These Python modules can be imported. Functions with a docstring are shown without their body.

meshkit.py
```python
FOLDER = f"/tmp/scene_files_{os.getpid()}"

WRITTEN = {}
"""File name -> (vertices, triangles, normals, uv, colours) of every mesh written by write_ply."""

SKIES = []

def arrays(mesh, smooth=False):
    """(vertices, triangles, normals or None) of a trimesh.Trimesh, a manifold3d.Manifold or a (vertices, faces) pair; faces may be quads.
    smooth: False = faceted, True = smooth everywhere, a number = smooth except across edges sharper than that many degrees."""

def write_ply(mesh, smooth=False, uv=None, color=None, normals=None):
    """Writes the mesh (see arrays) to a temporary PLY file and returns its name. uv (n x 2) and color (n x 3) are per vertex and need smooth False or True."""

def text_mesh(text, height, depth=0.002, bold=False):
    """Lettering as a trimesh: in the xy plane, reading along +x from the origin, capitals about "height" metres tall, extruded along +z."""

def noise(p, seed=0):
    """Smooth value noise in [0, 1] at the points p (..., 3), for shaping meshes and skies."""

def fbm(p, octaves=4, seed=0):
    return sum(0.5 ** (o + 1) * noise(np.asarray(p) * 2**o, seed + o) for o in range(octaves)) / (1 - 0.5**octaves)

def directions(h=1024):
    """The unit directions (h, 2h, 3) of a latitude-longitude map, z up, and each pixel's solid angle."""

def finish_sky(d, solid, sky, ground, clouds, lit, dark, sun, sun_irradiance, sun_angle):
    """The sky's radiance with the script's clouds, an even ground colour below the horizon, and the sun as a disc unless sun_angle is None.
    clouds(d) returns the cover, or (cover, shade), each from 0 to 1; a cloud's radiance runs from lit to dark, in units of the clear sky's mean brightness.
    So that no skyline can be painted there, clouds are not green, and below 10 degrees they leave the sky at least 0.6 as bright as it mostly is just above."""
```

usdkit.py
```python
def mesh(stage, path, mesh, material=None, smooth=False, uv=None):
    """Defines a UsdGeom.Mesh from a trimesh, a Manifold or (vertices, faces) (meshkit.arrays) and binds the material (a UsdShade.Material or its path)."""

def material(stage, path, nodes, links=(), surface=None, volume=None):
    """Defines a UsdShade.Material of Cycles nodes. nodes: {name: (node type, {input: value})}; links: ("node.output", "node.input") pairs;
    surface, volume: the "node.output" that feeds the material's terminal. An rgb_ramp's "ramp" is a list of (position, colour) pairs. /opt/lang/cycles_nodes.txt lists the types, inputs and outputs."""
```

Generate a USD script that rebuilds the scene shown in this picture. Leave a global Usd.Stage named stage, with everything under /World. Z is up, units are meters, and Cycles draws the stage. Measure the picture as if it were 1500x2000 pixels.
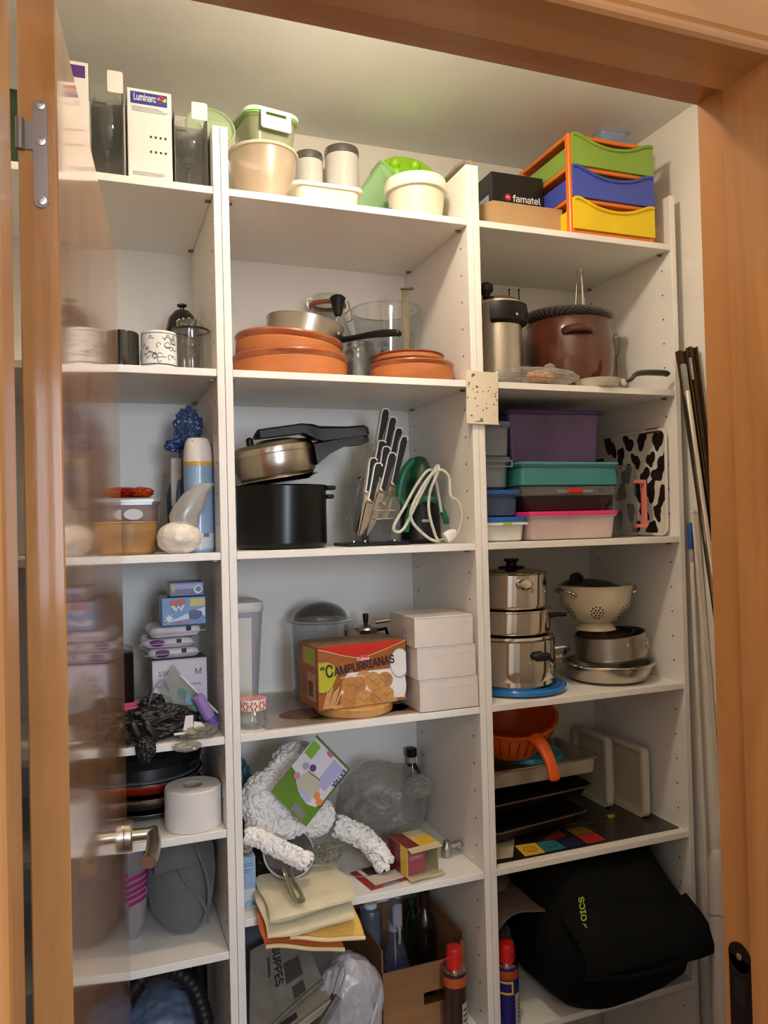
import math, random, numpy as np, trimesh, usdkit, meshkit
import manifold3d as m3
from shapely.geometry import Polygon, Point, LineString, box as sbox
from shapely.ops import unary_union
from pxr import Usd, UsdGeom, UsdLux, UsdShade, Sdf, Gf, Vt

stage = Usd.Stage.CreateInMemory()
UsdGeom.SetStageUpAxis(stage, UsdGeom.Tokens.z)
UsdGeom.SetStageMetersPerUnit(stage, 1.0)
UsdGeom.Xform.Define(stage, '/World')
UsdGeom.Scope.Define(stage, '/World/Looks')
rad = math.radians
sin, cos, pi = math.sin, math.cos, math.pi

# ------------------------------------------------------------------ camera
YAW, PIT, ROL, FOC = 0.3565, 0.0161, -0.0248, 1520.5       # radians, focal length in pixels of the 1500 px wide frame
CAM = np.array([-0.273, -1.6056, 1.54])
FW = np.array([sin(YAW) * cos(PIT), cos(YAW) * cos(PIT), sin(PIT)])
_rt = np.array([cos(YAW), -sin(YAW), 0.0]); _up = np.cross(_rt, FW)
RT = cos(ROL) * _rt + sin(ROL) * _up
UP = -sin(ROL) * _rt + cos(ROL) * _up
cam = UsdGeom.Camera.Define(stage, '/World/camera')
M = np.eye(4); M[0, :3], M[1, :3], M[2, :3], M[3, :3] = RT, UP, -FW, CAM
cam.AddTransformOp().Set(Gf.Matrix4d(*M.ravel().tolist()))
cam.CreateHorizontalApertureAttr(36.0); cam.CreateVerticalApertureAttr(48.0)
cam.CreateFocalLengthAttr(36.0 * FOC / 1500.0)
cam.CreateClippingRangeAttr(Gf.Vec2f(0.02, 50.0))
cam.CreateExposureAttr(1.6)

# ------------------------------------------------------------------ lights
def light(kind, name, loc, rot, color, inten, **kw):
    l = getattr(UsdLux, kind).Define(stage, '/World/' + name)
    l.AddTranslateOp().Set(Gf.Vec3d(*loc)); l.AddRotateXYZOp().Set(Gf.Vec3f(*rot))
    l.CreateColorAttr(Gf.Vec3f(*color)); l.CreateIntensityAttr(inten)
    for k, v in kw.items():
        getattr(l, 'Create' + k + 'Attr')(v)
    return l
# the pantry's ceiling lamp, just inside the door head; the hall's window; the hall's ceiling lamp
light('SphereLight', 'pantry_lamp_light', (0.24, -0.43, 2.525), (0, 0, 0), (1.0, 0.86, 0.70), 58.0, Radius=0.045)
light('RectLight', 'hall_window_light', (0.16, -3.76, 1.72), (90, 0, 0), (0.74, 0.84, 1.0), 8.0, Width=0.6, Height=1.0)
light('RectLight', 'hall_lamp_light', (-0.55, -2.5, 2.6), (0, 0, 0), (1.0, 0.84, 0.66), 3.4, Width=0.6, Height=0.6)

# ------------------------------------------------------------------ pixel <-> place helpers
def ray(u, v): return FW + (u - 750) / FOC * RT + (1000 - v) / FOC * UP
def at(u, v, X=None, Y=None, Z=None):
    d = ray(u, v)
    for i, q in enumerate((X, Y, Z)):
        if q is not None: return CAM + d * (q - CAM[i]) / d[i]
def pix(X, Y, Z):
    w = np.array([X, Y, Z]) - CAM
    return 750 + FOC * (w @ RT) / (w @ FW), 1000 - FOC * (w @ UP) / (w @ FW)
def xu(u, Y, Z):                       # the X of the point at depth Y and height Z that falls in column u
    w = np.array([0, Y, Z]) - CAM; k = (u - 750) / FOC
    return (k * (w @ FW) - w @ RT) / (RT[0] - k * FW[0])
def zv(v, X, Y):                       # the height over (X, Y) that falls in row v
    w = np.array([X, Y, 0]) - CAM; k = (1000 - v) / FOC
    return (k * (w @ FW) - w @ UP) / (UP[2] - k * FW[2])
def circ(u0, u1, Y, Z):                # an upright round thing with its axis at depth Y seen from u0 to u1: X, radius
    a = at(u0, pix(xu(u0, Y, Z), Y, Z)[1], Y=Y) - CAM; b = at(u1, pix(xu(u1, Y, Z), Y, Z)[1], Y=Y) - CAM
    t0, t1 = math.atan2(a[0], a[1]), math.atan2(b[0], b[1]); t = (t0 + t1) / 2
    D = (Y - CAM[1]) / cos(t)
    return CAM[0] + D * sin(t), D * sin((t1 - t0) / 2)

# ------------------------------------------------------------------ materials
def C(r, g, b):                        # sRGB 0-255 to linear
    return tuple((x / 255 / 12.92) if x <= 10 else ((x / 255 + 0.055) / 1.055) ** 2.4 for x in (r, g, b))
MATS = {}
def mat(name, col=None, rough=0.5, metal=0.0, var=0.05, scale=14.0, bump=0.0, bscale=60.0, stretch=(1, 1, 1), spec=0.5, coat=0.0, sheen=0.0, sss=0.0, trans=0.0, ior=1.5, col2=None, alpha=None, rvar=0.0):
    if name in MATS: return MATS[name]
    c2 = col2 or tuple(max(0.0, x * (1 - 2.4 * var)) for x in col)
    n = {'tc': ('texture_coordinate', {}), 'mp': ('mapping', {'scale': tuple(float(s) for s in stretch)}),
         'nz': ('noise_texture', {'scale': float(scale), 'detail': 4.0, 'roughness': 0.6}),
         'rp': ('rgb_ramp', {'ramp': [(0.3, c2), (0.7, col)]}),
         'p': ('principled_bsdf', {'roughness': float(rough), 'metallic': float(metal), 'specular_ior_level': float(spec), 'coat_weight': float(coat), 'sheen_weight': float(sheen), 'transmission_weight': float(trans), 'ior': float(ior)})}
    l = [('tc.object', 'mp.vector'), ('mp.vector', 'nz.vector'), ('nz.fac', 'rp.fac'), ('rp.color', 'p.base_color')]
    if sss: n['p'][1].update({'subsurface_weight': float(sss), 'subsurface_radius': (0.01, 0.008, 0.006), 'subsurface_scale': 1.0})
    if bump:
        n['bn'] = ('noise_texture', {'scale': float(bscale), 'detail': 5.0, 'roughness': 0.6})
        n['bp'] = ('bump', {'strength': float(bump), 'distance': 0.01})
        l += [('mp.vector', 'bn.vector'), ('bn.fac', 'bp.height'), ('bp.normal', 'p.normal')]
    if rvar:
        n['rm'] = ('map_range', {'from_min': 0.3, 'from_max': 0.7, 'to_min': max(0.02, rough - rvar), 'to_max': rough + rvar})
        l += [('nz.fac', 'rm.value'), ('rm.result', 'p.roughness')]
    surf = 'p.BSDF'
    if alpha is not None:              # thin see-through plastic: part of the light passes straight
        n['tr'] = ('transparent_bsdf', {'color': tuple(min(1.0, 0.35 + 0.65 * x / max(max(col), 1e-6)) for x in col)})
        n['mx'] = ('mix_closure', {'fac': float(alpha)})
        l += [('tr.BSDF', 'mx.closure1'), ('p.BSDF', 'mx.closure2')]; surf = 'mx.closure'
    MATS[name] = usdkit.material(stage, '/World/Looks/' + name, n, l, surface=surf)
    return MATS[name]
def clear(name, tint=(0.95, 0.97, 0.97), body=0.06, rough=0.04, col=(0.8, 0.82, 0.82), fres=1.5):
    """thin clear plastic or glass sheet: straight transmission, mirror by fresnel, a little milky body"""
    if name in MATS: return MATS[name]
    n = {'tr': ('transparent_bsdf', {'color': tint}), 'gl': ('glossy_bsdf', {'color': (1, 1, 1), 'roughness': float(rough)}),
         'tc': ('texture_coordinate', {}), 'nz': ('noise_texture', {'scale': 9.0}),
         'mr': ('map_range', {'from_min': 0.3, 'from_max': 0.7, 'to_min': body * 0.7, 'to_max': body * 1.3}),
         'df': ('principled_bsdf', {'base_color': col, 'roughness': 0.4}), 'lw': ('layer_weight', {'blend': 0.5}), 'pw': ('math', {'math_type': 'power', 'value2': 4.0}), 'fr': ('math', {'math_type': 'multiply_add', 'value2': 0.75, 'value3': ((fres - 1) / (fres + 1)) ** 2}),
         'm1': ('mix_closure', {'fac': float(body)}), 'm2': ('mix_closure', {})}
    l = [('lw.facing', 'pw.value1'), ('pw.value', 'fr.value1'), ('tc.object', 'nz.vector'), ('nz.fac', 'mr.value'), ('mr.result', 'm1.fac'), ('tr.BSDF', 'm1.closure1'), ('df.BSDF', 'm1.closure2'),
         ('fr.value', 'm2.fac'), ('m1.closure', 'm2.closure1'), ('gl.BSDF', 'm2.closure2')]
    MATS[name] = usdkit.material(stage, '/World/Looks/' + name, n, l, surface='m2.closure')
    return MATS[name]
def wood(name, light_, dark, axis=2, rough=0.3, coat=0.4, scale=5.0, crough=0.1):
    if name in MATS: return MATS[name]
    st = [1.0, 1.0, 1.0]; st[axis] = 0.09
    n = {'g': ('geometry', {}), 'mp': ('mapping', {'scale': tuple(st)}), 'nz': ('noise_texture', {'scale': scale * 2.2, 'detail': 6.0, 'roughness': 0.62, 'distortion': 0.6}),
         'n2': ('noise_texture', {'scale': 1.6, 'detail': 3.0}), 'mxx': ('math', {'math_type': 'multiply_add', 'value2': 0.35, 'value3': 0.0}), 'ad': ('math', {'math_type': 'add'}), 
         'n3': ('noise_texture', {'scale': scale * 26, 'detail': 3.0}), 'bp': ('bump', {'strength': 0.06, 'distance': 0.004}),
         'rp': ('rgb_ramp', {'ramp': [(0.42, dark), (0.72, light_), (0.92, tuple(min(1, 1.06 * x) for x in light_))]}),
         'p': ('principled_bsdf', {'roughness': rough, 'coat_weight': coat, 'coat_roughness': crough})}
    l = [('g.position', 'mp.vector'), ('mp.vector', 'nz.vector'), ('g.position', 'n2.vector'), ('n2.fac', 'mxx.value1'), ('nz.fac', 'ad.value1'), ('mxx.value', 'ad.value2'),
         ('ad.value', 'rp.fac'), ('rp.color', 'p.base_color'), ('mp.vector', 'n3.vector'), ('n3.fac', 'bp.height'), ('bp.normal', 'p.normal')]
    MATS[name] = usdkit.material(stage, '/World/Looks/' + name, n, l, surface='p.BSDF')
    return MATS[name]
def plas(name, rgb=None, rough=0.35, **k): return MATS[name] if name in MATS else mat(name, C(*rgb), rough, var=k.pop('var', 0.03), **k)

# ------------------------------------------------------------------ meshes
def tm(v, f): return trimesh.Trimesh(np.asarray(v, float), np.asarray(f, int), process=False)
def cat(*ms): return trimesh.util.concatenate([m for m in ms])
def mv(m, x=0, y=0, z=0, rx=0, ry=0, rz=0, s=None):
    m = m.copy()
    if s is not None: m.apply_scale(s)
    for a, ax in ((rx, (1, 0, 0)), (ry, (0, 1, 0)), (rz, (0, 0, 1))):
        if a: m.apply_transform(trimesh.transformations.rotation_matrix(rad(a), ax))
    m.apply_translation((x, y, z)); return m
def box(w, d, h, c=0.0015):            # chamfered box standing on z=0, centred in x and y
    c = min(c, w / 3, d / 3, h / 3); p = []
    for sx in (-1, 1):
        for sy in (-1, 1):
            for sz in (0, 1):
                X, Y, Z = sx * w / 2, sy * d / 2, sz * h; q = -c if sz else c
                p += [(X - sx * c, Y - sy * c, Z), (X - sx * c, Y, Z + q), (X, Y - sy * c, Z + q)]
    m = trimesh.convex.convex_hull(np.array(p)); return m
def b6(x0, x1, y0, y1, z0, z1, c=0.001): return mv(box(x1 - x0, y1 - y0, z1 - z0, c), (x0 + x1) / 2, (y0 + y1) / 2, z0)
def grid(rows, closed=True):           # quads between equal rings
    R = np.array(rows, float); n, k = R.shape[:2]; f = []
    i = np.arange(n - 1)[:, None] * k; j = np.arange(k if closed else k - 1)[None, :]; j2 = (j + 1) % k
    a, b, c_, d = i + j, i + j2, i + k + j2, i + k + j
    f = np.vstack([np.stack([a, b, c_], -1).reshape(-1, 3), np.stack([a, c_, d], -1).reshape(-1, 3)])
    return R.reshape(-1, 3), f
def loft(rows, cap0=True, cap1=True):
    v, f = grid(rows); k = len(rows[0]); v = list(v); f = list(f)
    for on, ring, flip in ((cap0, 0, True), (cap1, len(rows) - 1, False)):
        if on:
            v.append(np.mean(rows[ring], 0)); c_ = len(v) - 1; o = ring * k
            for j in range(k):
                q = (o + j, o + (j + 1) % k, c_); f.append(q[::-1] if flip else q)
    return tm(v, f)
def ringxy(pts, z): return [(x, y, z) for x, y in pts]
def rr(w, d, r, k=5):                  # rounded rectangle outline
    r = min(r, w / 2 - 1e-5, d / 2 - 1e-5); o = []
    for cx, cy, a0 in ((w / 2 - r, d / 2 - r, 0), (-w / 2 + r, d / 2 - r, 90), (-w / 2 + r, -d / 2 + r, 180), (w / 2 - r, -d / 2 + r, 270)):
        for i in range(k + 1):
            a = rad(a0 + 90 * i / k); o.append((cx + r * cos(a), cy + r * sin(a)))
    return o
def rrl(prof, k=5, cap0=True, cap1=True):   # prof rows: (w, d, r, z)
    return loft([ringxy(rr(w, d, r, k), z) for w, d, r, z in prof], cap0, cap1)
def tub(w, d, h, r, t=0.0018, taper=0.88, lip=0.004, liph=0.006):   # open box with wall and lip
    a, b = w * taper, d * taper
    return rrl([(a - 2 * r * .5, b - 2 * r * .5, r * .7, 0), (a, b, r, r * .35), (w - 2 * lip, d - 2 * lip, r, h - liph), (w, d, r, h - liph), (w, d, r, h), (w - 2 * lip - 2 * t, d - 2 * lip - 2 * t, r, h), (a - 2 * t, b - 2 * t, r, r * .35 + t), (a - r - 2 * t, b - r - 2 * t, r * .7, t)])
def lidm(w, d, h, r, dome=0.0):
    return rrl([(w, d, r, 0), (w, d, r, h * .8), (w - .002, d - .002, r, h), (w - .016, d - .016, r * .8, h), (w - .022, d - .022, r * .8, h - .0025 + dome)])
def lathe(prof, n=40, sx=1.0, sy=1.0):  # prof: (r, z); ends at r=0 are closed by tiny rings
    rows = [[(max(r, 1e-5) * sx * cos(2 * pi * i / n), max(r, 1e-5) * sy * sin(2 * pi * i / n), z) for i in range(n)] for r, z in prof]
    v, f = grid(rows); return tm(v, f)
def disc(r, h, n=32, c=0.001): return lathe([(0, 0), (r - c, 0), (r, c), (r, h - c), (r - c, h), (0, h)], n)
def smoothp(pts, n=8, closed=False):   # Catmull-Rom
    P = np.array(pts, float); m = len(P); o = []
    for i in range(m if closed else m - 1):
        p0, p1, p2, p3 = (P[(i - 1) % m], P[i], P[(i + 1) % m], P[(i + 2) % m]) if closed else (P[max(i - 1, 0)], P[i], P[i + 1], P[min(i + 2, m - 1)])
        for t in np.arange(n) / n:
            o.append(.5 * (2 * p1 + (p2 - p0) * t + (2 * p0 - 5 * p1 + 4 * p2 - p3) * t * t + (3 * p1 - p0 - 3 * p2 + p3) * t ** 3))
    if not closed: o.append(P[-1])
    return np.array(o)
def tube(pts, r, n=8, closed=False, flat=1.0):   # round (or flattened) bar along points; r a number or one per point
    P = np.array(pts, float); m = len(P); rr_ = np.full(m, r) if np.ndim(r) == 0 else np.interp(np.linspace(0, 1, m), np.linspace(0, 1, len(r)), r)
    T = np.gradient(P, axis=0) if not closed else (np.roll(P, -1, 0) - np.roll(P, 1, 0))
    T /= np.maximum(np.linalg.norm(T, axis=1, keepdims=True), 1e-9)
    u = np.cross(T[0], (0, 0, 1.0)); u = np.cross(T[0], (0, 1.0, 0)) if np.linalg.norm(u) < .05 else u; u /= np.linalg.norm(u); rows = []
    for i in range(m):
        u = u - T[i] * (u @ T[i]); u /= np.linalg.norm(u); w = np.cross(T[i], u)
        rows.append([P[i] + rr_[i] * (cos(2 * pi * j / n) * u + flat * sin(2 * pi * j / n) * w) for j in range(n)])
    if closed: rows.append(rows[0]); return loft(rows, False, False)
    return loft(rows)
def ext(poly, h): 
    gs = getattr(poly, 'geoms', [poly]); return cat(*[trimesh.creation.extrude_polygon(g, h, engine='earcut') for g in gs])
def up(m): return mv(m, rx=90)          # xy drawing -> upright, facing -y (its thickness goes to -y)
def blob(w, d, h, seed=0, amp=.18, freq=3.0, sub=4, ridge=True, flat=0.0):   # crumpled bag, standing on z=0
    m = trimesh.creation.icosphere(subdivisions=sub); v = np.array(m.vertices); rng = np.random.RandomState(seed); o = rng.uniform(-50, 50, 3)
    n1 = 2 * meshkit.fbm(v * freq + o) - 1; n2 = 2 * meshkit.fbm(v * freq * 2.3 + o + 9) - 1
    n = (1 - 2 * np.abs(n1)) * .8 + .5 * n2 if ridge else n1 + .3 * n2
    v = v * (1 + amp * (n - n.mean()))[:, None]; v /= np.abs(v).max(0); v *= (w / 2, d / 2, h / 2); v[:, 2] += h / 2
    if flat: v[:, 2] = np.maximum(v[:, 2], h * flat) - h * flat
    return tm(v, m.faces)
def sheet(fn, nu=24, nv=24, t=0.002):   # thick sheet from fn(u, v) -> point
    U, V = np.meshgrid(np.linspace(0, 1, nu), np.linspace(0, 1, nv)); P = np.array([[fn(a, b) for a, b in zip(r1, r2)] for r1, r2 in zip(U, V)], float)
    du = np.gradient(P, axis=1); dv = np.gradient(P, axis=0); N = np.cross(du, dv); N /= np.maximum(np.linalg.norm(N, axis=2, keepdims=True), 1e-9)
    Q = P + N * t; k = nu * nv; f = []
    for i in range(nv - 1):
        for j in range(nu - 1):
            a, b, c_, d = i * nu + j, i * nu + j + 1, (i + 1) * nu + j + 1, (i + 1) * nu + j
            f += [(a, c_, b), (a, d, c_), (k + a, k + b, k + c_), (k + a, k + c_, k + d)]
    e = [i for i in range(nu)] + [i * nu + nu - 1 for i in range(1, nv)] + [(nv - 1) * nu + i for i in range(nu - 2, -1, -1)] + [i * nu for i in range(nv - 2, 0, -1)]
    for a, b in zip(e, e[1:] + e[:1]): f += [(a, b, k + b), (a, k + b, k + a)]
    return tm(np.vstack([P.reshape(-1, 3), Q.reshape(-1, 3)]), f)
def txt(s, h, x=0, z=0, y=0, depth=.0004, bold=False, center=False, maxw=None):  # upright lettering facing -y
    m = meshkit.text_mesh(s, h, depth, bold); w = m.bounds[1][0] - m.bounds[0][0]
    if maxw: m.apply_transform(np.diag([maxw / w, 1, 1, 1])); w = maxw
    if center: m.apply_translation((-m.bounds[0][0] - w / 2, 0, 0))
    return mv(up(m), x, y, z)
def flat(pts, y=0, t=.0004): return mv(up(ext(Polygon(pts), t)), y=y)      # flat print in the xz plane facing -y
def ell(cx, cz, a, b, n=28, rot=0): return [(cx + a * cos(t) * cos(rot) - b * sin(t) * sin(rot), cz + a * cos(t) * sin(rot) + b * sin(t) * cos(rot)) for t in np.linspace(0, 2 * pi, n, endpoint=False)]
def rect(x0, x1, z0, z1): return [(x0, z0), (x1, z0), (x1, z1), (x0, z1)]

# ------------------------------------------------------------------ things and parts
USED = {}
def numbered(parent, name):
    k = USED.get((parent, name), 0); USED[(parent, name)] = k + 1
    return f'{parent}/{name}' + (f'_{k:03d}' if k else '')
def data(prim, **k):
    for a, b in k.items():
        if b: prim.SetCustomDataByKey(a, b)
def put(parent, name, m, material, smooth=32, label=None, kind=None):
    path = numbered(parent, name)
    g = usdkit.mesh(stage, path, m, material, smooth=smooth)
    data(g.GetPrim(), label=label, kind=kind)
    return path
class T:
    """a thing: an Xform at its base whose children are its parts"""
    def __init__(s, name, label, category, loc, rot=(0, 0, 0), group=None, kind=None):
        s.path = numbered('/World', name); x = UsdGeom.Xform.Define(stage, s.path)
        x.AddTranslateOp().Set(Gf.Vec3d(*[float(q) for q in loc]))
        if any(rot): x.AddRotateXYZOp().Set(Gf.Vec3f(*[float(q) for q in rot]))
        data(x.GetPrim(), label=label, category=category, group=group, kind=kind)
    def p(s, name, m, material, of=None, smooth=32, label=None, kind=None):
        return put(of or s.path, name, m, material, smooth, label, kind)
def one(name, label, category, m, material, loc=(0, 0, 0), rot=(0, 0, 0), group=None, kind=None, smooth=32):
    path = numbered('/World', name); g = usdkit.mesh(stage, path, m, material, smooth=smooth)
    g.AddTranslateOp().Set(Gf.Vec3d(*[float(q) for q in loc]))
    if any(rot): g.AddRotateXYZOp().Set(Gf.Vec3f(*[float(q) for q in rot]))
    data(g.GetPrim(), label=label, category=category, group=group, kind=kind)
    return path
def struct(name, m, material, smooth=32, label=None):
    p = put('/World', name, m, material, smooth, label, 'structure'); return p

# ================================================================== the room
wall_m = mat('wall_paint', C(238, 233, 222), .85, var=.02, scale=6, bump=.05, bscale=180)
ceil_m = mat('ceiling_paint', C(238, 240, 234), .9, var=.02, scale=5, bump=.05, bscale=150)
hall_m = mat('hall_paint', C(236, 230, 222), .85, var=.02, scale=6)
floor_m = mat('floor_tile', C(120, 84, 58), .45, var=.12, scale=9)
XL, XR, YB, ZC = -.62, 1.178, .407, 2.592
struct('wall_back', b6(XL - .1, XR + .1, YB, YB + .1, 0, ZC + .1), wall_m)
struct('wall_left', b6(XL - .1, XL, -.84, YB, 0, ZC + .1), wall_m)
struct('wall_right', b6(XR, XR + .1, -.84, YB, 0, ZC + .1), wall_m)
struct('ceiling', b6(XL - .1, XR + .1, -.84, YB, ZC, ZC + .1), ceil_m)
struct('floor', b6(XL - .8, XR + .8, -3.9, YB, -.06, 0), floor_m)
struct('wall_front', cat(b6(-1.45, -.346, -.95, -.84, 0, 2.72), b6(.46, 1.95, -.95, -.84, 0, 2.72), b6(-.346, .46, -.95, -.84, 2.072, 2.72)), wall_m)
struct('wall_hall_left', b6(-1.45, -1.35, -3.9, -.95, 0, 2.72), hall_m)
struct('wall_hall_right', b6(1.85, 1.95, -3.9, -.95, 0, 2.72), hall_m)
struct('wall_hall_back', cat(b6(-1.45, -.16, -3.9, -3.8, 0, 2.72), b6(.48, 1.95, -3.9, -3.8, 0, 2.72), b6(-.16, .48, -3.9, -3.8, 0, 1.2), b6(-.16, .48, -3.9, -3.8, 2.24, 2.72)), hall_m)
struct('ceiling_hall', b6(-1.45, 1.95, -3.9, -.95, 2.62, 2.72), ceil_m)
wf = put('/World', 'window_1', cat(b6(-.18, -.14, -3.82, -3.755, 1.18, 2.26), b6(.46, .50, -3.82, -3.755, 1.18, 2.26), b6(-.14, .46, -3.82, -3.755, 1.18, 1.22), b6(-.14, .46, -3.82, -3.755, 2.22, 2.26)), hall_m, kind='structure')

# door lining (rebated), casing on the hall side
WL, WD = C(198, 138, 80), C(160, 102, 52)
oak_z = wood('orange_wood_upright', WL, WD, 2)
oak_x = wood('orange_wood_head', WL, WD, 0)
oak_d = wood('door_wood_lacquered', C(188, 132, 78), C(148, 94, 48), 2, rough=.2, coat=.9, crough=.07)
def prof_z(pts, z0, z1): return mv(ext(Polygon(pts), z1 - z0), z=z0)
struct('trim_1', prof_z([(.460, -.84), (.445, -.84), (.445, -.888), (.433, -.894), (.433, -.953), (.460, -.953)], 0, 2.07), oak_z, 25)
struct('trim_2', prof_z([(-.346, -.953), (-.3345, -.953), (-.3345, -.892), (-.3375, -.888), (-.3375, -.84), (-.346, -.84)], 0, 2.07), oak_z, 25)
hd = ext(Polygon([(-.953, 2.07), (-.953, 2.0435), (-.894, 2.0435), (-.888, 2.056), (-.84, 2.056), (-.84, 2.07)]), .776)     # (y, z) drawing pushed along x
hd = tm(np.array([(x - .336 + 0, a, b) for a, b, x in hd.vertices]), hd.faces)
hd.vertices[:, 0] = np.interp(hd.vertices[:, 0], [-.336, .44], [-.3345, .445])
struct('trim_3', hd, oak_x, 25)
# casing drawn across its width w (0 at the opening): bead, groove, flat board
cas = [(0, 0), (0, .012), (.0025, .0165), (.006, .018), (.010, .0165), (.0125, .011), (.0145, .0085), (.018, .0085), (.021, .0125), (.026, .0135), (.088, .0135), (.092, .010), (.092, 0)]
def casing_head():
    m = ext(Polygon(cas), .98); v = np.array([(x - .432, -.953 - t, 2.0435 + w) for w, t, x in m.vertices]); return tm(v, m.faces)
def casing_side(x0, s):
    m = ext(Polygon(cas), 2.0435); v = np.array([(x0 + s * w, -.953 - t, z) for w, t, z in m.vertices]); return tm(v, m.faces)
struct('trim_4', casing_head(), oak_x, 25); struct('trim_5', casing_side(.433, 1), oak_z, 25); struct('trim_6', casing_side(-.3345, -1), oak_z, 25)

# the open door, its hinge and handle
D = T('door_1', 'orange wood pantry door standing open at the left', 'door', (-.300, -.79, 0), (0, 0, -5.8), kind='structure')
D.p('door_leaf', mv(box(.036, .742, 2.056, .0015), -.018, .371, .008), oak_d)
steel = mat('brushed_steel', C(190, 180, 165), .32, 1.0, var=.04, scale=40, stretch=(1, 1, .1))
dull = mat('dull_hinge_metal', C(148, 138, 132), .42, .85, var=.06, scale=30)
scr = mat('screw_metal', C(215, 212, 210), .3, 1.0)
hp = unary_union([sbox(-.0065, -.0465, .0065, .0465), Point(0, .0465).buffer(.0065), Point(0, -.0465).buffer(.0065), sbox(-.018, .003, 0, .031)])
hz = 1.908
hg = D.p('hinge', cat(mv(up(ext(hp, .0022)), -.0155, 0, hz), mv(lathe([(0, 0), (.0042, 0), (.0042, .03), (0, .03)], 16), -.0335, -.003, hz + .002)), dull)
for dz in (.047, .012, -.046): D.p('screw', mv(mv(lathe([(0, .0006), (.0016, .0006), (.0018, .0012), (.0042, .0008), (.0046, 0)], 16), rx=90), -.0145, -.0022, hz + dz), scr, of=hg)
lv = tube(smoothp([(.05, .012, .001), (.05, -.01, 0), (.052, -.05, -.001), (.05, -.10, -.002), (.046, -.125, -.002)], 6), [.0105, .012, .0125, .013, .0135], 16, flat=.75)
hn = D.p('handle', mv(cat(mv(lathe([(0, 0), (.027, 0), (.0275, .002), (.0275, .012), (.026, .014), (0, .014)], 36), ry=90), mv(lathe([(.0105, .014), (.0105, .05), (0, .052)], 20), ry=90)), 0, .675, .992), steel)
D.p('lever', mv(lv, 0, .675, .992), steel, of=hn)
# strike plate in the right lining
sp = T('strike_plate', 'dark metal strike plate let into the right door frame', 'strike plate', (.4445, -.866, .955))
dark_m = mat('dark_bronze', C(52, 40, 40), .4, .8)
sp.p('plate', cat(b6(-.0015, 0.0005, -.017, .017, -.11, .055, .0006), mv(mv(lathe([(0, 0), (.017, 0), (.017, .002), (0, .002)], 24), ry=90), -.0015, 0, .055)), dark_m)
for za, zb in ((-.002, .03), (-.07, -.035)): sp.p('latch_slot', b6(-.0022, -.001, -.008, .008, za, zb, .0004), mat('slot_black', C(14, 12, 12), .8))
sp.p('screw', mv(mv(disc(.004, .001, 14, .0003), ry=-90), -.0016, 0, .056), scr); sp.p('screw', mv(mv(disc(.004, .001, 14, .0003), ry=-90), -.0016, 0, -.095), scr)
# lamp body over the pantry
lamp = T('ceiling_lamp', 'small round white ceiling lamp inside the pantry above the doorway', 'lamp', (.24, -.43, ZC))
lamp.p('lamp_shade', lathe([(0, 0), (.03, 0), (.03, -.016), (.08, -.026), (.105, -.034), (.105, -.037), (.08, -.030), (.02, -.020), (0, -.020)], 40), mat('lamp_white', C(235, 232, 225), .5))

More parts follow.
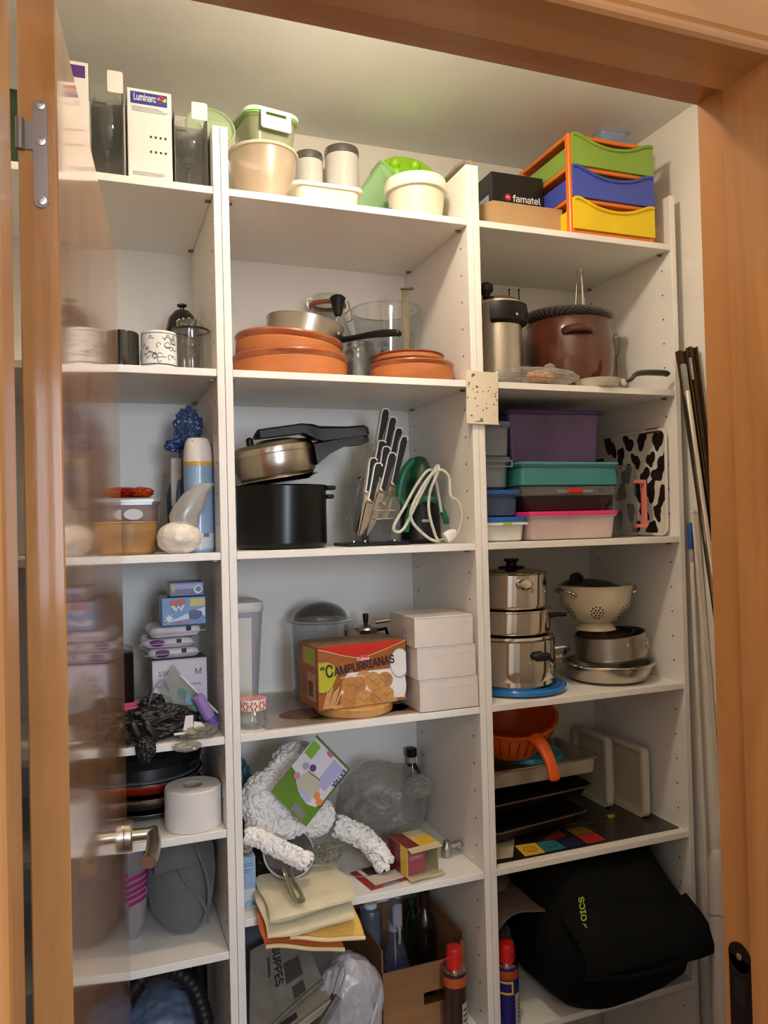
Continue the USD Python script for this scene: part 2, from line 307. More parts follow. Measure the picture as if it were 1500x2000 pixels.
# ================================================================== the shelving
SH = dict(A=2.2441, B=1.8676, C=1.4911, D=1.1166, LE=.9284, E=.7403, LF=.6837, G=.3642)
board = mat('white_melamine', C(242, 238, 230), .42, var=.012, scale=5, bump=.012, bscale=300)
hole_m = mat('peg_hole_dark', C(60, 50, 42), .8)
pin_m = mat('shelf_pin_metal', C(130, 118, 104), .4, .6)
def unit(label, x0, x1, rows, side):
    t = T('shelving_unit', label, 'shelving unit', (0, 0, 0))
    zt = 2.3713; tk = .0158
    for a, b in ((x0 - tk, x0), (x1, x1 + tk)):
        t.p('side_panel', b6(a + .0001, b - .0001, 0, .3865, 0.0, zt, .0008), board)
    t.p('back_panel', b6(x0 - tk, x1 + tk, .387, .395, .06, zt, .0005), board)
    for z in rows: t.p('shelf', b6(x0 + .0004, x1 - .0004, .0015, .3865, z - .0155, z, .0008), board)
    t.p('plinth', b6(x0, x1, .03, .045, 0, .06, .0008), board)
    hs, ps = [], []
    z = .28
    while z < 2.2:
        for y in (.037, .346):
            for x, s in ((x0, 1), (x1, -1)): hs.append(mv(disc(.0024, .0003, 8, .0001), x, y, z, ry=90 * s) if 0 else mv(mv(disc(.0024, .0004, 8, .0001), ry=90), x if s > 0 else x - .0004, y, z))
        z += .0635
    for z in rows:
        for y in (.037, .346):
            ps += [b6(x0, x0 + .012, y - .003, y + .003, z - .0205, z - .0156, .0008), b6(x1 - .012, x1, y - .003, y + .003, z - .0205, z - .0156, .0008)]
    t.p('peg_holes', cat(*hs), hole_m, kind='stuff'); t.p('shelf_pins', cat(*ps), pin_m, kind='stuff')
    return t
unit('left white shelving unit, half hidden behind the open door', -.580, -.0320, [SH[k] for k in ('A', 'B', 'C', 'D', 'LE', 'LF', 'G')], -1)
unit('middle white shelving unit, between the two double uprights', .0002, .548, [SH[k] for k in 'ABCDEG'], 0)
unit('right white shelving unit, next to the bare wall with leaning rails', .5802, 1.132, [SH[k] for k in 'ABCDEG'], 1)

# ================================================================== shared materials
glass = clear('clear_glass', (.97, .98, .97), .012, .02, fres=1.5)
glass2 = clear('thick_clear_glass', (.94, .96, .95), .03, .03, fres=1.55)
solid_glass = mat('solid_glass', (.72, .74, .74), .03, trans=1.0, ior=1.5, var=.0)
film = clear('clear_film', (.97, .97, .97), .015, .08, (.85, .86, .85), 1.35)
acryl = clear('clear_acrylic', (.95, .96, .96), .04, .04, (.8, .83, .85), 1.5)
milky = clear('frosted_plastic', (.88, .84, .78), .5, .25, C(228, 208, 182), 1.4)
milky_g = clear('frosted_green_plastic', (.80, .90, .74), .42, .2, C(205, 222, 180), 1.4)
card_w = mat('white_card', C(232, 226, 220), .6, var=.02, scale=20)
card_g = mat('grey_card', C(140, 134, 126), .8, var=.04, scale=12)
ink_blue = plas('ink_blue', (52, 52, 138), .5); ink_grey = plas('ink_grey', (165, 162, 175), .6); ink_dark = plas('ink_dark', (40, 38, 52), .6); ink_red = plas('ink_red', (190, 40, 38), .5)
ink_white = plas('ink_white', (238, 236, 230), .5); ink_yellow = plas('ink_yellow', (232, 196, 60), .5); ink_orange = plas('ink_orange', (224, 130, 60), .5); ink_purple = plas('ink_purple', (92, 50, 130), .5); ink_green = plas('ink_green', (96, 150, 50), .5)
black_p = mat('black_plastic', C(17, 16, 16), .42, var=.1, scale=20, spec=.3)
black_soft = mat('black_bakelite', C(24, 23, 23), .5, var=.1, scale=20, spec=.35)
chrome = mat('polished_steel', C(214, 206, 194), .10, 1.0, var=.02, scale=8, rvar=.03)
satin = mat('satin_steel', C(188, 180, 166), .26, 1.0, var=.05, scale=30, stretch=(1, 1, .15))
alu = mat('worn_aluminium', C(190, 186, 176), .38, 1.0, var=.08, scale=16)
white_p = plas('white_plastic', (232, 228, 220), .35); cream_p = plas('cream_plastic', (236, 226, 198), .4, sss=.2)
zA, zB, zC_, zD, zE, zG, zLE, zLF = SH['A'] + 2e-4, SH['B'] + 2e-4, SH['C'] + 2e-4, SH['D'] + 2e-4, SH['E'] + 2e-4, SH['G'] + 2e-4, SH['LE'] + 2e-4, SH['LF'] + 2e-4

# ================================================================== top shelf, left column: glass cartons
def wine_glass(label, x, y, z, h, rb, bowl):
    t = T('wine_glass', label, 'wine glass', (x, y, z), group=None)
    b = h - bowl
    t.p('bowl', lathe([(.003, b), (rb * .55, b + bowl * .12), (rb * .9, b + bowl * .32), (rb, b + bowl * .52), (rb * .92, b + bowl * .8), (rb * .8, h), (rb * .78, h), (rb * .89, b + bowl * .8), (rb * .96, b + bowl * .52), (rb * .86, b + bowl * .33), (rb * .5, b + bowl * .15), (0, b + bowl * .07)], 40), glass)
    t.p('bowl_base', lathe([(0, b - .012), (.004, b - .006), (rb * .30, b + bowl * .10), (rb * .26, b + bowl * .16), (0, b + bowl * .2)], 28), solid_glass)
    t.p('stem', lathe([(.0035, .006), (.0032, .02), (.003, b * .6), (.0035, b * .95), (.005, b)], 20), glass2)
    t.p('foot', lathe([(0, 0), (rb * .8, 0), (rb * .8, .0015), (.006, .005), (.0035, .008)], 36), glass2)
def carton_white(label, u0, u1, vt, ytop_u, brand=True):
    y = .022; x0, x1 = xu(u0, y, zA + .1), xu(u1, y, zA + .1); h = zv(vt, xu(ytop_u, y, zA + .2), y) - zA; w = x1 - x0
    t = T('glass_carton', label, 'carton', ((x0 + x1) / 2, y + .045, zA))
    t.p('carton_body', box(w, .09, h, .0012), card_w)
    f = -.0452
    if brand:
        lb = t.p('brand_label', flat(rect(-w * .42, w * .40, h - .031, h - .007), f), ink_blue)
        t.p('lettering', txt('Luminarc', .0135, -w * .36, h - .024, f - .0004, bold=True, maxw=w * .5), ink_white, of=lb)
        for k, (m_, a) in enumerate(((ink_yellow, .3), (ink_red, 1.5), (ink_orange, 2.7), (ink_purple, 4.0))): t.p('flower_petal', flat(ell(w * .28 + .0055 * cos(a), h - .0185 + .0055 * sin(a), .0042, .0042, 12), f - .0004), m_, of=lb)
        L = [rect(-w * .4, -w * .4 + q * w, h * a, h * a + .0012) for a, q in ((.80, .62), (.785, .7), (.77, .82), (.755, .78), (.10, .72), (.085, .74), (.07, .66), (.03, .5))]
        t.p('small_print', cat(*[flat(r, f) for r in L]), ink_grey, kind='stuff')
        t.p('pictogram', cat(*[flat(ell(w * (.02 + .11 * i), h * zq, .0022, .0026, 10), f) for zq in (.335, .495) for i in range(4)]), ink_dark, kind='stuff')
    else:
        t.p('brand_label', flat(rect(-w * .2, w * .42, h - .032, h - .008), f), ink_purple)
    return t
def carton_window(label, u0, u1, vt, gl, rb, bowl):
    y = .03; x0, x1 = xu(u0, y, zA + .1), xu(u1, y, zA + .1); h = zv(vt, x0, y) - zA; w = x1 - x0; d = .085; k = .0012
    t = T('window_carton', label, 'carton', ((x0 + x1) / 2, y + d / 2, zA))
    t.p('carton_body', cat(b6(-w / 2, w / 2, d / 2 - k, d / 2, 0, h * .93, .0004), b6(-w / 2, -w / 2 + k, -d / 2, d / 2 - k, 0, h * .9, .0004), b6(w / 2 - k, w / 2, -d / 2, d / 2 - k, 0, h * .9, .0004), b6(-w / 2 + k, w / 2 - k, -d / 2, d / 2 - k, 0, k, .0004)), card_g)
    t.p('window_film', b6(-w / 2 + k, w / 2 - k, -d / 2 - .0006, -d / 2, .001, h * .86, .0002), film)
    t.p('tab', mv(up(ext(sbox(w * .02, h * .80, w * .5, h * 1.0).buffer(-.004).buffer(.004), .0008)), y=-d / 2 - .0012), card_w)
    t.p('slot', flat(rect(-w * .38, w * .02, h * .875, h * .895), d / 2 - k - .0004), ink_dark)
    wine_glass(gl, (x0 + x1) / 2, y + d / 2, zA + k + .0002, h * .83, rb, bowl)
carton_white('tall white glassware carton with a purple label, mostly behind the open door', 96, 174, 121, 160, brand=False)
carton_window('tall grey window carton holding a stemmed glass, left of the blue-labelled carton', 177, 242, 131, 'stemmed glass in the tall window carton on the top left shelf', .031, .125)
carton_white('white glassware carton with a blue brand label and small print', 249, 336, 176, 290)
carton_window('short grey window carton holding a round wine glass, against the left upright', 341, 406, 193, 'round-bowled wine glass in the short window carton on the top left shelf', .0335, .095)
# things seen only through the slit between door and frame
yy = .06
for nm, lab, u, v, m_, hh in (('packet', 'red packet glimpsed through the slit behind the open door', -24, 0, plas('packet_red', (150, 42, 30), .5), .26), ('packet', 'dark green packet glimpsed through the slit behind the open door', 34, 0, plas('packet_green', (40, 62, 30), .5), .17)):
    t = T(nm, lab, 'packet', (xu(u, yy, zA + .1), yy + .03, zA)); t.p('packet_body', rrl([(.04, .05, .004, 0), (.045, .06, .006, .01), (.045, .06, .006, hh - .02), (.046, .02, .004, hh)]), m_); t.p('fold', b6(-.023, .023, -.004, .004, hh, hh + .012, .0008), m_)

# ================================================================== top shelf, middle column
# green-tinted lid leaning over the double upright
t = T('bowl_cover', 'pale translucent green round lid standing on top of the left double upright', 'lid', (-.016, .13, 2.3716), (0, 0, 0))
t.p('lid_disc', mv(mv(lathe([(0, 0), (.046, 0), (.05, .004), (.053, .004), (.053, .010), (.05, .010), (.047, .006), (0, .004)], 40), rx=74), 0, 0, .0535), milky_g)
t.p('rim_ring', mv(mv(tube([(.0535 * cos(a), .0535 * sin(a), .007) for a in np.linspace(0, 2 * pi, 40, endpoint=False)], .0022, 6, True), rx=74), 0, 0, .0535), milky_g)
x, r = circ(448, 582, .155, zA + .07)
t = T('frosted_bowl', 'frosted round plastic bowl under the green-sealed snap box', 'bowl', (x, .155, zA))
hb = zv(304, x, .155) - zA
t.p('bowl_body', lathe([(0, 0), (r * .62, 0), (r * .72, .006), (r * .88, hb * .45), (r * .96, hb * .8), (r * .97, hb - .006), (r * 1.0, hb - .005), (r * 1.0, hb), (r * .945, hb), (r * .93, hb * .8), (r * .84, hb * .42), (r * .6, .004), (0, .004)], 44), milky)
t.p('rim_ring', tube([(r * cos(a), r * sin(a), hb - .004) for a in np.linspace(0, 2 * pi, 44, endpoint=False)], .0035, 6, True), cream_p)
t = T('snap_box', 'clear food box with a white lid, green seal and snap clip', 'food box', (x + .004, .155, zA + hb + .0004), (0, 0, 10))
w = r * 1.62; hs = zv(246, x, .155) - zA - hb
t.p('box_body', rrl([(w * .78, w * .78, .02, 0), (w * .86, w * .86, .026, .006), (w * .97, w * .97, .03, hs * .8), (w * 1.02, w * 1.02, .03, hs * .82), (w * 1.02, w * 1.02, .03, hs * .9), (w * .94, w * .94, .028, hs * .9), (w * .84, w * .84, .024, .008), (w * .76, w * .76, .02, .003)]), clear('snap_box_plastic', (.92, .93, .88), .22, .12, C(225, 222, 190), 1.4))
t.p('seal', rrl([(w * 1.0, w * 1.0, .03, hs * .90), (w * 1.03, w * 1.03, .03, hs * .91), (w * 1.03, w * 1.03, .03, hs * .96), (w * 1.0, w * 1.0, .03, hs * .97)]), plas('lime_seal', (120, 205, 70), .4))
lid = t.p('lid', rrl([(w * 1.06, w * 1.06, .032, hs * .97), (w * 1.07, w * 1.07, .032, hs * 1.08), (w * 1.02, w * 1.02, .03, hs * 1.13), (w * .8, w * .8, .025, hs * 1.14), (w * .74, w * .74, .022, hs * 1.2), (w * .6, w * .6, .02, hs * 1.21)]), plas('white_lid', (240, 238, 226), .35))
cl = sbox(-w * .27, hs * .42, w * .27, hs * 1.02).buffer(-.004).buffer(.006).difference(sbox(-w * .19, hs * .82, w * .19, hs * .92).buffer(-.002).buffer(.002))
for a in (0, 180): t.p('clip', mv(mv(up(ext(cl, .004)), y=-w * .54), rz=a), white_p, of=lid)
for u0, u1, v0, lab in ((577, 633, 303, 'smaller white canister with a grey lid on the top shelf'), (636, 704, 294, 'taller white canister with a grey lid on the top shelf')):
    x, r = circ(u0, u1, .30, zA + .1); h = zv(v0, x, .30) - zA
    t = T('canister', lab, 'canister', (x, .30, zA))
    t.p('can_body', lathe([(0, 0), (r * .94, 0), (r * .97, .003), (r * .97, h - .021), (0, h - .021)], 40), white_p)
    t.p('lid', lathe([(r * .9, h - .0208), (r, h - .02), (r, h - .006), (r * .96, h - .001), (r * .9, h), (r * .86, h - .002), (0, h - .002)], 40), plas('grey_metal_lid', (150, 146, 144), .28, metal=.85))
y = .03; x0, x1 = xu(572, y, zA + .03), xu(712, y, zA + .03); w = x1 - x0; h = zv(359, (x0 + x1) / 2, y) - zA
t = T('cream_tub', 'cream rectangular plastic tub in front of the two canisters', 'tub', ((x0 + x1) / 2, y + .035, zA))
t.p('tub_body', rrl([(w * .78, .055, .015, 0), (w * .84, .062, .018, .004), (w * .9, .068, .02, h - .009), (0.9 * w, .068, .02, h - .009)]), cream_p)
t.p('lid', lidm(w, .076, .009, .02).apply_translation((0, 0, h - .0088)), plas('ivory_lid', (238, 230, 206), .4))
# lime ball mould tray, on a tilted green tub
lime = plas('lime_silicone', (150, 208, 40), .4)
xg, rg = circ(740, 843, .225, zA + .1); zt = zv(330, xg, .225)
xl_ = xu(714, .21, zA + .085)
t = T('green_tub', 'translucent green tub lying tilted beside the cream bowl', 'tub', (xl_ - .019, .214, zA + .0375), (0, 38, 0))
t.p('tub_body', tub(.12, .09, .155, .018, taper=.90), clear('green_tub_plastic', (.82, .93, .80), .42, .2, C(172, 210, 158), 1.4))
t.p('foot_ring', rrl([(.046, .05, .014, -.003), (.05, .055, .016, 0.0)]), clear('green_tub_plastic'))
t = T('blue_dish', 'small blue dish lying under the tilted green tub', 'dish', (xu(752, .04, zA), .045, zA)); t.p('lid_disc', lidm(.036, .04, .012, .01), plas('mid_blue', (40, 84, 180), .4)); t.p('grip', b6(-.01, .01, -.002, .002, .009, .016, .001), plas('mid_blue', (40, 84, 180), .4))
t = T('ball_mould', 'lime green silicone mould with round balls resting on the tilted green tub', 'mould', (xg, .235, zt - .040))
for dz, k_ in ((-.010, 1.0), (.012, .96)):
    t.p('tray', mv(mv(lathe([(0, 0), (rg * .98, 0), (rg * 1.08, .003), (rg * 1.08, .007), (rg * .96, .007), (0, .005)], 36, k_, 1), rx=52, ry=-10), .006 if dz > 0 else 0, -dz * 1.2, .022 + dz * .4), lime)
for i in range(4):
    a = 2 * pi * i / 4 + .5; t.p('ball', mv(mv(trimesh.creation.icosphere(2, .0145), rg * .56 * cos(a), rg * .5 * sin(a), .010), rx=52, ry=-10, z=.026, y=-.014), lime)
x, r = circ(757, 881, .086, zA + .04); h = zv(357, x, .086) - zA
t = T('cream_bowl', 'round cream bowl with a fitted lid at the right of the top middle shelf', 'bowl', (x - .008, .086, zA))
t.p('bowl_body', lathe([(0, 0), (r * .7, 0), (r * .78, .005), (r * .86, h * .4), (r * .9, h * .72), (r * .88, h * .74), (0, h * .74)], 44), cream_p)
t.p('lid', lathe([(r * .9, h * .70), (r * .99, h * .70), (r, h * .72), (r, h * .86), (r * .95, h * .97), (r * .86, h), (r * .8, h * .985), (0, h * .985)], 44), plas('cream_lid', (240, 234, 212), .38))
# folded grey cord over the second upright
zp = 2.3713
t = T('grey_strap', 'worn grey strap draped over the top of the second upright', 'strap', (.5563, .17, zp + .0012))
pth = smoothp([(-.004, .14, .0075), (-.002, .02, .009), (0, -.08, .013), (.005, -.118, .019), (.016, -.134, .020), (.026, -.138, .016)], 6)
t.p('strap_band', tube(pth, .0095, 10, flat=.7), mat('grey_rubber', C(150, 140, 118), .6, var=.15, scale=40)); t.p('strap_end', mv(box(.014, .012, .008, .003), .028, -.139, .011), mat('grey_rubber', None))

# ================================================================== top shelf, right column
y = .05; x0, x1 = xu(964, y, zA + .03), xu(1099, y, zA + .03); w = x1 - x0; h = zv(391, x0, y) - zA; d = .16; k = .0025
kraft = mat('kraft_card', C(186, 150, 104), .75, var=.06, scale=10)
xa = .5815 + .004
t = T('cardboard_tray', 'tan open cardboard box under the black box on the top right shelf', 'cardboard box', ((xa + x1) / 2, y + d / 2, zA)); w = x1 - xa
c1 = max(.004, x0 - xa)
body = [(-w / 2 + c1, -d / 2), (w / 2, -d / 2), (w / 2, d / 2), (-w / 2, d / 2), (-w / 2, -d / 2 + .11)]
t.p('box_wall', mv(ext(Polygon(body).difference(Polygon(body).buffer(-k)), h)), kraft); t.p('box_floor', ext(Polygon(body).buffer(-k), k), kraft)
y2 = .115; xb0, xb1 = xu(961, y2, zA + .08), xu(1062, y2, zA + .08); h2 = zv(334, xb0, y2) - zA
t = T('black_box', 'glossy black product box with white lettering standing in the cardboard box', 'box', ((xb0 + xb1) / 2, y2 + .045, zA + k + .0004)); w2 = xb1 - xb0
t.p('box_body', box(w2, .09, h2 - k, .0012), mat('black_print_card', C(30, 26, 26), .35, var=.1, scale=10)); f = -.0452; hz = h2 - k; zt_ = zv(388, xb0, y2) - zA - k
t.p('lettering', txt('famatel', .0165, -w2 * .10, zt_, f, bold=True, maxw=w2 * .54), ink_white)
t.p('red_dot', flat(ell(-w2 * .19, zt_ + .009, .0085, .0085), f), plas('logo_red', (205, 45, 50), .4)); t.p('logo_mark', txt('fm', .005, -w2 * .19 - .005, zt_ + .007, f - .0004, bold=True), ink_white)
t.p('underline', flat(rect(-w2 * .1, w2 * .45, zt_ - .006, zt_ - .005), f), ink_red)
t.p('swirl', mv(tube(smoothp([(-.044, 0, .045), (-.038, 0, .062), (-.03, 0, .054), (-.024, 0, .068), (-.012, 0, .072)], 5), .0007, 6), 0, f, zt_ - .05), plas('dark_red_print', (110, 40, 50), .5))
t.p('side_label', mv(b6(-.0003, 0, -.03, .02, zt_ - .03, zt_ + .016, .0001), -w2 / 2, 0, 0), plas('label_blue_white', (190, 205, 215), .5))
# drawer tower
org = plas('orange_plastic', (240, 122, 30), .35); x0, x1 = xu(1112, 0.005, zA + .1), xu(1277, 0.005, zA + .1); w = x1 - x0; h = zv(258, x0, .005) - zA; d = .235
t = T('drawer_tower', 'orange plastic tower with green, blue and yellow drawers', 'drawer tower', ((x0 + x1) / 2, .005 + d / 2, zA)); p_ = .016; hh = (h - .010) / 3
fr = t.p('frame', cat(*[b6(sx * (w / 2 - p_ / 2) - p_ / 2 * 1, sx * (w / 2 - p_ / 2) + p_ / 2, sy * (d / 2 - p_ / 2) - p_ / 2, sy * (d / 2 - p_ / 2) + p_ / 2, 0, h, .002) for sx in (-1, 1) for sy in (-1, 1)],
    *[b6(-w / 2 + .001, w / 2 - .001, -d / 2 + .001, d / 2 - .001, zq, zq + .010, .002) for zq in (0, hh, 2 * hh, h - .010)]), org)
for k_, (nm, rgb) in enumerate((('yellow', (240, 205, 20)), ('blue', (70, 84, 180)), ('green', (140, 172, 66)))):
    z0 = k_ * hh + .0105; m_ = plas(nm + '_drawer_plastic', rgb, .38); fw, fh = w - .010, hh - .003
    top = [(-fw / 2 + .002, fh)] + [(fw / 2 * q, fh - .003 - .023 * (cos(pi * q / 1.5) if abs(q) < .75 else 0) ** .7) for q in np.linspace(-.74, .74, 15)] + [(fw / 2 - .002, fh)]
    fpoly = [(-fw / 2, 0), (fw / 2, 0), (fw / 2, fh)] + top[::-1] + [(-fw / 2, fh)]
    dr = t.p('drawer', cat(mv(up(ext(Polygon(fpoly).buffer(0), .004)), .003, -d / 2 - .0005, z0), b6(-w / 2 + .003, w / 2 - .003, -d / 2 + .001, d / 2 - .004, z0, z0 + hh * .62, .002)), m_, label=nm + ' drawer')
    pts = [(a + .003, -d / 2 - .006, b + z0) for a, b in [(-fw / 2 + .003, fh - .002), (-fw / 2 + .02, fh - .002)] + top[3:-3] + [(fw / 2 - .02, fh - .002), (fw / 2 - .003, fh - .002)]]
    t.p('drawer_lip', tube(smoothp(pts, 3), .0042, 8), m_, of=dr)
xt = xu(1163, .1, zA + h); t = T('clear_tray', 'small clear blue-tinted plastic tray lying on the orange drawer tower', 'tray', (xt + .004, .046, zA + h + .0003), (0, 0, -3))
t.p('tray_body', tub(.088, .07, .036, .01), clear('blue_tint_plastic', (.80, .86, .92), .28, .1, C(170, 185, 205), 1.4)); t.p('leaflet', b6(-.033, .033, -.022, .022, .003, .026, .0008), plas('pale_blue_paper', (150, 175, 205), .6))

# ================================================================== second shelf, left column
x, r = circ(198, 272, .075, zB + .04); h = zv(643, x, .075 - r) - zB
def mug(label, x, y, r, h, m_, side=1):
    t = T('mug', label, 'mug', (x, y, zB))
    t.p('mug_body', lathe([(0, 0), (r * .92, 0), (r * .97, .003), (r, .008), (r, h - .002), (r * .97, h), (r * .92, h - .002), (r * .91, .008), (0, .006)], 44), m_)
    t.p('handle', mv(tube(smoothp([(0, 0, h * .8), (.016, 0, h * .82), (.026, 0, h * .6), (.022, 0, h * .34), (0, 0, h * .22)], 6), .0045, 8), side * .0, 0, 0).apply_transform(trimesh.transformations.rotation_matrix(rad(120 * side), (0, 0, 1))).apply_translation((-r * .5 * side * 0 + r * cos(rad(120 * side)) * .96, r * sin(rad(120 * side)) * .96, 0)), m_)
    return t
t = mug('plain glossy black mug beside the open door', x, .075, r, h, mat('black_glaze', C(34, 36, 32), .12, var=.05, coat=.4))
x, r = circ(275, 346, .065, zB + .04); h = zv(644, x, .065 - r) - zB
t = mug('white mug covered in black line drawings', x, .065, r, h, plas('white_glaze', (236, 236, 230), .15, coat=.4))
rng = np.random.RandomState(5)
def wrap(pts, rr0):                     # a flat drawing (arc length, z) laid round a cylinder
    return [(rr0 * sin(a / rr0), -rr0 * cos(a / rr0), z) for a, z in pts]
lines = []
for z in (h * .12, h * .14, h * .93): lines.append([(a, z) for a in np.linspace(-.05, .05, 24)])
for k in range(16):
    a, z, w_ = rng.uniform(-.04, .035), rng.uniform(h * .22, h * .86), rng.uniform(.008, .02)
    lines.append(smoothp([(a, z, 0), (a + w_ * .3, z + rng.uniform(-.006, .008), 0), (a + w_ * .6, z + rng.uniform(-.006, .008), 0), (a + w_, z + rng.uniform(-.004, .004), 0)], 4)[:, :2])
for k in range(7):
    a, z, q = rng.uniform(-.035, .035), rng.uniform(h * .3, h * .75), rng.uniform(.003, .007); lines.append([(a + q * cos(s), z + q * sin(s)) for s in np.linspace(0, rng.uniform(3.5, 6.2), 14)])
t.p('line_drawing', cat(*[tube(wrap(l, r + .0002), .00055, 5) for l in lines]), ink_dark, kind='stuff')
# glass jar with a domed lid
x, r = circ(347, 413, .085, zB + .04); h = zv(641, x, .085 - r) - zB
x = min(x, -.0335 - r * 1.14)
t = T('lidded_jar', 'clear glass jar with a brown-rimmed domed lid next to the drawn-on mug', 'jar', (x, .085, zB))
t.p('jar_body', lathe([(0, 0), (r * .8, 0), (r * .92, .004), (r * .95, h * .5), (r, h - .008), (r * 1.08, h), (r * 1.0, h), (r * .92, h - .008), (r * .88, h * .5), (r * .8, .008), (0, .006)], 40), glass)
brown_g = clear('brown_glass', (.42, .30, .18), .3, .04, C(60, 40, 24), 1.5)
t.p('rim_ring', tube([(r * 1.08 * cos(a), r * 1.08 * sin(a), h + .002) for a in np.linspace(0, 2 * pi, 40, endpoint=False)], .0025, 6, True), brown_g)
ld = t.p('lid', lathe([(r * 1.02, h + .003), (r * .85, h + .008), (r * .82, h + .018), (r * .6, h + .024), (0, h + .025)], 40), glass2)
t.p('bead_ring', cat(*[mv(trimesh.creation.icosphere(1, .0022), r * .78 * cos(a), r * .78 * sin(a), h + .022) for a in np.linspace(0, 2 * pi, 14, endpoint=False)]), chrome, of=ld, kind='stuff')
x, r = circ(325, 396, .20, zB + .1); h = zv(586, x, .20) - zB; x = min(x, -.034 - r)
t = T('smoked_glass_pot', 'dark smoked glass pot with an amber belly and round knob behind the jar', 'pot', (x, .235, zB))
t.p('pot_body', lathe([(0, 0), (r * .7, 0), (r * .85, .01), (r * .97, h * .35), (r * .98, h * .55), (r * .9, h * .55), (0, h * .54)], 40), clear('amber_glass', (.55, .42, .2), .35, .05, C(120, 92, 44), 1.5))
ld = t.p('lid', lathe([(r, h * .56), (r * .98, h * .66), (r * .8, h * .82), (r * .45, h * .91), (r * .2, h * .93), (0, h * .93)], 40), mat('smoked_glass', C(38, 34, 28), .08, coat=.5, var=.1))
t.p('knob', lathe([(.004, h * .93), (.005, h * .955), (.0115, h * .97), (.0115, h * .99), (.008, h), (0, h)], 24), mat('smoked_glass'), of=ld)

# ================================================================== second shelf, middle column
terra = mat('terracotta', C(196, 120, 62), .6, var=.09, scale=9, col2=C(176, 98, 46), bump=.05, bscale=60, stretch=(1, 1, 3))
terra_g = mat('terracotta_glaze', C(172, 94, 50), .25, var=.08, scale=8, col2=C(138, 68, 36), coat=.5)
def cazuela(label, loc, r, h, rot=(0, 0, 0)):
    t = T('clay_dish', label, 'clay dish', loc, rot)
    t.p('dish_body', lathe([(0, 0), (r * .86, 0), (r * .92, .005), (r * .965, h * .35), (r * .97, h * .72), (r * .955, h * .76)], 56), terra)
    t.p('glazed_rim', lathe([(r * .955, h * .76), (r * .985, h * .84), (r * 1.0, h * .93), (r * .985, h), (r * .95, h), (r * .92, h * .9), (r * .9, h * .5), (r * .86, .01), (0, .008)], 56), terra_g)
    return t
x, r = circ(451, 682, .17, zB + .04); h = zv(667, x, .17) - zB
h = .064
cazuela('large terracotta dish at the bottom of its stack, standing on the shelf', (x, .17, zB), r, h)
cazuela('large terracotta dish tilted on top of another one, holding a steel pan', (x - .006, .172, zB + h * .62), r * .93, .066, (0, 5.0, 0))
xp, rp = circ(513, 668, .19, zB + .15)
t = T('saucepan', 'shallow steel pan with a black handle lying on the terracotta dishes', 'pan', (xp, .19, zB + .110), (0, 10, 0))
t.p('pan_body', lathe([(0, 0), (rp * .9, 0), (rp * .95, .004), (rp * .985, .04), (rp * 1.0, .043), (rp * 1.0, .045), (rp * .96, .043), (rp * .94, .006), (0, .004)], 52), satin)
t.p('handle', tube(smoothp([(rp * .95, -.02, .024), (rp * 1.1, -.045, .024), (rp * 1.5, -.10, .030), (rp * 1.86, -.148, .030), (rp * 1.95, -.16, .026)], 6), [.011, .009, .0095, .012, .0105, .008], 12, flat=.7), black_soft)
t.p('rivet', mv(disc(.004, .002, 12), rp * .7, -rp * .66, .024, rx=90), chrome)
x, r = circ(592, 690, .318, zB + .2); h = zv(577, x, .318) - zB
t = T('clip_top_jar', 'tall glass clip-top jar with an orange rubber seal', 'jar', (x, .320, zB))
t.p('jar_body', lathe([(0, 0), (r * .95, 0), (r, .01), (r, h * .62), (r * .9, h * .74), (r * .68, h * .84), (r * .68, h * .88), (r * .6, h * .88), (r * .6, h * .84), (r * .94, h * .6), (r * .94, .012), (0, .01)], 40), glass)
t.p('rubber_seal', lathe([(r * .55, h * .885), (r * .74, h * .885), (r * .74, h * .915), (r * .55, h * .915)], 36), plas('orange_rubber', (176, 98, 44), .6))
t.p('glass_lid', lathe([(r * .55, h * .92), (r * .72, h * .92), (r * .72, h * .95), (r * .6, h * .99), (0, h)], 36), glass2)
t.p('wire_clip', tube(smoothp([(-r * .7, 0, h * .83), (-r * .86, -.004, h * .9), (-r * .84, -.006, h * .95), (-r * .6, -.01, h * .92), (-r * .8, -.012, h * .82)], 6), .0016, 6), chrome); t.p('wire_clip', tube(smoothp([(r * .7, 0, h * .83), (r * .9, -.004, h * .88), (r * .8, -.01, h * .95), (r * .95, -.012, h * .78), (r * .7, -.012, h * .74)], 6), .0016, 6), chrome)
x = xu(660, .235, zB + .2); zm = zB + .158
t = T('masher', 'kitchen tool with a black bulb grip and bent wire standing behind the steel pan', 'kitchen tool', (x, .235, zm))
ht = zv(578, x, .235) - zm
t.p('grip', lathe([(.007, ht - .05), (.010, ht - .046), (.016, ht - .02), (.020, ht - .006), (.014, ht), (0, ht)], 28), black_soft); t.p('wire', tube(smoothp([(0, 0, ht - .048), (-.006, 0, ht - .066), (-.016, 0, ht - .078), (-.022, -.004, .012), (-.024, -.006, .003)], 6), .0028, 8), chrome)
x, r = circ(690, 831, .27, zB + .17); h = zv(603, x, .27) - zB
t = T('glass_funnel_bowl', 'large clear glass bowl with flared sides at the back of the second shelf', 'bowl', (x, .292, zB))
t.p('bowl_wall', lathe([(0, 0), (r * .55, 0), (r * .62, .01), (r * .72, h * .3), (r * .92, h * .8), (r, h), (r * .97, h), (r * .89, h * .8), (r * .69, h * .3), (r * .58, .014), (0, .012)], 48), glass)
t.p('rim_ring', tube([(r * .985 * cos(a), r * .985 * sin(a), h) for a in np.linspace(0, 2 * pi, 48, endpoint=False)], .0016, 6, True), glass2)
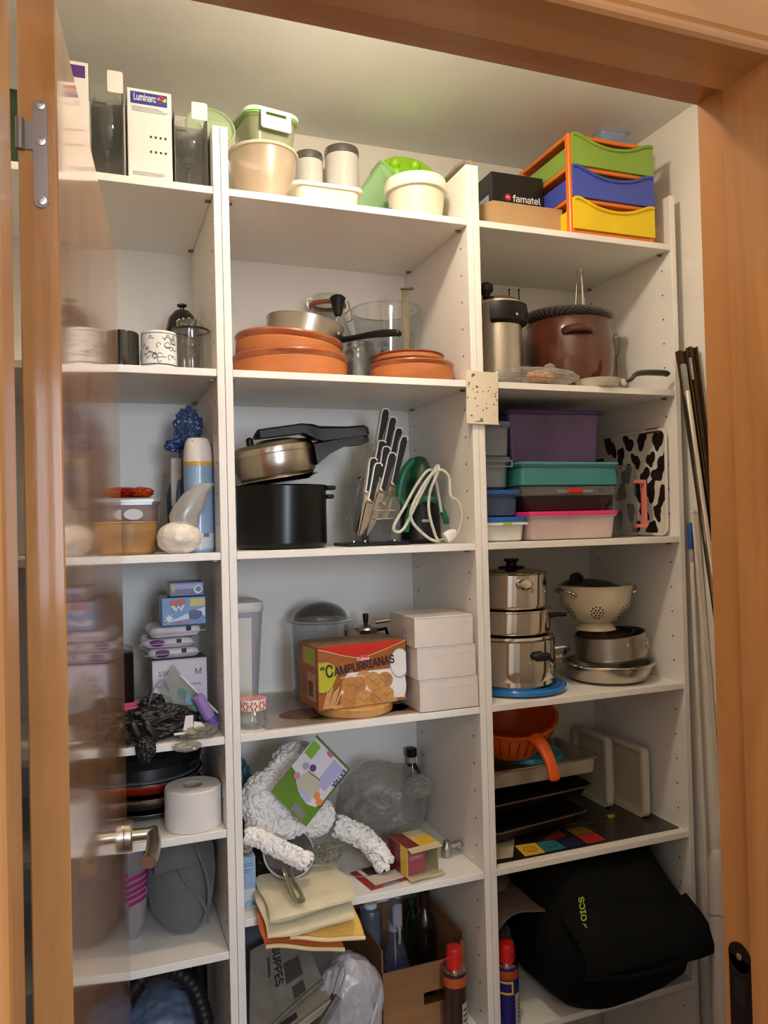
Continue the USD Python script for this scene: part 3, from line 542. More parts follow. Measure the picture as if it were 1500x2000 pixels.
t.p('spout', lathe([(r * .2, .014), (r * .22, h * .5), (r * .18, h * .55), (r * .16, h * .5), (r * .15, .014)], 28), glass)
x = xu(791, .2, zB + .1); h = zv(566, x, .2) - zB
t = T('steel_strap_tool', 'upright flat steel strap with a T-shaped top among the glassware', 'strap tool', (x, .19, zB))
t.p('strap', b6(-.0085, .0085, -.001, .001, 0, h - .002, .0006), mat('tarnished_steel', C(150, 140, 116), .38, .9, var=.15, scale=20)); t.p('top_flange', mv(box(.034, .012, .003, .001), .006, 0, h - .002, ry=-4), mat('tarnished_steel')); t.p('foot_plate', box(.03, .03, .003, .001), mat('tarnished_steel'))
x, r = circ(676, 738, .12, zB + .03); h = zv(669, x, .12) - zB
t = T('glass_tumbler', 'small clear glass jar between the two terracotta stacks', 'jar', (x, .13, zB))
t.p('jar_body', lathe([(0, 0), (r * .9, 0), (r * .97, .006), (r * .97, h * .78), (r * .82, h * .87), (r * .82, h), (r * .76, h), (r * .76, h * .87), (r * .92, h * .76), (r * .92, .01), (0, .008)], 36), glass); t.p('rim_ring', tube([(r * .82 * cos(a), r * .82 * sin(a), h * .95) for a in np.linspace(0, 2 * pi, 36, endpoint=False)], .0018, 6, True), glass2)
x, r = circ(720, 888, .102, zB + .03); x = min(x, .5465 - r)
cazuela('small terracotta dish, the lower one by the second upright', (x, .104, zB), r, .048)
cazuela('small terracotta dish nested in the top of its twin', (x - .006, .106, zB + .0485), r * .84, .022)

# ================================================================== second shelf, right column
x, r = circ(930, 1026, .12, zB + .05); zt = zv(600, x, .12) - zB
t = T('steel_urn', 'tall steel pot with a black side handle, left of the brown pot', 'pot', (max(x, .5815 + r + .001), .13, zB)); r_ = r
t.p('pot_body', lathe([(0, 0), (r * .9, 0), (r * .97, .006), (r, zt * .3), (r * .98, zt * .97), (r * 1.02, zt), (0, zt)], 48), satin)
t.p('base_band', lathe([(r * .9, .001), (r * 1.02, .003), (r * 1.03, .014), (r * .98, .02)], 44), black_p)
ld = t.p('lid', lathe([(r * 1.02, zt), (r * 1.03, zt + .008), (r * .8, zt + .018), (r * .4, zt + .026), (0, zt + .027)], 44), chrome)
t.p('knob', mv(lathe([(.008, 0), (.011, .008), (.018, .016), (.018, .03), (.01, .036), (0, .036)], 24), -.030, 0, zt + .025), black_p, of=ld)
hd_ = t.p('side_handle', loft([[((r * q) * sin(a), -(r * q) * cos(a), z) for q, z in ((1.0, zt * .76), (1.22, zt * .79), (1.26, zt * .9), (1.22, zt * 1.0), (1.03, zt * 1.01))] for a in np.linspace(-.75, 1.35, 18)]), black_p)
t.p('handle_stud', mv(disc(.004, .003, 12), .012, -r * 1.24, zt * .84, rx=90), chrome, of=hd_)
yb_ = .205; x, r = circ(1026, 1202, yb_, zB + .07); zt = zv(636, x, yb_) - zB
brownc = mat('brown_enamel', C(100, 50, 32), .16, var=.1, scale=5, col2=C(78, 36, 24), coat=.5)
t = T('brown_pot', 'big glossy reddish-brown ceramic pot covered by a striped plate', 'pot', (x, yb_, zB))
t.p('pot_body', lathe([(0, 0), (r * .78, 0), (r * .84, .004), (r * .96, zt * .3), (r, zt * .58), (r * .95, zt * .85), (r * .92, zt * .95), (r * .95, zt), (r * .88, zt), (r * .86, zt * .9), (r * .9, zt * .5), (r * .7, .01), (0, .008)], 56), brownc)
for a in (-112, 68):
    ha = [(.036 * cos(q), -.0 - .022 * sin(q) * .9, .004 * sin(q)) for q in np.linspace(0, pi, 12)]
    t.p('handle', mv(mv(tube(ha, .0085, 10, flat=1.1), 0, -r * .93, zt * .80), rz=a + 90), brownc)
t = T('striped_plate', 'white plate with dark radial stripes lying on the brown pot', 'plate', (x, yb_, zB + zt + .0066), (0, 3, 0))
rp = r * 1.02
t.p('plate_body', lathe([(0, 0), (rp * .5, 0), (rp * .55, .003), (rp * .95, .013), (rp, .015), (rp * .96, .0165), (rp * .55, .007), (0, .005)], 56), plas('grey_white_china', (190, 188, 178), .2, coat=.4))
st = []
for i in range(40):
    a = 2 * pi * i / 40; st.append(tube([(rp * .60 * cos(a), rp * .60 * sin(a), .0036), (rp * .78 * cos(a + .12), rp * .78 * sin(a + .12), .0078), (rp * .94 * cos(a + .25), rp * .94 * sin(a + .25), .0124)], .0010, 4))
t.p('stripes', cat(*st), ink_dark, kind='stuff')
yw_ = .150; xw = xu(1134, yw_, zB + .2); z0 = zB + zt + .0165
t = T('wire_tongs', 'thin steel wire tongs standing upright behind the striped plate', 'tongs', (xw, yw_, z0))
hw = min(zv(526, xw, yw_), zB + .3585) - z0
t.p('wire_loop', tube(smoothp([(-.016, 0, .0), (-.009, 0, hw * .7), (-.006, 0, hw * .97), (0, 0, hw), (.005, 0, hw * .97), (.008, 0, hw * .6), (.010, 0, 0)], 8), .0015, 6), chrome)
t.p('wire_loop', tube(smoothp([(.008, .006, 0), (.010, .006, hw * .5), (.010, .006, hw * .72), (.013, .006, hw * .74), (.015, .006, hw * .5), (.020, .006, hw * .12), (.020, .006, 0)], 8), .0014, 6), chrome)
# plastic bag with orange contents
x0, x1 = .60, xu(1122, .05, zB)
t = T('produce_bag', 'crumpled clear plastic bag with orange contents on the second shelf', 'bag', ((x0 + x1) / 2 + .012, .031, zB))
t.p('bag_film', blob(x1 - x0 - .012, .085, .046, 3, .22, 2.4, 4), clear('crinkled_film', (.93, .93, .92), .26, .16, C(215, 215, 210), 1.45)); t.p('contents', mv(blob(.072, .05, .034, 8, .3, 3), .004, -.006, .003), plas('pale_orange', (242, 178, 104), .5, var=.1)); t.p('tied_end', mv(blob(.03, .03, .022, 5, .5, 4, 3), .035, 0, .035), clear('crinkled_film'))
x, r = circ(1118, 1210, .040, zB + .01)
t = T('frying_pan', 'small frying pan with a curved grey handle beside the produce bag', 'frying pan', (x + .006, .040, zB)); 
t.p('pan_body', lathe([(0, 0), (r * .8, 0), (r * .86, .003), (r, .022), (r * .97, .022), (r * .82, .005), (0, .004)], 48), plas('light_enamel', (196, 192, 176), .25, coat=.3))
xh = xu(1300, .012, zB + .02)
t.p('handle', tube(smoothp([(r * .9, -.03, .012), (r * 1.2, -.042, .02), (r * 1.6, -.045, .036), (xh - x - .03, -.045, .04), (xh - x - .012, -.045, .036)], 6), [.007, .009, .011, .011, .008], 12, flat=.55), plas('grey_bakelite', (62, 64, 60), .4)); t.p('handle_base', mv(lathe([(.009, 0), (.009, .004), (0, .006)], 16), r * .8, -.04, .012, rx=80), chrome)
t = T('wire_ring', 'thin wire ring hanging on the right panel behind the brown pot', 'wire ring', (1.1285, .24, zB + .0))
zr = zv(668, 1.1285, .2) - zB
t.p('ring', tube([(0, .016 * cos(a) - .01, zr + .032 * sin(a)) for a in np.linspace(0, 2 * pi, 28, endpoint=False)], .001, 6, True), chrome); t.p('stem', tube([(0, -.01, 0), (0, -.01, zr - .03)], .001, 6), chrome)
for u, lab in ((997, 'left one of two thin dark rods standing at the back beside the steel pot'), (1016, 'right one of two thin dark rods standing at the back beside the steel pot')):
    x = xu(u, .37, zB + .2); hq = zv(566, x, .37) - zB; t = T('thin_rod', lab, 'rod', (x, .37, zB)); t.p('rod', tube([(0, 0, 0), (0, 0, hq)], .0018, 6), ink_dark); t.p('tip', mv(trimesh.creation.icosphere(1, .003), 0, 0, hq), ink_dark)

# card taped over the second upright
ca, cb = at(909, 723, Y=-.004), at(974, 829, Y=-.004); w, h = cb[0] - ca[0], ca[2] - cb[2]
t = T('paper_card', 'white card with small dried-flower print taped across the second upright', 'card', (ca[0], -.0015, cb[2]), (0, 1.2, 0))
t.p('card_sheet', b6(0, w, -.0016, 0, 0, h, .0003), mat('card_cream', C(226, 214, 192), .7, var=.02)); rng = np.random.RandomState(11); sp_ = [[], [], []]
for k in range(34):
    a = rng.uniform(0, 1); px_, pz_ = (rng.uniform(.03, .35), rng.uniform(.1, .95)) if a < .45 else ((rng.uniform(.6, .97), rng.uniform(.3, .75)) if a < .8 else (rng.uniform(.3, .95), rng.uniform(.05, .98)))
    q = rng.uniform(.0012, .0032); sp_[k % 3].append(flat(ell(px_ * w, pz_ * h, q, q * rng.uniform(.4, 1), 9, rng.uniform(0, 3)), -.0016, .0003))
for k, (nm, rgb) in enumerate((('brown', (130, 100, 66)), ('green', (120, 122, 88)), ('ochre', (176, 140, 96)))): t.p('flower_speck', cat(*sp_[k]), plas('speck_' + nm, rgb, .7), kind='stuff')
t.p('fold', b6(.002, w, -.006, -.0017, 0, .003, .0006), mat('card_cream')); t.p('bottom_print', flat([(w * .2, h * .04), (w * .52, h * .05), (w * .52, h * .09)], -.0016, .0003), plas('speck_green'))

# ================================================================== third shelf, left column
x, r = circ(361, 418, .085, zC_ + .1); ht = zv(857, x, .085) - zC_; x = min(x, -.0335 - r)
t = T('spray_can', 'tall white and pale blue air freshener can with a gold band', 'spray can', (x, .085, zC_))
blu = mat('pale_blue_print', C(150, 182, 214), .3, var=.06, scale=8, coat=.3)
t.p('can_body', lathe([(0, 0), (r * .9, 0), (r * .98, .003), (r, .006), (r, ht * .78), (0, ht * .78)], 40), blu)
t.p('gold_band', lathe([(r * .99, ht * .755), (r * 1.012, ht * .757), (r * 1.012, ht * .79), (r * .99, ht * .792)], 40), plas('gold_print', (212, 168, 62), .35))
cp = t.p('cap', lathe([(r * 1.0, ht * .79), (r * 1.01, ht * .80), (r * .96, ht * .9), (r * .86, ht * .965), (r * .7, ht), (r * .3, ht), (0, ht * .985)], 40), white_p)
t.p('nozzle', mv(disc(.003, .003, 10), -r * .4, -r * .62, ht * .965, rx=80), ink_dark, of=cp)
lo = lathe([(r * 1.004, .008), (r * 1.006, .04), (r * 1.004, .0401)], 40); t.p('label_panel', lo, plas('label_pale', (204, 216, 226), .4))
t.p('barcode', cat(*[tube(wrap([(.006 + i * .0016, .032), (.006 + i * .0016, .04)], r * 1.008), .0005, 4) for i in range(8)]), ink_dark, kind='stuff')
# tied blue and clear bag with a tall white packet inside
x = xu(352, .17, zC_ + .1); hb = zv(772, x, .17) - zC_
t = T('tied_blue_bag', 'tall clear bag with blue print, tied at the top, behind the spray can', 'bag', (x + .012, .2, zC_))
blue_f = clear('blue_bag_film', (.42, .52, .70), .35, .14, C(78, 110, 160), 1.45); hn_ = hb * .62
t.p('bag_body', loft([[(((.036 + .005 * sin(3 * a + z * 40)) * cos(a)) * s, (.03 + .004 * sin(5 * a)) * sin(a) * s, z) for a in np.linspace(0, 2 * pi, 26, endpoint=False)] for z, s in ((0, .9), (.02, 1), (hn_ * .6, .95), (hn_ * .85, .7), (hn_ * .98, .32), (hn_ * 1.05, .3))]), blue_f)
t.p('bag_top', mv(blob(.07, .05, hb * .32, 21, .55, 2.6), .012, 0, hn_ * 1.02), blue_f); t.p('blue_ribbon', mv(blob(.055, .02, .03, 23, .6, 2.2, 3), -.018, -.012, hn_ * 1.03), plas('ribbon_blue', (36, 62, 120), .35, var=.15))
t.p('packet', mv(box(.024, .022, hn_ * .95, .002), -.018, -.012, .004), plas('packet_white', (205, 196, 186), .5, var=.08)); t.p('packet_band', mv(box(.0245, .0225, .004, .0005), -.018, -.012, hn_ * .45), ink_purple)
# clear box, wooden bowl, red-orange bag
xc = xu(265, .24, zC_ + .05); hb = zv(978, xc, .24) - zC_
xw_, rw = circ(188, 305, .10, zC_ + .03); hw = zv(1022, xw_, .10) - zC_
t = T('wooden_bowl', 'light brown wooden bowl half behind the open door', 'bowl', (xw_ + .004, .085, zC_))
woodm = mat('bowl_wood', C(178, 138, 84), .45, var=.12, scale=7, stretch=(1, 1, 5), col2=C(140, 100, 56))
t.p('bowl_body', lathe([(0, 0), (rw * .82, 0), (rw * .92, .006), (rw * .99, hw * .5), (rw * .97, hw), (rw * .9, hw), (rw * .9, hw * .4), (rw * .75, .01), (0, .008)], 44), woodm); t.p('lip_ring', tube([(rw * .94 * cos(a), rw * .94 * sin(a), hw) for a in np.linspace(0, 2 * pi, 44, endpoint=False)], .003, 6, True), woodm)
wx = .14
t = T('clear_lidded_box', 'clear plastic box with a flat lid carrying a red bag, behind the wooden bowl', 'box', (xc - .02, .235, zC_))
t.p('box_body', tub(wx, .16, hb - .006, .02, taper=.84), clear('pinkish_clear', (.86, .80, .78), .3, .1, C(200, 176, 172), 1.4)); t.p('lid', mv(lidm(wx + .006, .166, .009, .02), z=hb - .0058), clear('pale_lid_film', (.8, .78, .74), .55, .12, C(206, 196, 180), 1.4)); t.p('sticker', mv(flat(ell(.012, hb * .72, .02, .012, 20), -.077), 0, 0, 0), plas('sticker_white', (214, 210, 214), .5))
t = T('red_bag', 'red and orange plastic bag lying flat on the clear lidded box', 'bag', (xc - .026, .22, zC_ + hb + .0038))
t.p('bag_body', blob(.125, .10, .026, 31, .3, 2.6), plas('shiny_red', (196, 34, 26), .28, var=.2)); t.p('orange_fold', mv(blob(.06, .085, .027, 33, .35, 2.6, 3), .038, -.008, 0), plas('shiny_orange', (226, 84, 28), .28, var=.15))
xb = xu(345, .055, zC_ + .02); zz = zv(1014, xb, .05) - zC_
t = T('white_knotted_bag', 'white plastic bag with a soft white load and a loose translucent neck', 'bag', (xb + .003, .036, zC_)); wv = xu(394, .05, zC_) - xu(305, .05, zC_)
t.p('bag_load', blob(wv, .075, zz, 41, .08, 1.5, 4, True, .05), plas('bag_white', (238, 228, 214), .3, var=.04, sss=.1))
zt = zv(945, xb + .05, .05) - zC_
t.p('bag_neck', loft([[((.03 * s * cos(a)) + ox + .003 * sin(5 * a), .018 * s * sin(a) - .004, z) for a in np.linspace(0, 2 * pi, 24, endpoint=False)] for z, s, ox in ((zz * .8, .9, .012), (zz * 1.1, 1.0, .012), (zz * 1.35, 1.05, .022), (zt * .85, .8, .035), (zt, .45, .058))]), clear('bag_film', (.86, .86, .82), .36, .2, C(214, 210, 200), 1.45))

# ================================================================== third shelf, middle column
xs, rs = circ(462, 638, .14, zC_ + .06); xs = max(xs, rs + .003); hs = zv(950, xs, .14) - zC_
t = T('stockpot', 'wide black stockpot carrying the pressure cooker', 'pot', (xs, .14, zC_))
bl = mat('black_enamel', C(13, 12, 12), .26, var=.1, scale=12, spec=.3)
t.p('pot_body', lathe([(0, 0), (rs * .93, 0), (rs * .98, .006), (rs, .014), (rs, hs - .004), (rs * 1.02, hs), (rs * .97, hs), (rs * .96, .012), (0, .008)], 60), bl)
for zq, sc in ((hs - .006, 1.0), (hs - .026, .8)):
    t.p('handle', mv(b6(0, .024 * sc, -.018, .012, -.004, .006, .003), rs * .97, -.01, zq), black_p)
t = T('pressure_cooker', 'tilted steel pressure cooker with a long black handle on the black stockpot', 'pressure cooker', (xs - .008, .14, zC_ + hs + .022), (0, -9, 0)); rc = rs * .93
t.p('pot_body', lathe([(0, -.012), (rc * .5, -.012), (rc * .84, -.006), (rc * .95, .008), (rc * .985, .03), (rc * .985, .05), (0, .05)], 56), satin)
ld = t.p('lid', lathe([(rc * 1.0, .05), (rc * 1.01, .054), (rc * 1.0, .064), (rc * .9, .074), (rc * .5, .083), (0, .085)], 56), mat('brushed_lid', C(196, 186, 168), .22, 1.0, var=.04, scale=20))
t.p('base_ring', lathe([(rc * .8, -.014), (rc * .97, -.008), (rc * 1.0, -.006), (rc * .96, -.003)], 56), chrome)
hx = rc * .95
t.p('lid_handle', cat(mv(loft([[(x_, y_ * w_ - .02 - (x_ + .02) * .12, z_ + zz_ * hh_) for y_, zz_ in ((-1, -.5), (1, -.5), (1, .3), (.6, .5), (-.6, .5), (-1, .3))] for x_, w_, hh_, z_ in ((-.045, .012, .008, .092), (-.035, .020, .020, .098), (.06, .021, .022, .096), (.085, .019, .034, .085), (.10, .016, .034, .078), (.16, .016, .026, .072), (.20, .017, .024, .070), (.208, .013, .018, .068))]), 0, -.02, 0)), black_p, of=ld)
t.p('body_handle', mv(loft([[(x_, y_ * w_ - .02 - (x_ + .02) * .12, z_ + zz_ * hh_) for y_, zz_ in ((-1, -.5), (1, -.5), (1, .3), (.6, .5), (-.6, .5), (-1, .3))] for x_, w_, hh_, z_ in ((hx - .01, .014, .05, .036), (hx + .02, .015, .034, .046), (.15, .015, .022, .053), (.19, .016, .024, .051), (.205, .012, .014, .051))]), 0, -.02, 0), black_p)
t.p('valve', mv(lathe([(0, 0), (.008, 0), (.008, .012), (.004, .016), (0, .016)], 20), -.055, -.03, .078), black_p, of=ld)
# clear acrylic stands with chrome knobs
for u0, u1, vt, y, lab, kn in ((664, 700, 945, .32, 'lower clear acrylic stand with a chrome knob at the back of the third shelf', 1018), (688, 722, 838, .355, 'taller clear acrylic stand with a chrome knob near the back panel', 936)):
    x0, x1 = xu(u0, y, zC_ + .1), xu(u1, y, zC_ + .1); h = zv(vt, x0, y) - zC_; t = T('acrylic_stand', lab, 'stand', ((x0 + x1) / 2, y, zC_)); w = x1 - x0
    t.p('upright_sheet', b6(-w / 2, w / 2, -.002, .002, 0, h, .0008), acryl); t.p('cross_sheet', b6(-w / 2, w / 2, -.03, -.0022, 0, .004, .0008), acryl)
    zq = zv(kn, 0, y) - zC_; kb = t.p('knob', mv(mv(lathe([(0, 0), (.006, 0), (.0065, .003), (.006, .009), (0, .009)], 20), rx=90), -.005, -.0022, zq), chrome); t.p('bolt', mv(tube([(0, 0, 0), (.022, 0, 0)], .0015, 6), -.004, -.006, zq), chrome)
# knife block
xk0, xk1 = xu(676, .10, zC_), xu(796, .10, zC_)
t = T('knife_block', 'knife block with a black base plate and clear front sheets', 'knife block', ((xk0 + xk1) / 2, .14, zC_)); kx = (xk0 + xk1) / 2; w = xk1 - xk0
t.p('base_plate', b6(-w / 2, w / 2, -.055, .06, 0, .008, .0015), black_p); xo = xu(745, .12, zC_ + .05) - kx
t.p('pillar', mv(b6(-.026, .03, -.008, .05, 0, .055, .002), xo, 0, .008), black_p); t.p('front_sheet', mv(b6(-.04, .04, -.0325, -.0285, 0, .105, .0008), xo + .004, 0, .0082), acryl); t.p('rear_sheet', mv(b6(-.04, .04, .052, .056, 0, .15, .0008), xo + .008, 0, .0082), acryl)
for u, v in ((733, 1007), (752, 988), (689, 1058), (711, 1058), (768, 1058)):
    zq = max(zv(v, 0, .1) - zC_, .0125); xq = xu(u, .1, zC_ + zq) - kx
    t.p('steel_stud', mv(mv(lathe([(0, 0), (.0042, 0), (.0048, .002), (.004, .006), (0, .006)], 16), rx=90 if v < 1050 else 0), xq, -.0325 if v < 1050 else -.045, zq if v < 1050 else .008), chrome)
for zq in (.062, .082): t.p('tie_bar', mv(tube([(-.02, -.036, zq), (.03, -.036, zq)], .0018, 8), xo, 0, 0), chrome)
KN = [((750, 801), (738, 872), .175), ((764, 817), (750, 890), .165), ((776, 838), (761, 905), .155), ((743, 863), (735, 905), .13), ((751, 874), (742, 935), .125), ((763, 886), (746, 958), .12), ((726, 896), (718, 962), .115), ((736, 906), (723, 978), .11), ((786, 854), (768, 946), .145)]
knl = ['tallest knife at the back of the block', 'second tallest knife of the back row', 'third knife of the back row', 'leftmost short-handled knife of the middle row', 'middle knife of the middle row', 'rightmost knife of the middle row', 'left knife of the front row', 'right knife of the front row, lowest of all', 'long thick-handled knife at the right edge of the block']
for i, ((a, b), (c, d), y) in enumerate(KN):
    P0 = at(a, b, Y=y + .012); P1 = at(c, d, Y=y); ax = P0 - P1; L = np.linalg.norm(ax); ax /= L
    t = T('knife', knl[i] + ', black handle edged in white', 'knife', tuple(P1)); tilt = math.atan2(ax[0], ax[2])
    def ori(m): return m.apply_transform(trimesh.transformations.rotation_matrix(tilt, (0, 1, 0)))
    prof = [(0, -.0085), (L * .2, -.0085), (L * .55, -.0098), (L * .85, -.0115), (L * .96, -.010), (L, -.004), (L * 1.01, .002), (L * .98, .0085), (L * .7, .0085), (L * .3, .0065), (0, .0075)]
    hp_ = Polygon([(q, p) for p, q in prof]).buffer(0)
    t.p('handle', ori(mv(up(ext(hp_.buffer(-.0008), .013)), y=.0065)), black_soft)
    edge = hp_.difference(hp_.buffer(-.0021)).intersection(sbox(-.03, L * .0, -.0015, L * 1.05)).union(hp_.difference(hp_.buffer(-.0022)).intersection(sbox(-.03, L * .93, .03, L * 1.05)))
    t.p('white_edge', ori(mv(up(ext(edge.buffer(.0004), .0145)), y=.0072)), white_p)
    bl_len = max(.03, (P1[2] - zC_ - .022) / cos(tilt))
    t.p('bolster', ori(mv(b6(-.0085, .0075, -.006, .006, -.006, .001, .0015), 0, 0, 0)), chrome); t.p('blade', ori(mv(up(ext(Polygon([(-.0075, 0), (.0065, 0), (.0065, -bl_len * .7), (-.004, -bl_len), (-.0075, -bl_len * .95)]), .0016)), y=.0008)), chrome)
# steam iron standing on its heel
xi = min(xu(838, .14, zC_ + .08), .484)
t = T('steam_iron', 'green and black steam iron standing on its heel behind a white cord', 'iron', (xi, .178, zC_))
gr = plas('iron_green', (26, 112, 76), .25, coat=.3); grd = clear('iron_tank', (.25, .5, .38), .5, .08, C(24, 92, 62), 1.45)
def irng(z, w, d, oy=0): return [(w * cos(a) * (1 if abs(cos(a)) < .95 else .98), oy + d * sin(a), z) for a in np.linspace(0, 2 * pi, 32, endpoint=False)]
hi = zv(892, xi, .178) - zC_
t.p('body', loft([irng(0, .048, .042), irng(.01, .054, .05), irng(hi * .3, .052, .05), irng(hi * .55, .042, .042), irng(hi * .75, .026, .03)]), black_p)
t.p('water_tank', loft([irng(hi * .5, .044, .05, -.002), irng(hi * .65, .042, .05), irng(hi * .85, .032, .045), irng(hi * .97, .02, .03), irng(hi, .01, .018)]), grd)
t.p('skirt', tube(smoothp([(-.056, -.048, .03), (-.044, -.058, hi * .40), (-.012, -.062, hi * .50), (.022, -.060, hi * .47), (.046, -.054, hi * .3), (.054, -.044, .05)], 6), .0075, 10), gr)
t.p('handle', tube(smoothp([(-.022, -.02, hi * .95), (-.05, -.026, hi * .8), (-.06, -.02, hi * .55), (-.04, -.02, hi * .42)], 6), .009, 10), gr); t.p('badge', mv(b6(-.011, .011, -.0008, 0, 0, .007, .0003), -.004, -.0505, hi * .24), plas('badge_grey', (150, 150, 150), .4))
def cord(pp, y0): return [tuple(at(u, v, Y=y)) for (u, v), y in pp]
t = T('white_power_lead', 'thick white braided power lead with a plug looped in front of the steam iron', 'cord', (0, 0, 0))
pc = [((862, 1000), .10), ((850, 935), .09), ((838, 918), .085), ((815, 945), .08), ((790, 990), .078), ((770, 1026), .075), ((773, 1038), .075), ((790, 1030), .075), ((825, 960), .07), ((852, 912), .068), ((856, 920), .066), ((840, 960), .062), ((838, 1000), .060), ((850, 1045), .058), ((857, 1057), .055), ((836, 1050), .05), ((806, 1020), .048), ((805, 990), .046), ((832, 940), .042), ((856, 918), .038), ((876, 930), .034), ((880, 968), .030), ((895, 980), .026), ((902, 1010), .022), ((895, 1040), .024)]
braid = mat('braided_white', C(226, 220, 204), .75, var=.18, scale=420, bump=.3, bscale=420)
pth = smoothp(cord(pc, 0), 7); pth[:, 2] = np.maximum(pth[:, 2], zC_ + .0045); t.p('cord_line', tube(pth, .0036, 8), braid)
e = at(880, 1046, Y=.04); pl = t.p('plug', mv(mv(cat(rrl([(.02, .02, .006, 0), (.026, .022, .008, .006), (.024, .02, .008, .022), (.012, .012, .005, .032)])), ry=62), e[0] - .012, .045, zC_ + .0135), white_p)
t.p('pin', mv(tube([(0, 0, 0), (-.014, 0, -.004)], .002, 8), e[0] - .012, .041, zC_ + .014), chrome, of=pl); t.p('pin', mv(tube([(0, 0, 0), (-.014, 0, -.004)], .002, 8), e[0] - .012, .051, zC_ + .014), chrome, of=pl)

# ================================================================== third shelf, right column: food boxes
def fbox(name, label, u0, u1, vt, vb, y, d, bm, lm, z=None, lidh=.010, taper=.88, r=.012, over=.004, xmin=None, lidlab=None):
    z = zC_ if z is None else z
    x0, x1 = xu(u0, y, z + .02), xu(u1, y, z + .02); x0 = max(x0, xmin) if xmin else x0; w = x1 - x0; h = zv(vt, (x0 + x1) / 2, y) - z
    t = T(name, label, 'food box', ((x0 + x1) / 2, y + d / 2, z)); bh = h - lidh * .8
    t.p('box_body', tub(w - over, d - over, bh, r, taper=taper), bm); ld = t.p('lid', mv(lidm(w, d, lidh, r), z=bh - lidh * .2 + .0002), lm)
    t.w, t.d, t.h, t.z1, t.ld, t.x = w, d, h, z + h + .0006, ld, (x0 + x1) / 2
    return t
blue_lid = plas('bright_blue_lid', (30, 96, 170), .35); navy = clear('blue_tub_film', (.50, .60, .74), .45, .15, C(84, 104, 140), 1.4)
pale = clear('pale_blue_film', (.84, .88, .92), .34, .15, C(176, 186, 198), 1.4)
XM = .5825
t = fbox('food_box', 'white food box with a blue lid and a green tab, lowest of the left stack', 930, 1033, 1010, 1057, .045, .13, plas('white_food_box', (226, 226, 222), .35, sss=.1), blue_lid, xmin=XM, lidh=.012)
t.p('green_tab', b6(-.004, .02, -t.d / 2 - .0012, -t.d / 2, t.h - .021, t.h - .014, .0004), plas('lime_tab', (150, 190, 60), .4)); t.p('lip_strip', b6(-t.w / 2 + .002, t.w / 2 + .003, -t.d / 2 - .001, t.d / 2, t.h - .0195, t.h - .0135, .001), white_p)
t2 = fbox('food_box', 'see-through blue food box with a blue lid, second up in the left stack', 920, 1021, 957, 1007, .07, .115, navy, blue_lid, z=t.z1, xmin=XM, lidh=.010)
t3 = fbox('food_box', 'cloudy clear food box with snap clips, third up in the left stack', 915, 1004, 892, 955, .075, .105, pale, clear('clear_lid_film', (.84, .86, .86), .3, .1, C(190, 196, 196), 1.4), z=t2.z1, xmin=XM, r=.022, lidh=.012)
t3.p('clip', cat(b6(-.02, t3.w / 2 - .004, -t3.d / 2 - .004, -t3.d / 2 - .001, t3.h - .026, t3.h - .022, .001), b6(-.02, t3.w / 2 - .004, -t3.d / 2 - .004, -t3.d / 2 - .001, t3.h - .012, t3.h - .008, .001), b6(t3.w / 2 - .008, t3.w / 2 - .004, -t3.d / 2 - .004, -t3.d / 2 - .001, t3.h - .026, t3.h - .008, .001)), clear('clear_lid_film'))
t4 = fbox('food_box', 'tall pale blue food box with a darker blue lid, topmost of the left stack', 915, 1003, 822, 892, .085, .10, pale, plas('slate_blue_lid', (88, 108, 158), .4), z=t3.z1, xmin=XM, lidh=.012)
# pink, black, teal, purple
t = fbox('food_box', 'wide frosted food box with a pink lid at the bottom of its stack', 1036, 1211, 998, 1055, .02, .17, clear('frosted_pink', (.86, .78, .78), .6, .25, C(236, 214, 212), 1.4), plas('pink_lid', (226, 48, 128), .35), lidh=.010, taper=.92)
bt = fbox('food_tray', 'shallow black tray under a clear lid with a red clip', 1020, 1205, 950, 997, .04, .16, mat('dark_brown_tray', C(46, 38, 36), .4, var=.1), clear('clear_dome_lid', (.94, .95, .94), .14, .06, C(190, 190, 186), 1.45), z=t.z1, taper=.82, lidh=.022)
rc_ = bt.p('clip', mv(box(.042, .006, .013, .002), .012, -bt.d / 2 - .0034, bt.h - .017), plas('red_clip', (206, 42, 34), .35)); bt.p('clip_bar', cat(b6(-.04, -.0095, -bt.d / 2 - .003, -bt.d / 2 - .0004, bt.h - .016, bt.h - .008, .001), b6(.0335, .066, -bt.d / 2 - .003, -bt.d / 2 - .0004, bt.h - .016, bt.h - .008, .001)), clear('clear_lid_film'))
tt = fbox('food_box', 'teal rectangular food box upside down between the clear lid and the purple box', 1000, 1213, 902, 948, .045, .15, plas('teal_plastic', (56, 128, 130), .3), plas('teal_lid', (76, 144, 146), .3), z=bt.z1, taper=1.0, lidh=.006, xmin=t3.x + t3.w / 2 + .002)
x0, x1 = xu(1000, .09, 1.7), xu(1182, .09, 1.7); z0 = tt.z1; h = zv(803, x1, .09) - z0; w = x1 - x0
pu = clear('purple_film', (.36, .26, .46), .72, .2, C(92, 62, 122), 1.4)
t = T('storage_box', 'big purple storage box with a folded rim on top of the teal box', 'storage box', ((x0 + x1) / 2 + .004, .195, z0), (0, 0, -5)); 
t.p('box_body', tub(w, .20, h, .016, taper=.9, lip=.003, liph=.012), pu); t.p('rim_ring', tube([(px_ * 1.0, py_ * 1.0, h - .006) for px_, py_ in rr(w + .004, .204, .018, 5)], .005, 8, True), plas('purple_rim', (84, 50, 124), .35))
t.p('contents', mv(blob(w * .78, .14, h * .7, 6, .2, 2.4), z=.006), plas('purple_cloth', (70, 46, 96), .8))
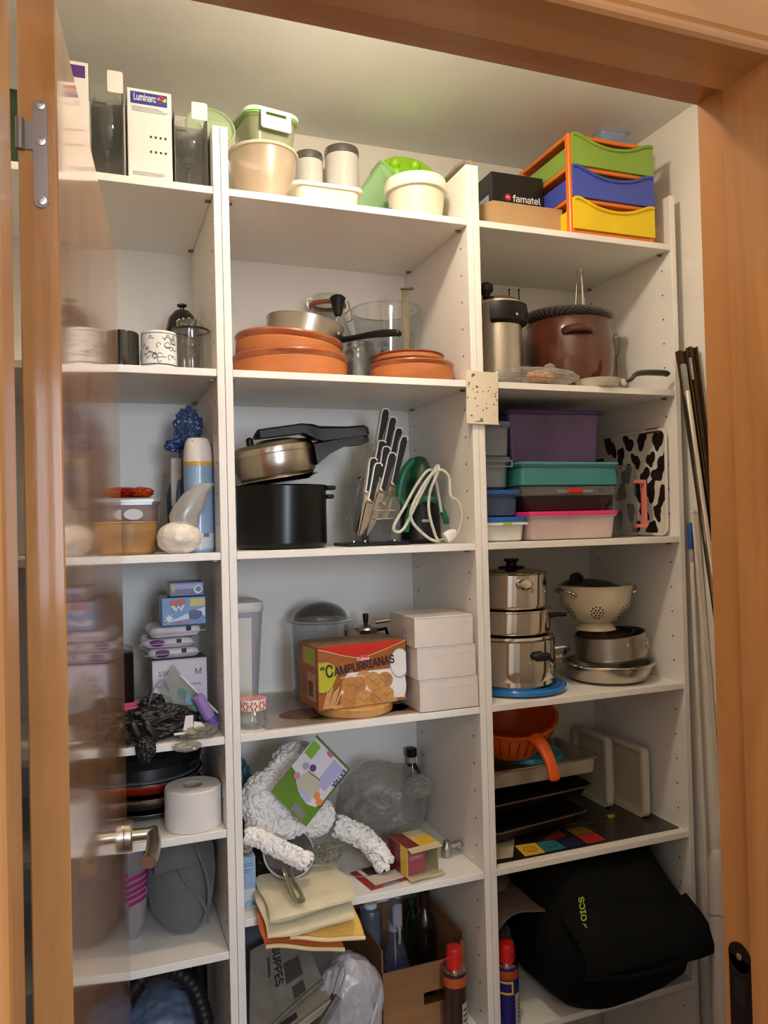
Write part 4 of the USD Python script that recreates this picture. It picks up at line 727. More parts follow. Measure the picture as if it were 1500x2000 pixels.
# clear lunch box with a pink handle, standing on its side
x0, x1 = xu(1199, .07, zC_ + .06), xu(1253, .07, zC_ + .06); h = zv(908, x1, .07) - zC_; w = x1 - x0
t = T('lunch_box', 'clear lunch box with a coral handle standing on edge before the cow-print tray', 'lunch box', ((x0 + x1) / 2, .125, zC_))
t.p('box_body', rrl([(w * .9, .09, .016, 0), (w, .10, .02, .006), (w, .10, .02, h - .006), (w * .9, .09, .016, h)]), clear('smoky_clear', (.88, .88, .88), .14, .08, C(150, 148, 146), 1.45))
coral = plas('coral_plastic', (232, 130, 116), .35); q0, q1 = zv(1030, x1, .07) - zC_, zv(937, x1, .07) - zC_
t.p('coral_handle', mv(up(ext(sbox(-.012, q0, .020, q1).difference(sbox(-.02, q0 + .009, .0125, q1 - .009)), .014)), w / 2 - .004, -.044, 0), coral)
# cow-print tray leaning on the right panel
xA, yA = 1.12, .035; hC = zv(838, xA, yA) - zC_
t = T('cow_print_tray', 'white tray with black cow-print patches leaning against the right panel', 'tray', (1.1215, .185, zC_ + .0075), (0, 1.2, -88.5), None)
W, H = .30, hC - .004; mC = plas('cow_white', (230, 224, 212), .3, coat=.3)
tr = sbox(-W / 2, 0, W / 2, H).buffer(-.022).buffer(.022)
t.p('tray_face', mv(up(ext(tr, .002)), y=.001), mC); t.p('tray_rim', tube([(a, -.004, b) for a, b in list(tr.exterior.coords)[:-1]], .0042, 8, True), mC)
rng = np.random.RandomState(17); blk = plas('cow_black', (36, 28, 28), .35)
U0 = [(.40, .90), (.20, .92), (.00, .90), (.30, .74), (.10, .74), (.45, .72), (-.12, .76), (.40, .56), (.20, .57), (-.02, .58), (.45, .38), (.29, .40), (.11, .40), (-.12, .42), (.38, .20), (.20, .22), (.02, .22), (.30, .05), (.10, .05), (-.25, .62), (-.28, .88), (-.42, .74), (-.28, .32), (-.42, .46), (-.15, .12), (-.35, .12)]
for i, (a, b) in enumerate(U0):
    cx, cz, ph = a * W + rng.uniform(-.006, .006), b * H + rng.uniform(-.006, .006), rng.uniform(0, 6.3, 3); r0, el, th = rng.uniform(.014, .019), rng.uniform(1.1, 1.9), rng.uniform(-.5, .5)
    rp_ = [(r0 * (1 + .22 * sin(2 * q + ph[0]) + .16 * sin(3 * q + ph[1]) + .08 * sin(5 * q + ph[2])), q) for q in np.linspace(0, 2 * pi, 40, endpoint=False)]
    ps = Polygon([(cx + q * cos(w_) * cos(th) - q * el * sin(w_) * sin(th), cz + q * cos(w_) * sin(th) + q * el * sin(w_) * cos(th)) for q, w_ in rp_]).buffer(0).intersection(tr.buffer(-.004))
    if not ps.is_empty and ps.area > 2e-5: t.p('cow_patch', mv(up(ext(ps, .0006)), y=-.0011), blk)
t.p('back_clip', mv(box(.05, .006, .012, .002), W / 2 - .05, -.004, H - .006), plas('brown_bar', (74, 58, 44), .5))

# ================================================================== fourth shelf, left column
def place(u, v, z): q = at(u, v, Z=z); return q[0], q[1]
y = .10; x0, x1 = xu(298, y, zD + .08), xu(405, y, zD + .08); h = zv(1283, x1, y) - zD; w = x1 - x0
t = T('glove_box', 'white and grey cardboard box of disposable gloves with purple lettering', 'box', ((x0 + x1) / 2, y + .06, zD)); f = -.0602
t.p('box_body', box(w, .12, h, .001), mat('glove_card', C(196, 192, 200), .6, var=.02)); t.p('top_face', b6(-w / 2 + .001, w / 2 - .001, -.059, .059, h, h + .0006, .0002), plas('slate_card', (92, 88, 104), .6))
lb = t.p('front_label', flat(rect(-w / 2 + .001, w / 2 - .001, h * .36, h * .98), f), plas('label_lilac_white', (214, 210, 220), .55))
for s_, hh_, xx_, zz_, b_ in (('100', .0095, -w * .40, h * .78, False), ('M', .0125, w * .27, h * .77, False), ('Guantes de vinilo desechables', .0052, -w * .44, h * .62, False)):
    t.p('lettering', txt(s_, hh_, xx_, zz_, f - .0004, bold=b_, maxw=(w * .82 if len(s_) > 4 else None)), ink_purple, of=lb)
t.p('print_patch', flat(rect(-w * .44, -w * .38, h * .5, h * .53), f - .0004), ink_dark, of=lb); t.p('lower_face', flat(rect(-w / 2 + .001, w / 2 - .001, .001, h * .34), f), plas('green_grey_card', (140, 148, 128), .6))
zt0 = zD + h + .0008; wpk = .108
pw = clear('pad_wrapper', (.8, .78, .82), .8, .25, C(214, 208, 218), 1.4)
pk_l = ['lowest of three white wrapped pads on the glove box, purple flower print', 'middle one of three white wrapped pads on the glove box', 'topmost of three white wrapped pads on the glove box, corner print']
vts = [1275, 1247, 1213]; zz = zt0
for i in range(3):
    xc = xu((335, 333, 345)[i], y, zz); hh_ = (.0225, .0205, .026)[i]
    t = T('wrapped_pads', pk_l[i], 'packet', (xc, y + .06, zz), (0, 0, (4, -5, 3)[i]))
    def pad(hh_=hh_, i=i):
        rows = []
        for k, (zf, s) in enumerate(((0, .80), (.12, .92), (.45, 1.0), (.6, 1.0), (.88, .93), (1, .78))):
            rows.append([(px_ * s + (.004 * sin(9 * py_ / .1 + i)), py_ * s, zf * hh_ + (.0012 * sin(px_ * 90 + i) if 0 < k < 5 else 0)) for px_, py_ in rr(wpk, .11, .012, 5)])
        return loft(rows)
    t.p('pack_body', pad(), pw); t.p('seam', b6(-wpk / 2 - .004, wpk / 2 + .004, -.061, -.055, hh_ * .47, hh_ * .53, .0004), pw)
    t.p('print_mark', b6(.018, .028, -.0565, -.054, hh_ * .52, hh_ * .9, .0003), ink_dark)
    if i < 2: t.p('flower_print', mv(blob(.036, .008, hh_ * .7, 50 + i, .25, 2.5, 3), -.022, -.053, hh_ * .2), plas('purple_petal', (120, 48, 120), .5, var=.2))
    zz += hh_ + .0006
# two cartons on the pads
x0, x1 = xu(316, y, zz + .03), xu(402, y, zz + .03); h1 = zv(1164, x1, y) - zz; w = x1 - x0
t = T('washing_box', 'blue and white detergent carton with a yellow corner and a star burst', 'carton', ((x0 + x1) / 2, y + .04, zz)); f = -.0402
t.p('box_body', box(w, .08, h1, .001), plas('detergent_blue', (92, 142, 196), .3, coat=.3, var=.1)); g_ = plas('detergent_white', (206, 220, 230), .3); dk = plas('detergent_navy', (44, 48, 110), .3)
t.p('side_print', mv(b6(-.0004, 0, -.039, .039, .001, h1 - .001, .0001), -w / 2, 0, 0), dk)
t.p('yellow_panel', flat(rect(w * .14, w * .48, h1 * .66, h1 * .93), f), plas('detergent_yellow', (222, 192, 84), .35)); t.p('pale_sweep', flat([(-w * .4, h1 * .12), (w * .1, h1 * .42), (w * .48, h1 * .62), (w * .48, h1 * .3), (w * .05, h1 * .2)], f), g_)
t.p('red_lettering_block', flat([(-w * .32, h1 * .68), (w * .02, h1 * .74), (w * .03, h1 * .94), (-w * .33, h1 * .88)], f), plas('detergent_red', (206, 84, 78), .4)); t.p('white_letter_v', flat([(-w * .3, h1 * .7), (-w * .18, h1 * .48), (-w * .12, h1 * .64), (-w * .06, h1 * .48), (w * .02, h1 * .72), (-w * .04, h1 * .72), (-w * .07, h1 * .6), (-w * .12, h1 * .72), (-w * .17, h1 * .6), (-w * .23, h1 * .72)], f - .0004), g_)
bs = [(-w * .34 + (.011 if k % 2 == 0 else .0045) * cos(pi * k / 7), h1 * .26 + (.011 if k % 2 == 0 else .0045) * sin(pi * k / 7)) for k in range(14)]
t.p('star_burst', flat(bs, f - .0004), ink_white); t.p('tablet_print', flat([(w * .12, h1 * .2), (w * .1, h1 * .44), (w * .2, h1 * .55), (w * .4, h1 * .46), (w * .42, h1 * .3), (w * .28, h1 * .16)], f - .0004), dk); t.p('red_line', flat(rect(-w * .2, w * .15, h1 * .07, h1 * .11), f - .0004), plas('detergent_red'))
z2 = zz + h1 + .0006; y3 = y + .015; x0, x1 = xu(331, y3, z2), xu(399, y3, z2); h2 = zv(1135, x1, y3) - z2; w = x1 - x0
t = T('purple_box', 'dark purple carton with pale lettering on top of the detergent carton', 'carton', ((x0 + x1) / 2, y3 + .035, z2)); f = -.0352
t.p('box_body', box(w, .07, h2, .001), plas('violet_card', (48, 44, 112), .3, coat=.3, var=.1)); t.p('pale_band', flat(rect(-w * .46, w * .44, h2 * .52, h2 * .86), f), plas('violet_print_pale', (168, 170, 208), .4)); t.p('round_mark', flat(ell(w * .32, h2 * .45, h2 * .3, h2 * .3), f - .0004), g_); t.p('round_mark_core', flat(ell(w * .33, h2 * .47, h2 * .19, h2 * .19), f - .0008), plas('violet_card')); t.p('yellow_stripe', flat(rect(-w * .42, -w * .36, h2 * .3, h2 * .9), f - .0004), ink_yellow)
# jar, clear tubs, pile of bags and gloves
x, r = circ(198, 262, .20, zD + .08); h = zv(1262, x, .20) - zD
t = T('brown_jar', 'dark brown jar half behind the open door on the fourth shelf', 'jar', (x, .20, zD + .045)); h -= .045
t.p('jar_body', lathe([(0, 0), (r * .9, 0), (r, .006), (r, h * .86), (r * .9, h * .9), (0, h * .9)], 36), plas('brown_black', (44, 32, 28), .3)); t.p('lid', lathe([(r * .95, h * .88), (r * .98, h * .9), (r * .98, h), (r * .9, h), (r * .86, h - .004), (0, h - .004)], 36), clear('smoky_clear'))
t = T('clear_tub', 'low clear tub under the brown jar on the fourth shelf', 'tub', (x + .012, .20, zD)); t.p('tub_body', tub(.15, .13, .036, .016), pale); t.p('lid', mv(lidm(.152, .132, .009, .016), z=.0358), clear('clear_lid_film'))
tc = .03; xg_ = xu(330, tc, zD)
t = T('black_gloves', 'heap of crumpled black plastic gloves hanging over the edge of the fourth shelf', 'gloves', (xg_ - .02, .056, zD))
rubber = mat('black_rubber', C(26, 24, 22), .45, var=.15, scale=30, bump=.05, bscale=50)
t.p('glove_heap', blob(.185, .10, zv(1368, xg_, tc) - zD, 61, .30, 2.3, 5, True, .1), rubber); t.p('hanging_cuff', mv(blob(.04, .03, .055, 63, .3, 2.5), -.028, -.077, -.028), rubber)
for k, (a, b) in enumerate(((-.07, .2), (-.045, -.3), (-.02, .1))): t.p('finger', tube(smoothp([(a, -.03, .03), (a - .004, -.046, .04), (a + .008 + b * .01, -.052, .02), (a + .012, -.05, .006)], 5), [.008, .009, .008, .005], 10), rubber)
t.p('glove_cuff', mv(blob(.075, .04, .05, 66, .35, 2.6), .0, .035, .034), rubber)
t = T('zip_bag', 'clear triangular bag holding green and blue sachets leaning on the glove box', 'bag', (xu(350, .06, zD) - .003, .066, zD + .03)); P = lambda u, v, y_=.06: (xu(u, y_, zD + .05) - xu(350, .06, zD), zv(v, xu(u, y_, zD), y_) - zD - .03)
tri = [P(345, 1302), P(356, 1318), P(428, 1392), P(400, 1410), P(340, 1398), P(318, 1345)]
t.p('bag_front', mv(up(ext(Polygon(tri).buffer(.002), .010)), y=.005), clear('zip_film', (.82, .84, .82), .3, .12, C(170, 176, 170), 1.45))
t.p('seal_strip', tube([(tri[1][0], -.007, tri[1][1]), (tri[2][0], -.007, tri[2][1])], .0022, 6), white_p); t.p('dark_corner', flat([P(400, 1384), P(428, 1392), P(420, 1408), P(398, 1412)], -.0056), ink_dark)
for (u, v, q, nm, rgb) in ((360, 1352, .010, 'sachet_green', (80, 130, 110)), (374, 1367, .011, 'sachet_blue', (110, 160, 185)), (387, 1380, .010, 'sachet_teal', (90, 140, 150))):
    a = P(u, v); t.p('sachet', flat(ell(a[0], a[1], q, q * .8, 18, -.8), -.0056, .002), plas(nm, rgb, .3))
t.p('clear_handle', tube(smoothp([(*P(290, 1392)[:1], -.01, P(290, 1392)[1]), (P(303, 1348)[0], -.008, P(303, 1348)[1]), (P(322, 1328)[0], -.006, P(322, 1328)[1]), (P(334, 1350)[0], -.006, P(334, 1350)[1])], 6), .004, 8, flat=.5), clear('zip_film'))
t = T('paper_scraps', 'torn white card scrap lying on the black gloves', 'paper', (xu(372, .0, zD), .005, zD + .022), (0, 0, 0)); t.p('scrap', mv(up(ext(Polygon([(-.014, -.002), (.006, -.004), (.007, .028), (-.008, .028)]), .0012)), y=0), card_w); t.p('scrap', mv(up(ext(Polygon([(.007, .0), (.03, .002), (.022, .012), (.008, .016)]), .0012)), y=-.002), card_w); t.p('strip', b6(-.032, .012, -.006, -.003, -.008, -.003, .0008), card_w)
t = T('crumpled_bag', 'crumpled clear bag at the front right corner of the fourth left shelf', 'bag', (xu(385, .02, zD), .016, zD), (0, 0, 0)); t.p('bag_film', blob(.085, .06, .030, 71, .4, 3.0, 4), clear('grey_film', (.84, .82, .76), .36, .14, C(176, 170, 156), 1.45)); t.p('bag_lip', mv(blob(.06, .026, .022, 73, .4, 3.0, 3), -.024, -.036, -.016), clear('grey_film'))
t = T('lilac_roll', 'lilac roll of bin bags leaning in the corner by the left upright', 'roll', (-.0487, .034, zD + .017), (0, -27, 0)); t.p('roll_body', lathe([(0, 0), (.0125, .0), (.0125, .07), (.010, .072), (0, .07)], 28), plas('lilac', (150, 124, 186), .45)); t.p('label_band', lathe([(.0124, .002), (.0128, .003), (.0128, .02), (.0124, .021)], 28), plas('violet_band', (98, 74, 150), .4)); t.p('core', lathe([(.004, -.0006), (.008, -.0006), (.008, .001), (.004, .001)], 20), ink_purple)
t = T('pink_packet', 'pink packet peeking out behind the black gloves by the door', 'packet', (xu(247, .11, zD), .115, zD)); t.p('packet_body', rrl([(.05, .02, .006, 0), (.056, .024, .008, .008), (.054, .022, .008, .05), (.05, .006, .003, .056)]), plas('hot_pink', (196, 62, 110), .4)); t.p('fold', b6(-.026, .026, -.0015, .0015, .0555, .064, .0005), plas('hot_pink'))

# ================================================================== fourth shelf, middle column
mx = plas('mat_brown', (120, 82, 62), .5, var=.25, scale=9)
q0, q1 = place(527, 1436, zD), place(850, 1388, zD)
t = T('shelf_mat', 'glossy brown printed mat lying on the fourth middle shelf', 'mat', (.255, .17, zD)); t.p('mat_sheet', mv(ext(sbox(-.20, -.155, .27, .19).buffer(-.01).buffer(.01), .0012), 0, 0, 0), plas('mat_grey', (150, 136, 126), .3, coat=.3))
for cx, cy, a, b, m_ in ((-.08, -.06, .07, .05, mx), (.05, -.09, .10, .045, plas('mat_wine', (96, 48, 40), .4, var=.2)), (.17, -.10, .09, .04, plas('mat_maroon', (104, 44, 36), .4, var=.2)), (-.07, -.115, .028, .016, plas('mat_olive', (120, 112, 70), .4))): t.p('mat_print', mv(ext(Polygon(ell(cx, cy, a, b)), .0004), z=.0012), m_)
zM = zD + .0018
x, r = circ(436, 517, .25, zD + .1); h = zv(1170, x, .25) - zD
t = T('filter_jug', 'tall white and clear plastic jug at the left of the fourth middle shelf', 'jug', (.0485, .25, zD))
wj = .092; t.p('jug_body', rrl([(wj * .62, .09, .02, 0), (wj * .66, .10, .024, .006), (wj * .98, .13, .03, h * .90), (wj * .9, .125, .028, h * .90), (wj * .58, .09, .02, .01)]), clear('jug_film', (.90, .91, .94), .42, .1, C(226, 228, 236), 1.45)); t.p('lid', rrl([(wj, .134, .03, h * .9), (wj * 1.03, .138, .03, h * .93), (wj * 1.0, .134, .03, h * .985), (wj * .8, .11, .026, h), (wj * .76, .1, .02, h)]), plas('jug_lid', (228, 222, 218), .4)); t.p('filter_insert', rrl([(.05, .07, .015, h * .12), (.062, .085, .02, h * .88)]), plas('filter_pinkish', (222, 208, 204), .5)); t.p('front_panel', mv(b6(-.03, .012, -.002, .0, h * .1, h * .86, .0006), 0, -.0575, 0, rx=4), white_p)
x, r = circ(469, 523, .045, zD + .02); h = zv(1364, x, .045) - zD; x = max(x, r + .0015)
t = T('gingham_jar', 'small glass jar with a red and white gingham lid', 'jar', (x, .05, zD + .0002))
t.p('jar_body', lathe([(0, 0), (r * .85, 0), (r * .95, .005), (r * .98, h * .3), (r * .94, h * .55), (r * .86, h * .64), (r * .8, h * .64), (r * .88, h * .5), (r * .9, .008), (0, .006)], 36), glass2); ld = t.p('lid', lathe([(r * .92, h * .62), (r * 1.0, h * .64), (r * 1.0, h * .94), (r * .96, h), (0, h)], 40), plas('lid_white', (236, 224, 220), .3)); lr = plas('gingham_red', (206, 58, 48), .35)
for k in range(20):
    for j in range(3):
        if (k + j) % 2 == 0:
            a0, a1 = 2 * pi * k / 20, 2 * pi * (k + 1) / 20; zq = h * (.65 + .1 * j); t.p('gingham_check', loft([[(rr0 * cos(a0 + (a1 - a0) * q), rr0 * sin(a0 + (a1 - a0) * q), z_) for q, z_ in ((0, zq), (1, zq), (1, zq + h * .095), (0, zq + h * .095))] for rr0 in (r * .99, r * 1.008)]), lr, of=ld)
for ga in range(-3, 4):
    for gb in range(-3, 4):
        if (ga + gb) % 2 == 0 and math.hypot(ga, gb) * .0077 < r * .88: t.p('gingham_check', mv(b6(-.0036, .0036, -.0036, .0036, h - .0002, h + .0004, .0001), ga * .0077, gb * .0077, 0), lr, of=ld)
# clear steamer with a smoked dome
x, r = circ(562, 688, .29, zM + .1); h = zv(1218, x, .29 - r) - zM; h2 = zv(1174, x, .29) - zM
t = T('domed_steamer', 'clear food steamer basket with a grey smoked dome lid behind the biscuit box', 'steamer', (x, .285, zM))
t.p('basket', lathe([(0, 0), (r * .85, 0), (r * .9, .006), (r * .95, h - .004), (r * 1.04, h), (r * .93, h), (r * .86, .01), (0, .008)], 44), acryl); t.p('rim_ring', tube([(r * 1.04 * cos(a), r * 1.04 * sin(a), h + .001) for a in np.linspace(0, 2 * pi, 44, endpoint=False)], .002, 6, True), acryl)
t.p('dome_lid', lathe([(r * .88, h + .003)] + [(r * .86 * cos(q), h + .003 + (h2 - h - .003) * sin(q)) for q in np.linspace(.05, pi / 2, 12)], 44), clear('smoked_dome', (.48, .47, .44), .35, .08, C(96, 94, 88), 1.45)); t.p('side_tab', mv(box(.022, .018, .004, .001), r * 1.02, 0, h - .002), acryl); t.p('side_tab', mv(box(.022, .018, .004, .001), -r * 1.02, 0, h - .002), acryl); t.p('stick', tube([(r * .55, -r * .9, .0), (r * .55, -r * .9, h * .97)], .0035, 8), chrome)
x = xu(722, .24, zM + .1); h = zv(1200, x, .24) - zM; rm = .031
t = T('moka_pot', 'steel moka pot with a black knob behind the biscuit box', 'moka pot', (x, .265, zM))
t.p('pot_body', lathe([(0, 0), (rm, 0), (rm * .98, h * .3), (rm * .72, h * .44), (rm * .75, h * .48), (rm * 1.0, h * .72), (rm * 1.02, h * .8), (0, h * .8)], 8), chrome); ld = t.p('lid', lathe([(rm * 1.04, h * .8), (rm * 1.0, h * .83), (rm * .5, h * .87), (0, h * .88)], 32), satin); t.p('knob', lathe([(.004, h * .87), (.006, h * .89), (.0075, h * .98), (.006, h), (0, h)], 16), black_p, of=ld); t.p('handle', tube([(rm * .9, -.004, h * .78), (rm * 1.6, -.012, h * .8), (rm * 1.75, -.013, h * .7), (rm * 1.7, -.012, h * .45)], [.005, .006, .006, .005], 8, flat=.8), black_p); t.p('spare_handle', tube([(rm * .5, -.03, h * .90), (rm * 2.2, -.032, h * .92)], .005, 8), chrome)
# round board and biscuit box
A_, B_, C_ = at(623, 1390, Z=zM + .021), at(795, 1367, Z=zM + .021), at(581, 1371, Z=zM + .021)
ang = math.degrees(math.atan2(B_[1] - A_[1], B_[0] - A_[0])); wB = math.hypot(*(B_ - A_)[:2]); dB = .125; hB = zv(1265, A_[0], A_[1]) - zM - .021
xr, rr_b = .277, .088
t = T('round_board', 'round wooden board under the biscuit box', 'board', (xr, .098, zM)); pine = mat('pine_board', C(206, 158, 92), .4, var=.1, scale=6, stretch=(6, 1, 1), col2=C(176, 124, 64))
t.p('board_disc', disc(rr_b, .0205, 56, .003), pine); t.p('board_foot', mv(disc(.012, .0012, 16, .0003), 0, 0, -.0006), pine)
t = T('biscuit_box', 'orange-brown biscuit carton with printed biscuits, apples and a red banner', 'biscuit box', (A_[0], A_[1], zM + .0212), (0, 0, ang)); f = -.0003
t.p('box_body', mv(box(wB, dB, hB, .0012), wB / 2, dB / 2, 0), mat('biscuit_brown', C(176, 106, 48), .35, var=.12, scale=6, stretch=(1, 1, 6), col2=C(140, 76, 30), coat=.3))
P2 = lambda a, b: (a * wB, b * hB); FR = sbox(.0005, .0005, wB - .0005, hB - .0005)
def pr(name, poly, m_, lay=0, of=None):
    g = Polygon(poly) if not hasattr(poly, 'geoms') and isinstance(poly, list) else poly; g = g.buffer(0).intersection(FR)
    return t.p(name, mv(up(ext(g, .0003)), y=f + .0003 - .0003 * lay), m_, of=of)
red_ = plas('banner_red', (204, 44, 34), .35); pr('red_banner', [P2(0, 1), P2(0, .98), P2(.12, .93), P2(.28, .85), P2(.42, .80), P2(.58, .82), P2(.78, .90), P2(.97, .99), P2(1, 1)], red_, 1)
bd = plas('biscuit_gold', (216, 160, 90), .5, var=.14, scale=60); tan_l = plas('banner_line', (236, 190, 130), .4)
pr('banner_line', LineString([P2(0, .96), P2(.12, .91), P2(.28, .83), P2(.42, .78), P2(.58, .80), P2(.78, .88), P2(1, .99)]).buffer(.0009), tan_l, 2)
lb = pr('brand_oval', ell(.5 * wB, .755 * hB, .0145, .0085), plas('brand_pink', (226, 84, 84), .4), 3); t.p('lettering', mv(txt('Cuétara', .0062, 0, 0, 0, center=True, bold=True), .5 * wB, f - .0012, .732 * hB), ink_white, of=lb)
pr('plate_print', unary_union([Polygon(ell(.62 * wB, .25 * hB, .080, .068))]).intersection(sbox(0, .06 * hB, wB, .55 * hB)), ink_white, 1)
pr('milk_cup', ell(.92 * wB, .62 * hB, .0245, .034), plas('milk_rim', (170, 176, 190), .4), 2); pr('milk_surface', ell(.92 * wB, .625 * hB, .0225, .031), ink_white, 3)
ap = plas('apple_green', (196, 196, 50), .35, var=.1); pr('apple_print', unary_union([Point(.02 * wB, .56 * hB).buffer(.027), Point(.075 * wB, .56 * hB).buffer(.027), Point(.05 * wB, .47 * hB).buffer(.026)]), ap, 2); pr('apple_stem', ell(.045 * wB, .66 * hB, .006, .004), plas('apple_dark', (96, 90, 20), .5), 3)
for k in range(7): pr('wheat_print', LineString([P2(.05 + .02 * k, .03), P2(.10 + .025 * k, .28 + .03 * (k % 3))]).buffer(.0012), tan_l, 2)
for i, (a, b, q) in enumerate(((.34, .36, .020), (.50, .44, .019), (.74, .37, .020), (.60, .40, .019), (.42, .33, .022), (.64, .345, .022), (.33, .13, .021), (.50, .11, .021), (.66, .12, .021), (.76, .14, .018))):
    bc = pr('biscuit_print', ell(a * wB, b * hB, q, q * .92), bd if i % 2 else plas('biscuit_tan', (200, 138, 72), .5, var=.14, scale=60), 4 + i * .1)
    pr('biscuit_crack', LineString([(a * wB - q * .5, b * hB + q * .2), (a * wB + q * .1, b * hB - q * .25), (a * wB + q * .55, b * hB + q * .15)]).buffer(.0007), plas('biscuit_line', (150, 92, 42), .6), 5.3)
pr('board_print', [P2(.16, .0), P2(.16, .055), P2(.3, .075), P2(.88, .075), P2(.88, 0)], plas('board_print', (206, 156, 92), .5), 2)
t.p('title_lettering', mv(txt('C', .026, 0, 0, 0, bold=True, maxw=.0175), .075 * wB, f - .0022, .515 * hB, ry=-4.5), plas('title_dark', (54, 36, 48), .4)); t.p('title_lettering', mv(txt('AMPURRIANAS', .0185, 0, 0, 0, bold=True, maxw=.69 * wB), .17 * wB, f - .0022, .53 * hB, ry=-6), plas('title_dark'))
t.p('weight_lettering', mv(txt('755 g', .0085, 0, 0, 0), .82 * wB, f - .0012, .07 * hB), ink_white); t.p('small_print', mv(txt('galletas tostadas', .0035, 0, 0, 0, maxw=.26 * wB), .24 * wB, f - .0012, .475 * hB), ink_white)
t.p('side_print', mv(b6(-.0004, 0, .02, .07, hB * .12, hB * .55, .0001), 0, 0, 0), plas('side_cream', (190, 150, 110), .5)); t.p('side_print', mv(b6(-.0004, 0, .02, .095, hB * .68, hB * .95, .0001), 0, 0, 0), ap); t.p('side_photo', mv(b6(-.0008, -.0004, .032, .062, hB * .18, hB * .42, .0001), 0, 0, 0), plas('side_brown', (110, 66, 34), .5))
t.p('top_flap', b6(.004, wB - .004, .003, dB - .003, hB, hB + .0008, .0003), plas('flap_brown', (126, 92, 54), .5))
# three white boxes
bx = at(823, 1395.6, Z=zD); x1 = .5465; w = x1 - bx[0]; hs3 = [zv(v, bx[0], bx[1]) for v in (1331, 1267, 1207)]; z0 = zM
wb_l = ['bottom of three stacked plain white film-wrapped cartons', 'middle of three stacked plain white film-wrapped cartons', 'top of three stacked plain white film-wrapped cartons']
for i in range(3):
    h = hs3[i] - z0 - .0005; off = (0, -.004, -.009)[i]
    t = T('white_carton', wb_l[i], 'carton', (bx[0] + w / 2 + off, bx[1] + .003 + .0825, z0), group=None)
    t.p('box_body', box(w - .002, .155, h, .001), plas('carton_white_gloss', (226, 216, 206), .3, coat=.2)); t.p('lid_gap', b6(-w / 2 + .003, w / 2 - .003, -.0779, -.0772, h * .955, h * .965, .0001), ink_grey)
    t.p('film_fold', mv(tube(smoothp([(-w * .4, -.0798, h * .62), (0, -.0798, h * (.70 + .04 * i)), (w * .45, -.0798, h * .74)], 6), .0007, 5)), film); t.p('side_barcode', cat(*[b6(-w / 2 + .0006, -w / 2 + .001, -.03 + .004 * k, -.0278 + .004 * k, h * .2, h * .55, .0001) for k in range(7)]), ink_grey, kind='stuff')
    z0 += h + .0005

# ================================================================== fourth shelf, right column
x, r = circ(918, 1107, .13, zD + .012); x = max(x, r + .5825)
blup = plas('azure_plastic', (36, 120, 190), .25, coat=.3)
t = T('blue_plate', 'round azure blue plastic plate under the stack of steel pots', 'plate', (x, .13, zD)); t.p('plate_body', lathe([(0, 0), (r * .8, 0), (r * .97, .004), (r, .008), (r, .014), (r * .96, .017), (r * .9, .013), (0, .013)], 56), blup); t.p('ring_step', lathe([(r * .85, .0128), (r * .85, .018), (r * .80, .018), (r * .80, .0128)], 56), blup)
z0 = zD + .0135; xq, rq = circ(925, 1085, .13, zD + .07); xq = max(xq, rq + .586); zt = zv(1243, xq, .13)
t = T('cooking_pot', 'large shiny steel cooking pot at the bottom of the pot stack', 'pot', (xq, .13, z0)); h = zt - z0
t.p('pot_body', lathe([(0, 0), (rq * .86, 0), (rq * .92, .004), (rq * .985, .03), (rq, .05), (rq, h - .002), (rq * 1.03, h), (rq * .97, h), (rq * .96, .01), (0, .006)], 60), chrome); t.p('side_handle', mv(tube(smoothp([(0, -.02, h * .7), (.03, -.03, h * .74), (.046, -.018, h * .66), (.042, 0, h * .52), (.016, .01, h * .5), (0, .01, h * .6)], 6), .006, 8, flat=.6), rq * .97, 0, 0), chrome)
t.p('front_handle', mv(b6(-.022, .022, -.022, 0, h * .62, h * .78, .006), .012, -rq * .99, 0), black_soft); t.p('handle_rivet', mv(disc(.007, .003, 16), -.012, -rq * .965, h * .55, rx=90), chrome)
z1 = zt + .0004; zt2 = zv(1187, xq, .13)
t = T('saucepan', 'steel saucepan with a black side handle in the middle of the pot stack', 'pan', (xq - .003, .132, z1)); h = zt2 - z1; r2 = rq * .93
t.p('lid_rim', lathe([(0, 0), (rq * 1.0, 0), (rq * 1.02, .003), (rq * 1.0, .008), (r2, .010), (0, .010)], 56), chrome); t.p('pan_body', lathe([(0, .0102), (r2 * .9, .0102), (r2 * .97, .014), (r2, .02), (r2, h - .006), (r2 * 1.05, h - .004), (r2 * 1.05, h), (0, h)], 56), chrome); t.p('handle', mv(tube([(0, -.03, h * .66), (.028, -.036, h * .72), (.052, -.038, h * .70)], [.009, .008, .007], 10, flat=.7), r2 * .86, 0, 0), black_soft); t.p('handle_ferrule', mv(b6(-.02, .008, -.036, -.02, h * .55, h * .82, .003), r2 * .84, 0, 0), satin)
z2 = zt2 + .0004; xs_, rs_ = circ(934, 1068, .13, z2 + .03); xs_ = max(xs_, rs_ + .5835); zt3 = zv(1119, xs_, .13)
t = T('small_pot', 'small lidded steel pot with a black knob, topmost of the pot stack', 'pot', (xs_, .13, z2)); h = zt3 - z2
t.p('pot_body', lathe([(0, 0), (rs_ * .9, 0), (rs_ * .97, .004), (rs_, .012), (rs_, h - .002), (rs_ * 1.03, h), (0, h)], 52), chrome); ld = t.p('lid', lathe([(rs_ * 1.03, h + .0002), (rs_ * 1.05, h + .003), (rs_ * .85, h + .008), (rs_ * .4, h + .0125), (0, h + .013)], 52), chrome); t.p('knob', lathe([(.03, h + .010), (.034, h + .013), (.03, h + .017), (.014, h + .019), (.013, h + .027), (.019, h + .031), (.018, h + .036), (0, h + .037)], 32), black_p, of=ld)
